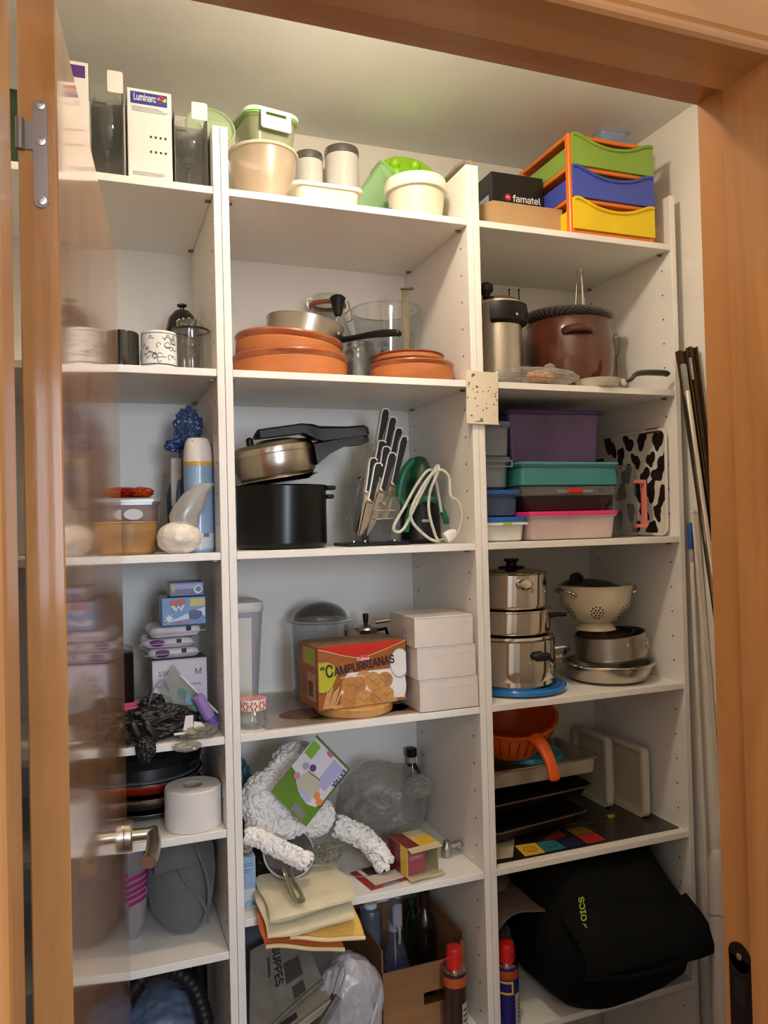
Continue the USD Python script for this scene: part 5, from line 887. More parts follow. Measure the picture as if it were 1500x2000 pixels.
t.p('front_handle', mv(lathe([(0, 0), (.016, 0), (.017, .008), (.012, .014), (0, .015)], 24, 1.3, .8), -.016, -rs_ * .98, h * .72, rx=78), chrome); t.p('handle_bolt', mv(disc(.005, .003, 14), .008, -rs_ * .99, h * .55, rx=90), chrome)
# baking tins and colander
yt_ = .128; x, r = circ(1099, 1278, yt_, zD + .03); ht = zv(1290, x, yt_) - zD; x = min(x, 1.1305 - r)
t = T('steel_dish', 'wide round steel dish under the spring-form tins', 'dish', (x, yt_, zD)); t.p('dish_body', lathe([(0, 0), (r * .72, 0), (r * .86, .008), (r * .95, ht * .7), (r * .96, ht * .88), (r, ht * .9), (r, ht), (r * .93, ht), (r * .84, .012), (0, .006)], 60), satin); t.p('rim_ring', tube([(r * cos(a), r * sin(a), ht * .96) for a in np.linspace(0, 2 * pi, 60, endpoint=False)], .003, 8, True), chrome)
t.p('side_handle', mv(tube(smoothp([(-r * .95, -.03, ht), (-r * 1.14, -.04, ht + .006), (-r * 1.18, -.015, ht + .012), (-r * .95, .0, ht + .006)], 6), .005, 8, flat=.6), 0, 0, 0), satin)
xs2, rs2 = circ(1124, 1266, yt_, zD + .08); z1 = zD + ht + .002; hh = .066
def tin(label, loc, r, h, rot, clip=True):
    t = T('baking_tin', label, 'baking tin', loc, rot); t.p('tin_wall', lathe([(r * .98, 0), (r, 0), (r, h), (r * 1.015, h + .002), (r * .985, h + .002), (r * .98, 0)], 60), alu if clip else chrome); t.p('tin_base', lathe([(0, .001), (r * 1.0, .001), (r * 1.02, .004), (0, .004)], 60), satin)
    if clip:
        a = rad(-62); cl_ = t.p('spring_clip', mv(mv(tube([(-.014, -.004, h * .25), (-.014, -.007, h * .75), (.008, -.007, h * .8), (.008, -.007, h * .66), (-.006, -.006, h * .62), (-.006, -.006, h * .36), (.010, -.005, h * .3)], .0022, 6), 0, -r * 1.0, 0), rz=28), chrome); t.p('clip_plate', mv(mv(b6(.012, .034, -.0035, -.0002, h * .35, h * .72, .001), 0, -r * .985, 0), rz=28), satin)
    t.p('rivet', mv(mv(disc(.004, .002, 12), 0, -r * 1.0, h * .7, rx=90), rz=-8), chrome); return t
tin('spring-form baking tin with a wire clip lying tilted on the steel dish', (xs2, yt_, z1 + .0085), rs2 * .98, .062, (0, -5, 0))
tin('plain steel ring tin set inside the spring-form tin', (xs2 - .014, yt_ + .003, z1 + .024), rs2 * .80, .048, (0, -5, 0), False)
yk_ = .14; xk, rk = circ(1089, 1238, yk_, zD + .19); zb = zv(1229, xk, yk_); zt = zv(1141, xk, yk_)
t = T('colander', 'cream enamel colander with rosettes of holes and wire handles', 'colander', (xk, yk_, zb)); h = zt - zb; en = plas('cream_enamel', (222, 208, 176), .22, coat=.4)
t.p('foot_ring', lathe([(rk * .52, 0), (rk * .54, .001), (rk * .45, .014), (rk * .36, .021), (rk * .33, .021), (rk * .5, .0)], 48), en)
pb = [(rk * .34, .019), (rk * .55, .026), (rk * .76, .044), (rk * .90, .066), (rk * .97, h * .9), (rk * 1.0, h - .003), (rk * 1.02, h), (rk * .97, h), (rk * .94, h * .88), (rk * .87, .068), (rk * .73, .047), (rk * .52, .03), (0, .024)]
t.p('bowl_wall', lathe(pb, 60), en); ho = []
def wallpt(a, z):
    zz_ = [p[1] for p in pb[:6]]; rr__ = np.interp(z, zz_, [p[0] for p in pb[:6]]); return rr__ * cos(a), rr__ * sin(a), z
for ca in (-122, -64, 180, 118, 58, 0):
    for q, n_ in ((0, 1), (.008, 6), (.0155, 11)):
        for k in range(n_):
            b = 2 * pi * k / n_; z_ = .052 + q * sin(b); a = rad(ca) + q * cos(b) / (rk * .85); p0 = np.array(wallpt(a, z_)); nrm = np.array((cos(a) * .8, sin(a) * .8, -.6)); ho.append(tube([p0 - nrm * .001, p0 + nrm * .0005], .0024, 8))
t.p('drain_holes', cat(*ho), hole_m if 0 else plas('hole_black', (30, 24, 18), .8), kind='stuff')
for s in (-1, 1): t.p('wire_handle', tube(smoothp([(s * rk * .9, -.035 - .01, h * .80), (s * rk * 1.0, -.045, h * .86), (s * rk * 1.16, -.02, h * .93), (s * rk * 1.2, .0, h * .94), (s * rk * 1.14, .02, h * .92), (s * rk * .96, .03, h * .84)], 6), .0032, 8), chrome)
t = T('black_pan_cover', 'black pan lid with a round knob lying inside the cream colander', 'lid', (xk - .006, yk_, zb + h - .010), (0, 7, 0)); rl = rk * .84
t.p('lid_dome', lathe([(rl, .0), (rl * 1.0, .003), (rl * .9, .012), (rl * .5, .022), (0, .025)], 48), mat('black_lid_enamel', C(32, 28, 25), .3, var=.1)); t.p('lid_knob', mv(tube(smoothp([(-.07, -.01, .006), (-.072, -.012, .024), (-.058, -.012, .030), (-.046, -.01, .022)], 5), .008, 10), 0, 0, 0), black_p); t.p('rim_ring', tube([(rl * cos(a), rl * sin(a), .0015) for a in np.linspace(0, 2 * pi, 48, endpoint=False)], .002, 6, True), satin)

# ================================================================== fifth level, left column: pans and the paper roll
x, r = circ(321, 432, .062, zLE + .05); hT = zv(1549, x, .062 - r) - zLE
t = T('toilet_roll', 'white toilet paper roll standing at the front of the low left shelf', 'toilet roll', (x, .062, zLE))
paper = mat('tissue_white', C(236, 230, 226), .9, var=.03, scale=10, bump=.12, bscale=90)
t.p('paper_body', lathe([(.02, 0), (r * .97, 0), (r, .003), (r, hT - .004), (r * .96, hT), (.0205, hT), (.02, 0)], 56), paper); t.p('cardboard_core', lathe([(.0175, .001), (.0198, .001), (.0198, hT - .001), (.0175, hT - .001), (.0175, .001)], 36), plas('core_grey', (176, 160, 138), .8)); t.p('loose_sheet', mv(sheet(lambda a, b: (r * 1.004 * sin(-1.2 + a * 1.9), -r * 1.004 * cos(-1.2 + a * 1.9), .002 + b * (hT - .006)), 20, 4, .0005)), paper)
px_, py_ = -.172, .215; R = .124; fz = lambda v: zv(v, px_, py_ - R)
zp0, zp1, zp2, zp3 = zLE, fz(1592), fz(1562), fz(1535)
def pan(label, z, r, h, m_out, m_in, m_rim, hl=None):
    t = T('frying_pan', label, 'frying pan', (px_, py_, z)); t.p('pan_body', lathe([(0, 0), (r * .76, 0), (r * .84, .004), (r * .98, h * .8), (r * .985, h * .92)], 56), m_out); t.p('pan_inside', lathe([(r * .955, h * .96), (r * .82, .006), (0, .005)], 56), m_in); t.p('rim_band', lathe([(r * .985, h * .90), (r, h * .94), (r, h), (r * .955, h), (r * .95, h * .93)], 56), m_rim); return t
blk_ns = mat('nonstick_black', C(28, 29, 31), .3, var=.1); redp = plas('pan_red', (158, 46, 24), .25, coat=.4)
pan('black frying pan at the bottom of the pan stack behind the toilet roll', zp0, R * .98, zp1 - zp0 - .001, blk_ns, blk_ns, satin)
pan('steel frying pan in the middle of the pan stack behind the toilet roll', zp1, R * .99, zp2 - zp1 - .001, mat('aged_steel', C(176, 168, 158), .3, .9, var=.08), blk_ns, chrome)
t = pan('red frying pan on top of the pan stack behind the toilet roll', zp2, R * 1.0, zp3 - zp2, redp, blk_ns, chrome)
zt = fz(1490); t = T('black_pan_cover', 'black domed pan with a curved handle upside down on the red frying pan', 'pan', (px_ - .004, py_ + .004, zp3 + .0006)); rt_ = R * .93; hT2 = .045
t.p('dome', lathe([(rt_, 0), (rt_ * 1.0, .004), (rt_ * .98, hT2 * .6), (rt_ * .88, hT2 * .93), (rt_ * .82, hT2), (0, hT2)], 56), blk_ns); t.p('rim_band', lathe([(rt_ * .97, -.0002), (rt_ * 1.02, 0), (rt_ * 1.02, .005), (rt_ * .98, .006)], 56), plas('rim_slate', (76, 82, 90), .3))
t.p('handle', tube(smoothp([(.072, -.075, .030), (.082, -.09, .024), (.098, -.092, .030), (.108, -.07, .044), (.112, -.04, .05)], 6), [.006, .008, .009, .008, .006], 10, flat=.7), black_soft); t.p('handle_base', mv(disc(.008, .004, 16), .072, -.078, .018, rx=60), satin)
t = T('small_clear_bag', 'small crumpled clear bag tucked between the pans and the left upright', 'bag', (-.060, .25, zp3 + .004)); t.p('bag_film', blob(.045, .07, .05, 81, .35, 2.8, 3), clear('grey_film')); t.p('tied_end', mv(blob(.02, .02, .02, 82, .4, 3, 3), 0, -.02, .045), clear('grey_film'))

# ---- left column, below: grey bag and packaging
gb = mat('grey_canvas', C(104, 104, 102), .85, var=.06, scale=12, bump=.1, bscale=220, sheen=.2)
xb = -.113; zt = SH['LE'] - .026 - zLF
t = T('grey_fabric_bag', 'slouching grey fabric bag on the low left shelf under the toilet roll', 'bag', (xb, .155, zLF))
def gring(z, w, d, ox=0, oy=0, ph=0): return [(ox + w * np.sign(cos(a)) * abs(cos(a)) ** .7 * (1 + .05 * sin(3 * a + ph)), oy + d * np.sign(sin(a)) * abs(sin(a)) ** .7 * (1 + .06 * sin(4 * a + ph)), z) for a in np.linspace(0, 2 * pi, 44, endpoint=False)]
t.p('bag_body', loft([gring(0, .028, .03, .006, -.02), gring(.012, .042, .05, .006, -.01, .3), gring(zt * .25, .066, .078, 0, 0, .6), gring(zt * .5, .074, .086, -.001, 0, .9), gring(zt * .72, .070, .078, .002, .006, 1.1), gring(zt * .9, .052, .055, .008, .02, 1.2), gring(zt, .03, .03, .012, .03, 1.2)]), gb)
for a, b, c_ in ((-.02, .02, .012), (.026, .034, -.018)): t.p('fold', tube(smoothp([(a, -.078, zt * .88), (a + .02, -.088, zt * .62), (b + .018, -.084, zt * .35), (b + .02 + c_, -.062, zt * .10)], 6), [.002, .004, .0045, .002], 8), gb)
t.p('flap', mv(sheet(lambda a, b: (-.055 + .085 * a, -.074 + .03 * b * b - .012 * sin(pi * a), zt * .66 + .07 * b + .012 * sin(3 * a)), 14, 10, .003)), gb)
t = T('striped_bag', 'clear plastic packet with magenta stripes next to the grey fabric bag', 'packet', (xu(252, .11, .80), .135, zLF)); hp_ = .205
t.p('bag_film', loft([[((.036 * s) * cos(a) * (1 + .07 * sin(5 * a + z * 30)), .022 * s * sin(a), z) for a in np.linspace(0, 2 * pi, 26, endpoint=False)] for z, s in ((0, .5), (.03, .85), (.10, 1.05), (.16, 1.0), (hp_, .85))]), clear('white_film', (.85, .82, .84), .5, .2, C(190, 180, 184), 1.4))
for k, z in enumerate((.075, .088, .10, .112, .126)): t.p('stripe', loft([[((.0368 * s_) * (1 + .02 * k % 2) * cos(a), .0232 * s_ * sin(a), z + .010 * cos(a) + o) for a in np.linspace(0, 2 * pi, 26, endpoint=False)] for o, s_ in ((0, 1.02), (.0075, 1.02))], False, False), plas('magenta_print', (190, 28, 122), .4, var=.2))
t = T('brown_plank', 'brown wooden plank standing behind the grey fabric bag', 'plank', (-.24, .33, zLF)); t.p('panel_board', b6(-.09, .09, 0, .014, 0, .20, .0015), mat('brown_wood', C(112, 66, 36), .5, var=.1, stretch=(1, 1, .1))); t.p('panel_edge', b6(-.092, .092, -.002, .016, .2001, .207, .001), mat('brown_wood'))
# ---- bottom left: hose and blue bag
t = T('vacuum_hose', 'black ribbed vacuum hose arching over the bottom left shelf', 'hose', (0, .0, 0)); H = [at(u, v, Y=y) for u, v, y in ((248, 1950, .08), (285, 1900, .09), (330, 1893, .12), (372, 1918, .12), (392, 1960, .11), (402, 2010, .10))] + [np.array((-.085, .1, zG + .02))]
hs_ = smoothp(H, 14); t.p('hose_tube', tube(hs_, [.0165 + .0014 * ((i // 2) % 2) for i in range(len(hs_))], 14), black_soft); t.p('hose_collar', tube(hs_[:10], .021, 14), black_p)
t = T('vacuum_tube', 'second black tube standing behind the ribbed hose', 'tube', (-.062, .27, zG)); t.p('tube_body', tube([(0, 0, 0), (0, 0, .16), (.004, .0, .29)], .018, 14), black_soft); t.p('tube_collar', tube([(.001, 0, .2), (.002, 0, .235)], .022, 14), black_p)
t = T('blue_bag', 'pale blue plastic bag on the bottom left shelf under the hose', 'bag', (-.155, .20, zG)); bb = plas('blue_grey_bag', (112, 128, 156), .4, var=.1); t.p('bag_body', blob(.20, .20, .165, 91, .16, 1.8, 4), bb); t.p('crease', tube(smoothp([(-.05, -.088, .10), (0, -.094, .112), (.05, -.085, .105)], 6), .003, 6), bb)

# ================================================================== fifth level, middle column
yarn = mat('white_yarn', C(248, 245, 242), .95, var=.02, scale=40)
rng = np.random.RandomState(3)
def loops(fn, n, q, th):
    o = []
    for _ in range(n):
        p, nn = fn(rng.uniform(), rng.uniform()); nn = nn / np.linalg.norm(nn); u = np.cross(nn, rng.normal(size=3)); u /= np.linalg.norm(u); w = q * rng.uniform(.75, 1.3)
        o.append(tube([p - u * w + nn * .001, p - u * w * .7 + nn * w * .5, p + nn * w * .75, p + u * w * .7 + nn * w * .5, p + u * w + nn * .001], th, 6))
    return cat(*o)
# mop head: a leaning mass of looped yarn
A0, A1 = at(598, 1462, Y=.13), at(530, 1600, Y=.10); mc = (A0 + A1) / 2
t = T('yarn_mop', 'white looped-yarn mop head leaning in the middle column behind its printed card', 'mop head', (mc[0], mc[1], zE)); org_ = np.array((mc[0], mc[1], zE))
for i, ((u_, v_, y_), (ra, rb_, rc_), tilt, nl) in enumerate((((582, 1505, .145), (.062, .042, .058), .5, 420), ((527, 1562, .125), (.058, .048, .062), .3, 440), ((600, 1592, .125), (.058, .042, .042), .2, 330), ((545, 1610, .105), (.070, .040, .028), .0, 300))):
    lc = np.array(at(u_, v_, Y=y_)) - org_; R_ = trimesh.transformations.rotation_matrix(tilt, (0, 1, 0))[:3, :3]; S_ = np.array((ra, rb_, rc_))
    def lobe(a, b, lc=lc, R_=R_, S_=S_):
        th, ph = 2 * pi * a, math.acos(2 * b - 1); d = np.array((cos(th) * sin(ph), sin(th) * sin(ph), cos(ph))); return lc + R_ @ (d * S_), R_ @ (d / S_)
    core = trimesh.creation.icosphere(3); core.vertices = lc + (core.vertices * S_ * 1.02) @ R_.T; t.p('yarn_core', core, yarn); t.p('yarn_loops', loops(lobe, nl, .0062, .0044), yarn, kind='stuff')
def rope(label, pix_, n, q, th, rad_):
    P = smoothp([tuple(at(u, v, Y=y)) for u, v, y in pix_], 10); t = T('yarn_rope', label, 'yarn rope', tuple(P[0])); P = P - P[0]
    t.p('rope_core', tube(P, rad_ * .8, 10), yarn)
    def fn(a, b):
        i = min(int(a * (len(P) - 1)), len(P) - 2); T_ = P[i + 1] - P[i]; T_ /= np.linalg.norm(T_); u = np.cross(T_, (0, 1, 0)); u /= np.linalg.norm(u); w = np.cross(T_, u); an = 2 * pi * b; return P[i] + (P[i + 1] - P[i]) * (a * (len(P) - 1) - i) + rad_ * .8 * (cos(an) * u + sin(an) * w), cos(an) * u + sin(an) * w
    t.p('rope_loops', loops(fn, n, q, th), yarn, kind='stuff'); return t
rope('thick white looped-yarn strand lying over the folded cloths', [(486, 1630, .03), (508, 1638, .015), (540, 1655, .0), (575, 1672, -.012), (602, 1684, -.02)], 230, .0058, .0042, .015)
rope('second white looped-yarn strand under the clear bag, left of the small carton', [(655, 1612, .13), (690, 1626, .12), (722, 1645, .105), (740, 1670, .09), (752, 1688, .085)], 300, .0062, .0044, .022)
# printed card in front of the mop
Y0 = .035; q = [np.array(at(u, v, Y=Y0 + dy)) for u, v, dy in ((623, 1440, .03), (678, 1503, .03), (597, 1614, 0), (528, 1546, 0))]; o = q[3]; ex, ey = q[2] - q[3], q[0] - q[3]; W, Hh = np.linalg.norm(ex), np.linalg.norm(ey); ex /= W; ey = ey - ex * (ey @ ex); Hh = np.linalg.norm(ey); ey /= Hh; ez = np.cross(ex, ey)
t = T('mop_packet', 'green and white printed mop packaging card tilted against the mop head', 'packaging card', tuple(o))
def cd(poly, lay, h=.0005):
    m = ext(poly if hasattr(poly, 'area') else Polygon(poly).buffer(0), h); v = m.vertices + (0, 0, lay * .0005); return tm(np.array([ex * a + ey * b + ez * c_ for a, b, c_ in v]), m.faces)
CW = lambda a, b: (a * W, b * Hh); cw = plas('packet_card_white', (216, 214, 226), .35); cgr = plas('packet_green_print', (98, 140, 44), .35, var=.12); clv = plas('packet_lilac', (176, 176, 220), .4)
t.p('card', cd(sbox(0, 0, W, Hh), 0, .002), cw); lay = 4
gz = Polygon([CW(0, 0), CW(1, 0), CW(1, .40), CW(.9, .27), CW(.72, .22), CW(.5, .24), CW(.3, .32), CW(.14, .42), CW(0, .44)]); t.p('green_print', cd(gz, 4), cgr); t.p('green_edge', cd(Polygon([CW(.95, .3), CW(1, .3), CW(1, 1), CW(0, 1), CW(0, .965), CW(.965, .965)]), 4), plas('packet_green_dark', (92, 116, 62), .4)); t.p('green_tab', cd(sbox(W * .02, Hh * .70, W * .22, Hh * .92), 5), plas('packet_green_bright', (124, 180, 62), .35))
t.p('lilac_band', cd(sbox(W * .60, Hh * .52, W * .86, Hh * .93), 4), clv); t.p('picture_disc', cd(Polygon(ell(W * .52, Hh * .42, W * .25, Hh * .17)), 5), plas('packet_beige', (188, 186, 170), .5)); t.p('mop_picture', cd(LineString([CW(.32, .55), CW(.62, .58)]).buffer(.0012), 6), cgr); t.p('lilac_pool', cd(Polygon(ell(W * .60, Hh * .28, W * .14, Hh * .05)), 6), clv)
for a, b, m_ in ((.78, .40, ink_orange), (.90, .36, ink_orange), (.20, .40, plas('packet_pink', (206, 130, 160), .4)), (.22, .58, ink_grey), (.36, .63, ink_purple)): t.p('round_icon', cd(Polygon(ell(W * a, Hh * b, .0075, .0075)), 7), m_)
t.p('red_logo', cd(Polygon(ell(W * .46, Hh * .94, .009, .005)), 5), plas('packet_pinkred', (190, 110, 140), .4)); t.p('barcode', cd(sbox(W * .52, Hh * .02, W * .84, Hh * .13), 5), plas('barcode_grey', (120, 124, 120), .5))
tx = meshkit.text_mesh('EXTRA', .011, .0005, True); tx.apply_translation((W * .86 - .0, Hh * .54, .0035)); tv = tx.vertices.copy(); w_ = np.ptp(tv[:, 0]); cx_ = W * .93; tv2 = np.stack([cx_ - (tv[:, 1] - Hh * .54 - .004) * -1 * 0 + (tv[:, 1] - Hh * .54) - .006, Hh * .93 - (tv[:, 0] - tv[:, 0].min()) * .9, tv[:, 2]], 1)
tv2[:, 0] = cx_ - .006 + (tv[:, 1] - tv[:, 1].min()); t.p('lettering', tm(np.array([ex * a + ey * b + ez * c_ for a, b, c_ in tv2]), tx.faces), plas('extra_navy', (48, 46, 110), .4))
t = T('teal_cloth', 'teal microfibre cloth wedged behind the mop by the left upright', 'cloth', (.038, .235, zE)); t.p('cloth_heap', blob(.072, .16, zv(1485, .03, .2) - zE, 95, .22, 3.2, 4), mat('teal_fabric', C(40, 112, 132), .9, var=.15, scale=30, sheen=.4, bump=.2, bscale=120)); t.p('cloth_corner', mv(blob(.05, .05, .06, 96, .3, 3, 3), .008, -.06, .16), mat('teal_fabric'))
# clear bag, bottle, dark disc, tangle, carton, leaflet, tool
t = T('clear_carrier_bag', 'large crumpled clear plastic bag in the middle of the fifth shelf', 'bag', (.392, .245, zE)); hz = zv(1497, .38, .2) - zE
t.p('bag_film', blob(.245, .19, hz, 101, .14, 1.6, 5), clear('dusty_film', (.90, .89, .87), .34, .3, C(172, 168, 160), 1.2)); t.p('bag_corner', mv(blob(.09, .06, .06, 103, .35, 2.5, 4), .075, -.07, hz * .6), clear('dusty_film')); t.p('inner_fold', mv(blob(.15, .10, hz * .6, 104, .3, 2.6, 4), -.03, -.02, .01), clear('dusty_film'))
x = xu(829, .355, zE + .2); hb = zv(1458, x, .355) - zE; x = min(x, .52)
t = T('dark_bottle', 'dark bottle with a black cap standing behind the clear bag', 'bottle', (x, .358, zE)); t.p('bottle_body', lathe([(0, 0), (.024, 0), (.026, .004), (.026, hb * .55), (.024, hb * .66), (.0115, hb * .8), (.0105, hb * .9), (0, hb * .9)], 32), mat('dark_bottle_glass', C(30, 24, 22), .08, coat=.5)); t.p('neck_label', lathe([(.0115, hb * .80), (.0118, hb * .81), (.0112, hb * .875), (.0108, hb * .88)], 28), plas('label_pinkish', (190, 170, 166), .5)); t.p('cap', lathe([(0, hb * .885), (.014, hb * .885), (.0148, hb * .895), (.0148, hb * .99), (.013, hb), (0, hb)], 28), black_p)
xd, rd = circ(514, 612, .06, zE + .1); t = T('dark_disc', 'dark grey round lid leaning beneath the yarn mop behind the folded cloths', 'lid', (xd, .058, zE + .078), (0, 0, 0)); t.p('disc_plate', mv(disc(rd * .96, .006, 44), 0, 0, 0, rx=48).apply_translation((0, 0, .018)), plas('slate_plastic', (66, 64, 66), .5)); t.p('pale_rim', mv(mv(tube([(rd * cos(a), rd * sin(a), .003) for a in np.linspace(0, 2 * pi, 44, endpoint=False)], .0025, 6, True), rx=48), 0, 0, .018), plas('rim_pale', (190, 184, 178), .5))
t = T('dark_clear_box', 'dark translucent wrapped package behind the light blue carton', 'package', (.085, .16, zE)); t.p('package_body', blob(.085, .10, .10, 107, .22, 2.4, 4), clear('smoke_film', (.34, .34, .33), .45, .12, C(54, 54, 52), 1.45)); t.p('wrap_end', mv(blob(.04, .04, .04, 108, .4, 3, 3), .03, -.045, .05), clear('smoke_film'))
t = T('goggle_tangle', 'tangle of clear plastic goggles and strap beside the folded towels', 'goggles', tuple(at(645, 1664, Y=.035)) ); gz_ = clear('goggle_plastic', (.80, .80, .72), .28, .06, C(140, 136, 116), 1.5)
t.p('lens_cup', mv(blob(.058, .045, .044, 111, .35, 2.8, 4), 0, 0, -.022), gz_); t.p('lens_cup', mv(blob(.04, .035, .03, 112, .35, 2.8, 3), -.022, -.004, -.006), gz_)
for pts in ([(-.03, -.02, .012), (0, -.028, .022), (.04, -.02, .018), (.05, .0, .006), (.02, -.02, .004)], [(-.02, -.03, -.018), (.02, -.035, -.012), (.06, -.03, -.006), (.10, -.022, -.012), (.118, -.02, -.036)], [(.01, -.03, -.024), (.035, -.036, -.042), (.062, -.035, -.05), (.085, -.03, -.052)]): t.p('strap', tube(smoothp(pts, 7), .0018, 6, flat=.6), gz_)
t = T('clear_strap', 'looped clear grey plastic strap lying on the folded towels', 'strap', tuple(at(565, 1690, Y=-.02))); b0 = at(565, 1690, Y=-.02); sp_ = [np.array(at(u, v, Y=y)) - b0 for u, v, y in ((548, 1672, .0), (556, 1702, -.02), (566, 1735, -.05), (578, 1758, -.072), (588, 1758, -.075), (588, 1745, -.07), (574, 1722, -.045), (566, 1695, -.02), (560, 1672, .0))]
t.p('strap_loop', tube(smoothp(sp_, 8), .0055, 8, flat=.5), clear('strap_plastic', (.66, .66, .56), .4, .1, C(120, 118, 96), 1.45)); t.p('buckle', mv(box(.014, .006, .012, .002), *(sp_[4] + (0, -.004, -.004))), clear('strap_plastic'))
# small yellow and red carton lying open
xa, xb_, yc = xu(790, .03, zE), xu(855, .03, zE), .03; w = xb_ - xa; h = zv(1657, xa, yc) - zE - .0065; d = .085
t = T('small_open_carton', 'small yellow and red carton lying with its open end forwards', 'carton', ((xa + xb_) / 2, yc + d / 2, zE + .0062), (0, 0, 8)); k = .0012; cc = plas('carton_cream', (206, 192, 150), .6)
t.p('carton_body', cat(b6(-w / 2, w / 2, -d / 2, d / 2, 0, k, .0003), b6(-w / 2, w / 2, -d / 2, d / 2, h - k, h, .0003), b6(-w / 2, -w / 2 + k, -d / 2, d / 2, k, h - k, .0003), b6(w / 2 - k, w / 2, -d / 2, d / 2, k, h - k, .0003)), cc); t.p('side_print_red', mv(b6(-.0004, 0, -.01, d / 2, .001, h - .001, .0001), -w / 2, 0, 0), plas('carton_maroon', (120, 34, 38), .45)); t.p('side_print_yellow', mv(b6(-.0005, 0, -d / 2, -.012, .001, h - .001, .0001), -w / 2, 0, 0), ink_yellow); t.p('top_print', b6(-.008, w / 2 - .002, -d / 2, d * .0, h, h + .0004, .0001), plas('carton_yellow', (236, 186, 44), .4)); t.p('top_print_red', b6(-w / 2, -.008, -d / 2, d / 2, h, h + .0004, .0001), plas('carton_maroon')); t.p('top_flap', mv(sheet(lambda a, b: (-w / 2 + a * w, -d / 2 - .02 * b, h - .004 * b), 4, 4, .0006)), cc); t.p('lower_flap', mv(sheet(lambda a, b: (-w / 2 + a * w * 1.1, -d / 2 - .016 * b, .001 - .002 * b + .002 * sin(6 * a)), 8, 4, .0006)), cc)
t.p('inner_sachet', b6(-w / 2 + .004, w * .12, -d / 2 + .006, -d / 2 + .012, .006, h - .006, .001), plas('sachet_pink', (168, 78, 84), .4)); t.p('sachet_mark', mv(txt('EXPRES', .008, 0, 0, 0, bold=True, maxw=w * .42), -w / 2 + .007, -d / 2 + .0055, h * .55), plas('sachet_pale', (214, 160, 160), .4))
t = T('red_leaflet', 'red printed leaflet lying under the small open carton', 'leaflet', (.345, .085, zE), (0, 0, 10)); t.p('leaflet_sheet', b6(-.075, .085, -.055, .045, 0, .003, .0006), plas('leaflet_red', (150, 38, 36), .4)); t.p('leaflet_page', b6(-.06, .08, -.045, .043, .0031, .0048, .0004), plas('leaflet_white', (206, 194, 180), .6)); t.p('blue_strip', b6(-.045, -.005, -.0555, -.05, .0006, .0032, .0002), plas('leaflet_blue', (98, 134, 150), .5)); t.p('dark_picture', b6(-.05, .02, .0, .04, .0049, .0054, .0001), plas('leaflet_brown', (64, 34, 30), .5)); t.p('small_print', cat(*[b6(.02, .07, -.03 + .01 * k, -.026 + .01 * k, .0049, .0052, .0001) for k in range(6)]), ink_grey, kind='stuff')
xt_ = xu(872, .11, zE + .03); t = T('metal_tap_fitting', 'small grey metal fitting with a dark end at the right of the fifth shelf', 'fitting', (xt_, .11, zE)); t.p('fitting_body', lathe([(0, 0), (.012, 0), (.013, .004), (.013, .022), (.009, .028), (.008, .038), (0, .038)], 20), alu); t.p('side_pipe', mv(mv(lathe([(0, 0), (.007, 0), (.007, .018), (.0095, .018), (.0095, .03), (0, .03)], 18), ry=90), .006, 0, .024), alu); t.p('dark_end', mv(mv(disc(.0075, .004, 16), ry=90), .0352, 0, .024), black_p)
x0_, x1_ = .003, xu(500, .055, zE + .05); w = x1_ - x0_; h = zv(1672, x1_, .055) - zE
t = T('light_blue_carton', 'tall light blue carton with a white lower band by the left upright', 'carton', ((x0_ + x1_) / 2, .085, zE)); t.p('box_body', box(w, .06, h, .001), plas('carton_sky', (156, 184, 214), .45)); f = -.0302; t.p('white_band', flat(rect(-w / 2 + .0005, w / 2 - .0005, h * .12, h * .36), f), plas('carton_pale', (206, 212, 222), .5)); t.p('print_lines', cat(*[flat(rect(-w * .4, w * q, h * z_, h * z_ + .0012), f) for z_, q in ((.86, .3), (.82, .35), (.74, .2), (.70, .1))]), plas('carton_print_blue', (96, 128, 172), .5), kind='stuff'); t.p('dot_mark', flat(ell(w * .3, h * .05, .002, .002, 10), f), ink_dark)
t = T('beige_rag', 'small beige crumpled rag on top of the light blue carton', 'rag', ((x0_ + x1_) / 2 + .0, .085, zE + h + .0004)); t.p('rag_heap', blob(w * .95, .05, .014, 121, .35, 3, 3), plas('rag_beige', (176, 160, 140), .9)); t.p('rag_fold', mv(blob(w * .6, .03, .009, 122, .35, 3, 3), 0, -.005, .011), plas('rag_beige'))
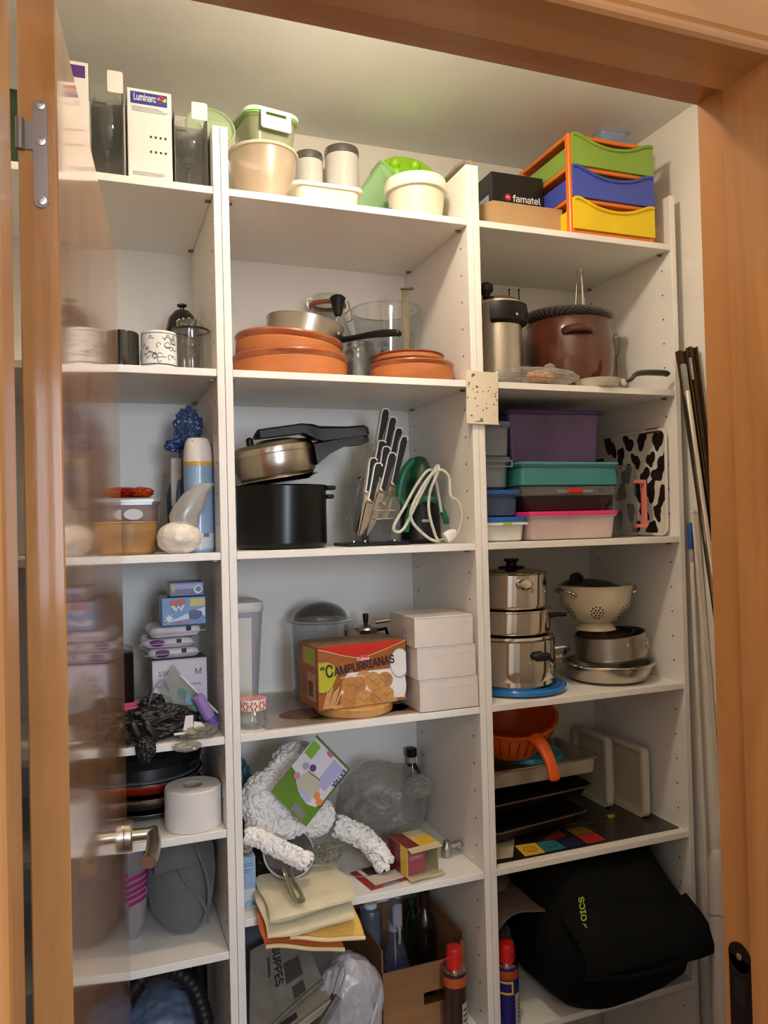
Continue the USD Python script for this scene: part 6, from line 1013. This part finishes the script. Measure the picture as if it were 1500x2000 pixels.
# folded cloths hanging over the shelf front
towel = mat('cream_towel', C(220, 208, 172), .95, var=.05, scale=26, sheen=.4, bump=.1, bscale=260); terry = mat('orange_cloth', C(198, 96, 36), .9, var=.08, scale=30, sheen=.3, bump=.1, bscale=240); ycl = mat('yellow_cloth', C(232, 186, 92), .9, var=.06, scale=30, sheen=.3, bump=.1, bscale=240); pale_e = plas('cloth_edge_cream', (240, 214, 160), .85)
X0, X1 = xu(513, -.05, zE), xu(692, -.05, zE)
def cloth(label, x0, x1, y0, y1, z0, drop, m_, em, th=.012, ph=0, slope=0.0, back=0.06):
    """a folded cloth: a soft slab from the back (y1) to the front edge (y0), sagging over the shelf's front"""
    cx = (x0 + x1) / 2; t = T('folded_cloth', label, 'cloth', (cx, 0, z0)); w = x1 - x0
    def prof(b):                      # 0 at the back, 1 at the hanging front edge
        y = y1 + (y0 - y1) * b; s = max(0.0, (-.004 - y) / max(1e-6, (-.004 - y0))) if y < -.004 else 0.0
        return y, -drop * s ** 1.2
    rows = []
    for b in np.linspace(0, 1, 22):
        y, z = prof(b); rw = []
        for sgn, seq in ((1, np.linspace(0, 1, 22)), (-1, np.linspace(1, 0, 22))):
            for a in seq:
                e = min(1.0, min(a, 1 - a) * 14 + .25) * min(1.0, (1 - b) * 10 + .3)
                rw.append((x0 - cx + w * a + .003 * sin(7 * b + ph), y + .003 * sin(9 * a + ph), th / 2 + z + sgn * th / 2 * e + .0035 * sin(5 * a + ph) * b + .004 * sin(3 * b + 4 * a + ph) * (sgn > 0) * b + slope * (a - .5) * b))
        rows.append(rw)
    t.p('cloth_body', loft(rows), m_)
    if em is not None:
        y, z = prof(1.0); t.p('edge_binding', tube([(x0 - cx + w * a + .003 * sin(7 + ph), y - .004 + .003 * sin(9 * a + ph), th * .5 + z + .0035 * sin(5 * a + ph) + slope * (a - .5)) for a in np.linspace(-.005, 1.005, 30)], .0042, 8), em)
    return t
cloth('orange cloth with a cream edge, lowest of the cloths hanging over the shelf front', X0 - .002, X1 - .035, -.075, .03, zE + .0004, .044, terry, pale_e, .009, .4, -.034)
cloth('yellow cloth with a cream edge hanging from the middle of the cloth pile', X0 + .045, X1 + .006, -.083, .05, zE + .0105, .040, ycl, pale_e, .008, 1.3, -.026)
cloth('lower cream towel folded on the coloured cloths', X0 + .002, X1 - .012, -.088, .06, zE + .0195, .026, towel, None, .016, 2.2, .006)
cloth('upper cream towel with a pale green stain, topmost of the cloth pile', X0 + .010, X1 - .004, -.085, .07, zE + .037, .012, towel, None, .019, 3.0, .012)

# ================================================================== fifth level, right column
yb = .018; t = T('placemat', 'dark printed placemat with coloured square pictures on the fifth right shelf', 'placemat', (.86, .19, zE)); pm = .0016
t.p('mat_sheet', mv(ext(sbox(-.272, -.165, .265, .165).buffer(-.006).buffer(.006), pm)), mat('mat_black_print', C(44, 36, 32), .3, var=.25, scale=14, coat=.4)); sq = lambda u, v: (np.array(at(u, v, Z=zE + pm))[:2] - (.86, .19))
for nm, cor, rgb in (('yellow', ((1005, 1652), (1045, 1646), (1066, 1665), (1026, 1673)), (226, 178, 50)), ('teal', ((1045, 1646), (1082, 1640), (1106, 1656), (1066, 1664)), (44, 116, 128)), ('navy', ((1084, 1640), (1118, 1634), (1140, 1648), (1106, 1656)), (36, 40, 74)), ('red', ((1126, 1633), (1160, 1626), (1184, 1640), (1148, 1648)), (176, 40, 44)), ('olive', ((1105, 1620), (1140, 1614), (1160, 1625), (1125, 1632)), (122, 88, 36)), ('rust', ((1060, 1640), (1090, 1622), (1108, 1632), (1080, 1642)), (110, 44, 28))):
    P = [sq(*c_) for c_ in cor]; s_ = t.p('square_print', mv(ext(Polygon(P).buffer(0), .0003), z=pm), plas('square_' + nm, rgb, .35), label=nm + ' square picture'); c0 = np.mean(P, 0)
    if nm in ('yellow', 'teal'):
        t.p('face_outline', mv(ext(Polygon(ell(*c0, .016, .016)).difference(Polygon(ell(*c0, .0145, .0145))), .0003), z=pm + .0003), ink_dark, of=s_); t.p('face_smile', mv(ext(LineString([c0 + (.009 * cos(a), .009 * sin(a)) for a in np.linspace(-2.6, -.5, 9)]).buffer(.0008), .0003), z=pm + .0003), ink_dark, of=s_)
        for dx in (-.005, .005): t.p('face_eye', mv(ext(Point(c0[0] + dx, c0[1] + .004).buffer(.0013), .0003), z=pm + .0003), ink_dark, of=s_)
t.p('round_print', mv(ext(Polygon(ell(.10, .02, .10, .075)).difference(Polygon(ell(.10, .02, .096, .072))), .0003), z=pm), plas('print_ochre', (92, 72, 50), .4)); t.p('small_patch', mv(ext(Polygon([sq(1185, 1592), sq(1198, 1590), sq(1203, 1596), sq(1190, 1599)]), .0003), z=pm), ink_yellow)
zz = zE + pm + .0006
t = T('pale_sheet', 'pale cream sheet under the dark trays at the left of the placemat', 'sheet', (.655, .10, zz)); t.p('paper_sheet', mv(ext(Polygon([(-.07, -.055), (-.01, -.06), (.09, .10), (-.07, .12)]), .0008)), plas('sheet_cream', (176, 164, 140), .7)); t.p('sheet_fold', mv(ext(Polygon([(-.07, .03), (.04, .04), (.085, .098), (-.07, .118)]), .0006), z=.00085), plas('sheet_cream'))
zz += .0018; darkt = mat('dark_tray_metal', C(40, 33, 28), .34, .3, var=.2, scale=18)
def oventray(label, x, y, z, w, d, h, m_, rot):
    t = T('oven_tray', label, 'oven tray', (x, y, z), rot); t.p('tray_body', tub(w, d, h, .02, t=.0015, taper=.88, lip=.006, liph=.004), m_); t.p('rolled_rim', tube([(a, b, h - .001) for a, b in rr(w, d, .022, 5)], .0028, 8, True), mat('tray_rim_metal', C(104, 94, 82), .4, .6, var=.1)); return t
oventray('dark oven tray, the lower and nearer of two on the placemat', .755, .205, zz + .014, .31, .20, .034, darkt, (5, 0, 8))
oventray('dark oven tray, the upper of two, under the foil tray', .775, .235, zz + .072, .33, .22, .030, darkt, (3, 0, 6))
zf = zv(1545, .75, .15); t = T('foil_tray', 'bright stained metal baking tray under the orange strainer', 'baking tray', (.782, .252, zz + .118), (0, 0, 2)); t.p('tray_body', tub(.39, .20, .046, .012, t=.0015, taper=.95, lip=.005), mat('stained_tin', C(206, 196, 176), .4, .45, var=.22, scale=9, col2=C(140, 124, 102))); t.p('rolled_rim', tube([(a, b, .045) for a, b in rr(.39, .20, .014, 5)], .003, 8, True), satin)
ztb = zz + .118 + .0485
t = T('teal_bowl', 'teal plastic bowl turned over on the foil tray beneath the orange strainer', 'bowl', (.815, .235, ztb)); tb_ = plas('teal_bowl_plastic', (36, 138, 150), .35); t.p('bowl_wall', lathe([(.085, 0), (.088, .003), (.084, .012), (.07, .020), (.04, .025), (0, .026)], 44), tb_); t.p('rim_ring', tube([(.087 * cos(a), .087 * sin(a), .002) for a in np.linspace(0, 2 * pi, 44, endpoint=False)], .003, 6, True), tb_)
# orange strainer with a long handle
ors = plas('strainer_orange', (226, 96, 22), .35); xo, yo = .748, .232; zo = ztb + .018
t = T('orange_strainer', 'orange plastic strainer with a stubby handle tilted on the teal bowl', 'strainer', (xo, yo, zo + .012), (15, -5, 0)); ro = .122
pb = [(ro * .45, 0), (ro * .62, .006), (ro * .78, .03), (ro * .9, .062), (ro * .985, .092), (ro * 1.03, .096), (ro * 1.03, .101), (ro * .96, .099), (ro * .86, .062), (ro * .74, .032), (ro * .58, .009), (0, .006)]
t.p('bowl_wall', lathe(pb, 52), ors); sl = []
for i in range(30):
    a = 2 * pi * i / 30; sl.append(tube([np.array((np.interp(z, [0, .006, .03, .062, .092], [ro * .45, ro * .62, ro * .78, ro * .9, ro * .985]) * q * cos(a), np.interp(z, [0, .006, .03, .062, .092], [ro * .45, ro * .62, ro * .78, ro * .9, ro * .985]) * q * sin(a), z)) for z, q in ((.03, 1.004), (.05, 1.004), (.07, 1.004), (.084, 1.004))], .0016, 5))
t.p('drain_slots', cat(*sl), plas('slot_dark_orange', (120, 44, 12), .6), kind='stuff'); t.p('handle', tube(smoothp([(-.0, -ro * .98, .094), (.004, -ro * 1.25, .088), (.008, -ro * 1.5, .060), (.010, -ro * 1.62, .030), (.010, -ro * 1.64, .022)], 6), [.020, .018, .015, .0165, .013], 14, flat=.6), ors)
# white plastic racks leaning on the right panel
ivory = plas('ivory_plastic', (214, 204, 182), .45)
for (u0, v0), (u1, v1), lab, yb_, yf, xr_ in (((1127, 1422), (1195, 1440), 'taller ivory plastic rack frame standing at the back near the right panel', .372, .205, 1.056), ((1200, 1437), (1272, 1462), 'nearer ivory plastic rack frame standing near the right panel', .262, .105, 1.098)):
    hR = zv(v1, xr_, yf) - zE - pm; dR = yb_ - yf; t = T('plastic_rack', lab, 'rack', (xr_, (yb_ + yf) / 2, zE + pm + .0006), (0, 0, 0)); out = sbox(-dR / 2, 0, dR / 2, hR).buffer(-.018).buffer(.018); fm = ext(out.difference(out.buffer(-.011)), .020); v = fm.vertices; t.p('frame', tm(np.stack([v[:, 2] - .020, -v[:, 0], v[:, 1]], 1), fm.faces[:, ::-1]), ivory); pm_ = ext(out.buffer(-.010), .003); v = pm_.vertices; t.p('panel_sheet', tm(np.stack([v[:, 2] - .004, -v[:, 0], v[:, 1]], 1), pm_.faces[:, ::-1]), plas('ivory_sheet', (196, 184, 160), .5))

# ================================================================== bottom, middle column
npap = mat('newsprint', C(128, 122, 112), .9, var=.12, scale=24, col2=C(104, 98, 88)); npd = plas('newsprint_ink', (62, 58, 54), .9)
def paper(label, P, th, m_, prints=(), head=None):
    o = np.array(P[0], float); t = T('newspaper', label, 'newspaper', tuple(o)); A, B, Cc, D = [np.array(q, float) - o for q in P]
    f_ = lambda a, b: tuple((A * (1 - a) + B * a) * (1 - b) + (D * (1 - a) + Cc * a) * b + np.array((0, .006 * sin(3 * a + 2 * b), .004 * sin(5 * a) * b)))
    t.p('folded_sheets', sheet(f_, 16, 16, th), m_)
    nv = np.cross(B - A, D - A); nv /= np.linalg.norm(nv); s_ = -1 if nv[1] > 0 else 1
    def onp(a, b): return np.array(f_(a, b)) + nv * ((th + .0006) if s_ > 0 else -.0006)
    for k_, (a0, a1, b0, b1) in enumerate(prints): t.p('print_block', sheet(lambda a, b: tuple(onp(a0 + (a1 - a0) * a, b0 + (b1 - b0) * b)), 8, 8, .0003), npd)
    if head:
        hm = meshkit.text_mesh(head, 1.0, .0003, True); w_ = np.ptp(hm.vertices[:, 0]); v = hm.vertices; t.p('headline', tm(np.array([onp(.40 + .12 * (y_ / 1.0) + .0, .90 - .52 * x_ / w_) for x_, y_, _ in v]), hm.faces), plas('headline_ink', (36, 34, 34), .8))
    t.p('fold_edge', tube([onp(a, .0) for a in np.linspace(0, 1, 12)], .004, 6), m_); return t
Q = lambda u, v, y: tuple(at(u, v, Y=y))
paper('folded newspaper standing at the left of the bottom middle shelf', [Q(488, 2050, .0), Q(632, 1918, .02), Q(590, 1812, .11), Q(492, 1862, .11)], .012, npap, ((.30, .34, .55, .80), (.62, .78, .06, .24), (.55, .8, .32, .62)), 'SUPPES')
paper('second newspaper with pale folded edges in front of the first', [Q(500, 2090, -.02), Q(652, 1965, .0), Q(634, 1922, .055), Q(490, 2050, .04)], .014, mat('newsprint_pale', C(168, 158, 138), .9, var=.1, scale=20), ((.2, .6, .3, .6),))
paper('third newspaper rolled at its edge beside the white bag', [Q(590, 2090, -.035), Q(664, 1950, -.015), Q(648, 1925, .05), Q(570, 2060, .04)], .010, npap, ((.3, .7, .3, .7),))
t = T('slate_tray', 'dark slate-blue plastic tray above the newspapers at the left upright', 'tray', (.0775, .25, zG)); st_ = plas('slate_blue_plastic', (84, 88, 100), .5); t.p('tray_wall', mv(tub(.14, .20, .30, .03, taper=.9), 0, 0, 0), st_); t.p('rim_ring', tube([(a, b, .298) for a, b in rr(.142, .202, .03, 5)], .005, 8, True), st_)
t = T('grey_white_bag', 'bulging white plastic carrier bag on the bottom middle shelf', 'bag', (.232, -.004 + .06, zG)); hz = zv(1876, .22, .02) - zG; wbm = clear('carrier_white', (.8, .8, .82), .82, .25, C(196, 194, 200), 1.4); t.p('bag_body', blob(.165, .13, hz, 131, .11, 1.5, 5), wbm); t.p('handle_loop', tube(smoothp([Q(652, 1940, -.012) - np.array((.232, .056, zG)), Q(662, 1905, -.012) - np.array((.232, .056, zG)), Q(672, 1888, -.012) - np.array((.232, .056, zG)), Q(674, 1905, -.014) - np.array((.232, .056, zG)), Q(662, 1940, -.014) - np.array((.232, .056, zG))], 6), .005, 8, flat=.5), wbm); t.p('crease', tube(smoothp([(-.02, -.065, .03), (.02, -.07, .09), (.05, -.055, .14)], 6), .004, 6), wbm)
# fruit crate with bottles
cy0, cx0, cx1, cy1 = .065, .318, .525, .375; zc1 = .162; t = T('cardboard_crate', 'open brown cardboard crate with a hand slot holding cleaning bottles', 'crate', ((cx0 + cx1) / 2, (cy0 + cy1) / 2, zG)); w, d = cx1 - cx0, cy1 - cy0; kr = mat('crate_card', C(140, 98, 58), .8, var=.1, scale=8, stretch=(1, 1, 4))
fp = sbox(-w / 2, 0, w / 2, zc1).difference(sbox(-w * .02, zc1 * .42, w * .5, zc1 * .60).buffer(-.006).buffer(.006)).union(sbox(w / 2 - .012, 0, w / 2, zc1 + .035)); t.p('front_panel', mv(up(ext(fp, .004)), y=-d / 2 + .004), kr); t.p('back_panel', b6(-w / 2, w / 2, d / 2 - .004, d / 2, 0, zc1, .0008), kr)
for s_ in (-1, 1): t.p('side_panel', mv(b6(-.002, .002, -d / 2 + .0042, d / 2 - .0042, 0.0, zc1 + .05, .0008), s_ * (w / 2 - .002), 0, 0), kr)
t.p('floor_panel', b6(-w / 2 + .0042, w / 2 - .0042, -d / 2 + .0042, d / 2 - .0042, 0, .004, .0008), kr); zi = zG + .0044
x, r = circ(703, 746, .25, zi + .15); x = max(x, cx0 + r + .006); h = zv(1765, x, .25) - zi; t = T('ribbed_can', 'silver and blue ribbed spray can in the crate', 'spray can', (x, .25, zi)); pr_ = [(0, 0), (r * .95, 0), (r, .004), (r, h * .5)]
for k in range(6): pr_ += [(r * .98, h * (.5 + .07 * k)), (r, h * (.52 + .07 * k)), (r, h * (.555 + .07 * k))]
t.p('can_body', lathe(pr_ + [(r * .9, h * .95), (0, h)], 36), plas('can_silver_blue', (118, 126, 140), .3, metal=.4)); t.p('label_band', lathe([(r * 1.0, h * .1), (r * 1.015, h * .11), (r * 1.015, h * .46), (r, h * .47)], 36), plas('can_label_blue', (52, 66, 106), .4)); t.p('cap', lathe([(r * .6, h * .96), (r * .62, h * 1.02), (0, h * 1.03)], 24), white_p)
x, r = circ(742, 806, .17, zi + .06); h = zv(1745, x, .17) - zi; t = T('spray_bottle', 'clear trigger spray bottle with bright blue liquid in the crate', 'spray bottle', (x, .17, zi)); t.p('bottle_body', lathe([(0, 0), (r * .95, 0), (r, .006), (r, h * .30), (r * .92, h * .38), (r * .45, h * .62), (r * .4, h * .72), (0, h * .72)], 36, 1, .7), clear('bottle_film', (.78, .8, .86), .22, .06, C(120, 126, 150), 1.45)); t.p('blue_liquid', lathe([(0, .004), (r * .9, .004), (r * .94, .01), (r * .94, h * .30), (r * .86, h * .38), (0, h * .38)], 36, .98, .66), plas('deep_blue_liquid', (24, 36, 150), .15)); t.p('trigger_head', cat(mv(box(.024, .04, h * .2, .004), 0, -.004, h * .74), lathe([(r * .45, h * .70), (r * .45, h * .76), (0, h * .76)], 20)), plas('trigger_grey', (150, 152, 160), .4)); t.p('trigger', tube(smoothp([(0, -.02, h * .8), (0, -.032, h * .72), (0, -.028, h * .62)], 5), .0035, 8), plas('trigger_grey')); t.p('dip_tube', tube([(0, 0, .01), (0, 0, h * .7)], .002, 6), white_p)
for u0, u1, y, v0, lab, rgb, capc in ((793, 822, .29, 1748, 'dark green bottle at the back of the crate', (22, 66, 48), (30, 90, 66)), (818, 862, .22, 1742, 'dark brown bottle at the right of the crate', (34, 26, 22), (40, 22, 20))):
    x, r = circ(u0, u1, y, zi + .15); x = min(x, cx1 - r - .008); h = min(zv(v0, x, y) - zi, .345); t = T('cleaning_bottle', lab, 'bottle', (x, y, zi)); t.p('bottle_body', lathe([(0, 0), (r * .95, 0), (r, .006), (r, h * .62), (r * .85, h * .74), (r * .42, h * .82), (r * .4, h * .88), (0, h * .88)], 36), plas('bottle_' + lab.split()[1], rgb, .2, coat=.4)); t.p('cap', lathe([(r * .5, h * .87), (r * .52, h), (0, h)], 24), plas('cap_' + lab.split()[1], capc, .4))
def lubecan(label, x, y, r, h, body, tall=True):
    t = T('lubricant_can', label, 'spray can', (x, y, zG)); t.p('can_body', lathe([(0, 0), (r * .95, 0), (r, .004), (r, h * .72), (r * .96, h * .745), (0, h * .745)], 40), plas(*body)); t.p('orange_band', lathe([(r, h * .60), (r * 1.01, h * .605), (r * 1.01, h * .70), (r, h * .705)], 40), plas('can_orange', (206, 96, 40), .4, var=.2)); t.p('silver_collar', lathe([(r * .97, h * .745), (r * .94, h * .775), (r * .7, h * .79), (0, h * .79)], 40), chrome); t.p('red_cap', lathe([(r * .7, h * .785), (r * .72, h * .80), (r * .70, h * .96), (r * .6, h), (0, h)], 32), plas('cap_red', (206, 34, 30), .35)); t.p('white_panel', lathe_arc(r * 1.006, .006, h * .42, .2, 1.3), plas('can_white', (186, 180, 176), .45)); return t
def lathe_arc(r, z0, z1, a0, a1, n=14): return sheet(lambda a, b: (r * sin(a0 + (a1 - a0) * a), -r * cos(a0 + (a1 - a0) * a), z0 + (z1 - z0) * b), n, 3, .0003)
x, r = circ(866, 911, .034, zG + .1); h = zv(1848, x, .034) - zG; t = lubecan('red-capped lubricant can with a dark body by the second upright, in front of the crate', x, .034, r, h, ('can_dark_red', (56, 34, 34), .35)); t.p('nozzle_straw', tube([(0, -.01, h * .93), (-.055, -.014, h * .90)], .0012, 6), plas('straw_red', (200, 60, 50), .4)); t.p('small_print', cat(*[lathe_arc(r * 1.01, h * (.1 + .06 * k), h * (.12 + .06 * k), .3, 1.1, 6) for k in range(5)]), ink_dark, kind='stuff')
x, r = circ(968, 1013, .035, zG + .1); x = max(x, .5815 + r); h = zv(1840, x, .035) - zG; t = lubecan('red-capped blue lubricant can with a yellow shield by the second upright, right column', x, .035, r, h, ('can_navy', (36, 34, 120), .35)); sh_ = t.p('yellow_shield', lathe_arc(r * 1.008, h * .42, h * .585, -1.2, .05), ink_yellow); t.p('shield_core', lathe_arc(r * 1.016, h * .45, h * .555, -1.2, -.12), plas('can_navy'), of=sh_); t.p('blue_ring', lathe([(r * .98, h * .71), (r * 1.008, h * .715), (r * 1.008, h * .74), (r * .97, h * .748)], 36), plas('can_violet', (58, 34, 120), .4)); t.p('small_print', cat(*[lathe_arc(r * 1.012, h * (.06 + .05 * k), h * (.075 + .05 * k), .5, 1.2, 6) for k in range(6)]), ink_dark, kind='stuff')

# ================================================================== bottom, right column
bagm = mat('black_bag_fabric', C(15, 16, 15), .9, var=.15, scale=20, bump=.12, bscale=240, spec=.15)
t = T('black_backpack', 'large black bag with a small yellow-green logo filling the bottom right shelf', 'backpack', (.905, .085, zG))
def br(z, w, d, ox=0, oy=0, e=.6): return [(ox + w * np.sign(cos(a)) * abs(cos(a)) ** e * (1 + .03 * sin(5 * a + z * 20)), oy + d * np.sign(sin(a)) * abs(sin(a)) ** e * (1 + .035 * sin(6 * a - z * 17)), z) for a in np.linspace(0, 2 * pi, 56, endpoint=False)]
hB_ = SH['E'] - .0155 - zG - .004
t.p('bag_body', loft([br(.0, .10, .09, .01, .05), br(.012, .16, .15, .01, .04), br(hB_ * .18, .195, .185, .004, .02), br(hB_ * .42, .205, .20, .004, .0), br(hB_ * .58, .20, .185, .004, .01), br(hB_ * .76, .185, .16, .0, .05), br(hB_ * .93, .165, .14, .0, .07), br(hB_, .13, .11, .0, .08)]), bagm)
t.p('front_flap', sheet(lambda a, b: (-.17 + .36 * a + .01 * sin(4 * b), -.190 - .016 * sin(pi * a) + .075 * b * b, hB_ * (.40 + .30 * b) + .012 * sin(5 * a)), 22, 12, .006), bagm); t.p('flap_fold', tube(smoothp([(-.17, -.19, hB_ * .42), (-.06, -.212, hB_ * .39), (.08, -.212, hB_ * .40), (.19, -.17, hB_ * .45)], 7), .007, 8), bagm)
t.p('strap_tail', sheet(lambda a, b: (.160 + .035 * a, -.15 - .03 * a + .01 * b, hB_ * (.36 + .08 * b) + .025 * a - .01 * b * a), 8, 6, .004), bagm); 
lg = plas('logo_lime', (196, 206, 70), .5); pl = np.array(at(1137, 1805, Y=-.125)) - (.905, .085, zG)
lm = meshkit.text_mesh('OICS', .0135, .001, True); v = lm.vertices; sc_ = .048 / np.ptp(v[:, 0]); lv_ = np.stack([pl[0] - v[:, 1] + .004, np.full(len(v), pl[1]) - .012 - v[:, 2] + .010 * (v[:, 0] * sc_ / .05), pl[2] + .012 + v[:, 0] * sc_], 1); t.p('lettering', tm(lv_, lm.faces), lg)
bolt = up(ext(Polygon([(-.006, .010), (.001, .002), (-.001, .002), (.007, -.004), (.001, .006), (.003, .006)]), .001)); t.p('logo_mark', mv(bolt, pl[0] - .002, pl[1] - .013, pl[2]), plas('logo_pale', (210, 212, 170), .5))
t = T('grey_cloth', 'dark grey fabric heap between the blue can and the black bag', 'cloth', (.645, .215, zG)); dg = mat('charcoal_fabric', C(62, 62, 64), .9, var=.12, scale=14, sheen=.3, bump=.15, bscale=150); t.p('cloth_heap', blob(.115, .22, .215, 141, .22, 2.0, 4), dg); t.p('cloth_fold', mv(blob(.07, .09, .19, 142, .25, 2.2, 4), .012, -.075, 0), dg)
t.p('loose_strap', tube(smoothp([(.02, -.10, .14), (.035, -.115, .09), (.02, -.12, .04), (-.01, -.115, .006)], 6), .006, 8, flat=.4), dg)
t = T('grey_hat', 'dusty brown-grey folded bag lying on top of the dark grey fabric heap', 'bag', (.655, .16, zG + .22)); t.p('brim', sheet(lambda a, b: (-.068 + .15 * a, -.13 + .22 * b, .012 + .03 * sin(pi * a) * (1 - .3 * b) - .022 * (1 - b) * (1 - a) + .006 * sin(7 * a + 3 * b)), 18, 16, .004), plas('dusty_mauve', (112, 92, 84), .9)); t.p('crown', mv(blob(.11, .15, .075, 151, .14, 1.8, 4), -.005, .03, .012), plas('dusty_mauve'))

# ================================================================== things leaning by the right wall
bronze = mat('bronze_rail', C(96, 74, 50), .32, .6, var=.1, scale=20)
def lean(name, label, cat_, P0, P1, build):
    P0, P1 = np.array(P0), np.array(P1); ax = P1 - P0; L = np.linalg.norm(ax); ax /= L; t = T(name, label, cat_, tuple(P0)); x_ = np.cross((0, 1.0, 0), ax); x_ /= np.linalg.norm(x_); y_ = np.cross(ax, x_)
    def o(m): m = m.copy(); v = m.vertices; m.vertices = v[:, :1] * x_ + v[:, 1:2] * y_ + v[:, 2:3] * ax; return m
    build(t, o, L); return t
chan = Polygon([(-.0115, -.009), (-.0085, -.009), (-.0085, .004), (-.0015, .004), (-.0015, -.004), (.0015, -.004), (.0015, .004), (.0085, .004), (.0085, -.009), (.0115, -.009), (.0115, .008), (-.0115, .008)])
def rail(t, o, L):
    t.p('rail_profile', o(ext(chan, L)), bronze, smooth=20); t.p('end_lip', o(mv(b6(-.0115, .0115, .008, .0095, 0, .03, .0005), 0, 0, L - .03)), bronze)
def rail2(t, o, L): rail(t, o, L); t.p('white_sticker', o(b6(-.0125, -.0116, -.007, .006, L - .085, L - .028, .0002)), white_p)
lean('curtain_rail', 'left one of two long dark bronze rails leaning by the right wall', 'rail', (1.1455, -.310, .001), (1.117, -.042, 1.957), rail)
lean('curtain_rail', 'right one of two long dark bronze rails by the right wall, with white sticker', 'rail', (1.1645, -.272, .001), (1.150, -.042, 1.968), rail2)
def stube(t, o, L):
    t.p('tube_body', o(lathe([(0, 0), (.0075, 0), (.0075, L - .07), (.007, L - .069), (0, L - .069)], 20)), chrome); t.p('plastic_end', o(mv(rrl([(.013, .010, .003, 0), (.014, .011, .003, .05), (.014, .011, .003, .066), (.012, .008, .003, .07)]), 0, 0, L - .0695)), clear('end_plastic', (.8, .8, .78), .5, .2, C(178, 176, 166), 1.4))
lean('steel_tube', 'shiny steel tube with a clear plastic end between the two bronze rails', 'tube', (1.1150, -.3300, .008), (1.1118, -.0530, 1.921), stube)
def broom(t, o, L):
    t.p('handle_stick', o(lathe([(0, 0), (.0055, 0), (.0055, L - .10), (0, L - .10)], 16)), plas('stick_white', (226, 216, 200), .4)); t.p('blue_grip', o(mv(lathe([(0, 0), (.0068, 0), (.0074, .01), (.0072, .06), (.006, .066), (0, .067)], 18), 0, 0, L - .067)), plas('grip_blue', (26, 84, 150), .4)); t.p('grey_ferrule', o(mv(lathe([(0, 0), (.0062, 0), (.0065, .004), (.0062, .03), (0, .03)], 18), 0, 0, L - .0995)), plas('ferrule_grey', (176, 168, 156), .4))
lean('broom_stick', 'white broom handle with a blue grip by the right panel', 'broom handle', (1.1545, -.045, .001), (1.1575, -.0085, 1.525), broom)
def slat(t, o, L): t.p('slat_body', o(b6(-.008, .008, -.004, .004, 0, L, .0012)), plas('slat_white', (226, 214, 196), .45)); t.p('end_cap', o(b6(-.0086, .0086, -.0046, .0046, L + .0001, L + .006, .001)), plas('slat_white'))
lean('white_batten', 'long white batten leaning beside the bronze rails', 'batten', (1.1685, -.125, .001), (1.1610, -.022, 1.55), slat)
t = T('white_roll', 'tall white cloth-wrapped roll standing behind the right door frame', 'roll', (1.1255, -.103, .001)); zr = .735; cw_ = mat('white_wrap', C(206, 198, 190), .8, var=.04, scale=8, bump=.1, bscale=40)
t.p('roll_body', lathe([(0, 0), (.024, 0), (.0255, .01), (.025, zr * .5), (.0255, zr * .9), (.024, zr * .965), (.014, zr * .99), (0, zr)], 28), cw_)
for zq in (zr * .79, zr * .42): t.p('crease', tube([(.0257 * cos(a), .0257 * sin(a), zq + .006 * sin(2 * a)) for a in np.linspace(0, 2 * pi, 26, endpoint=False)], .0016, 6, True), plas('crease_grey', (150, 140, 128), .8))
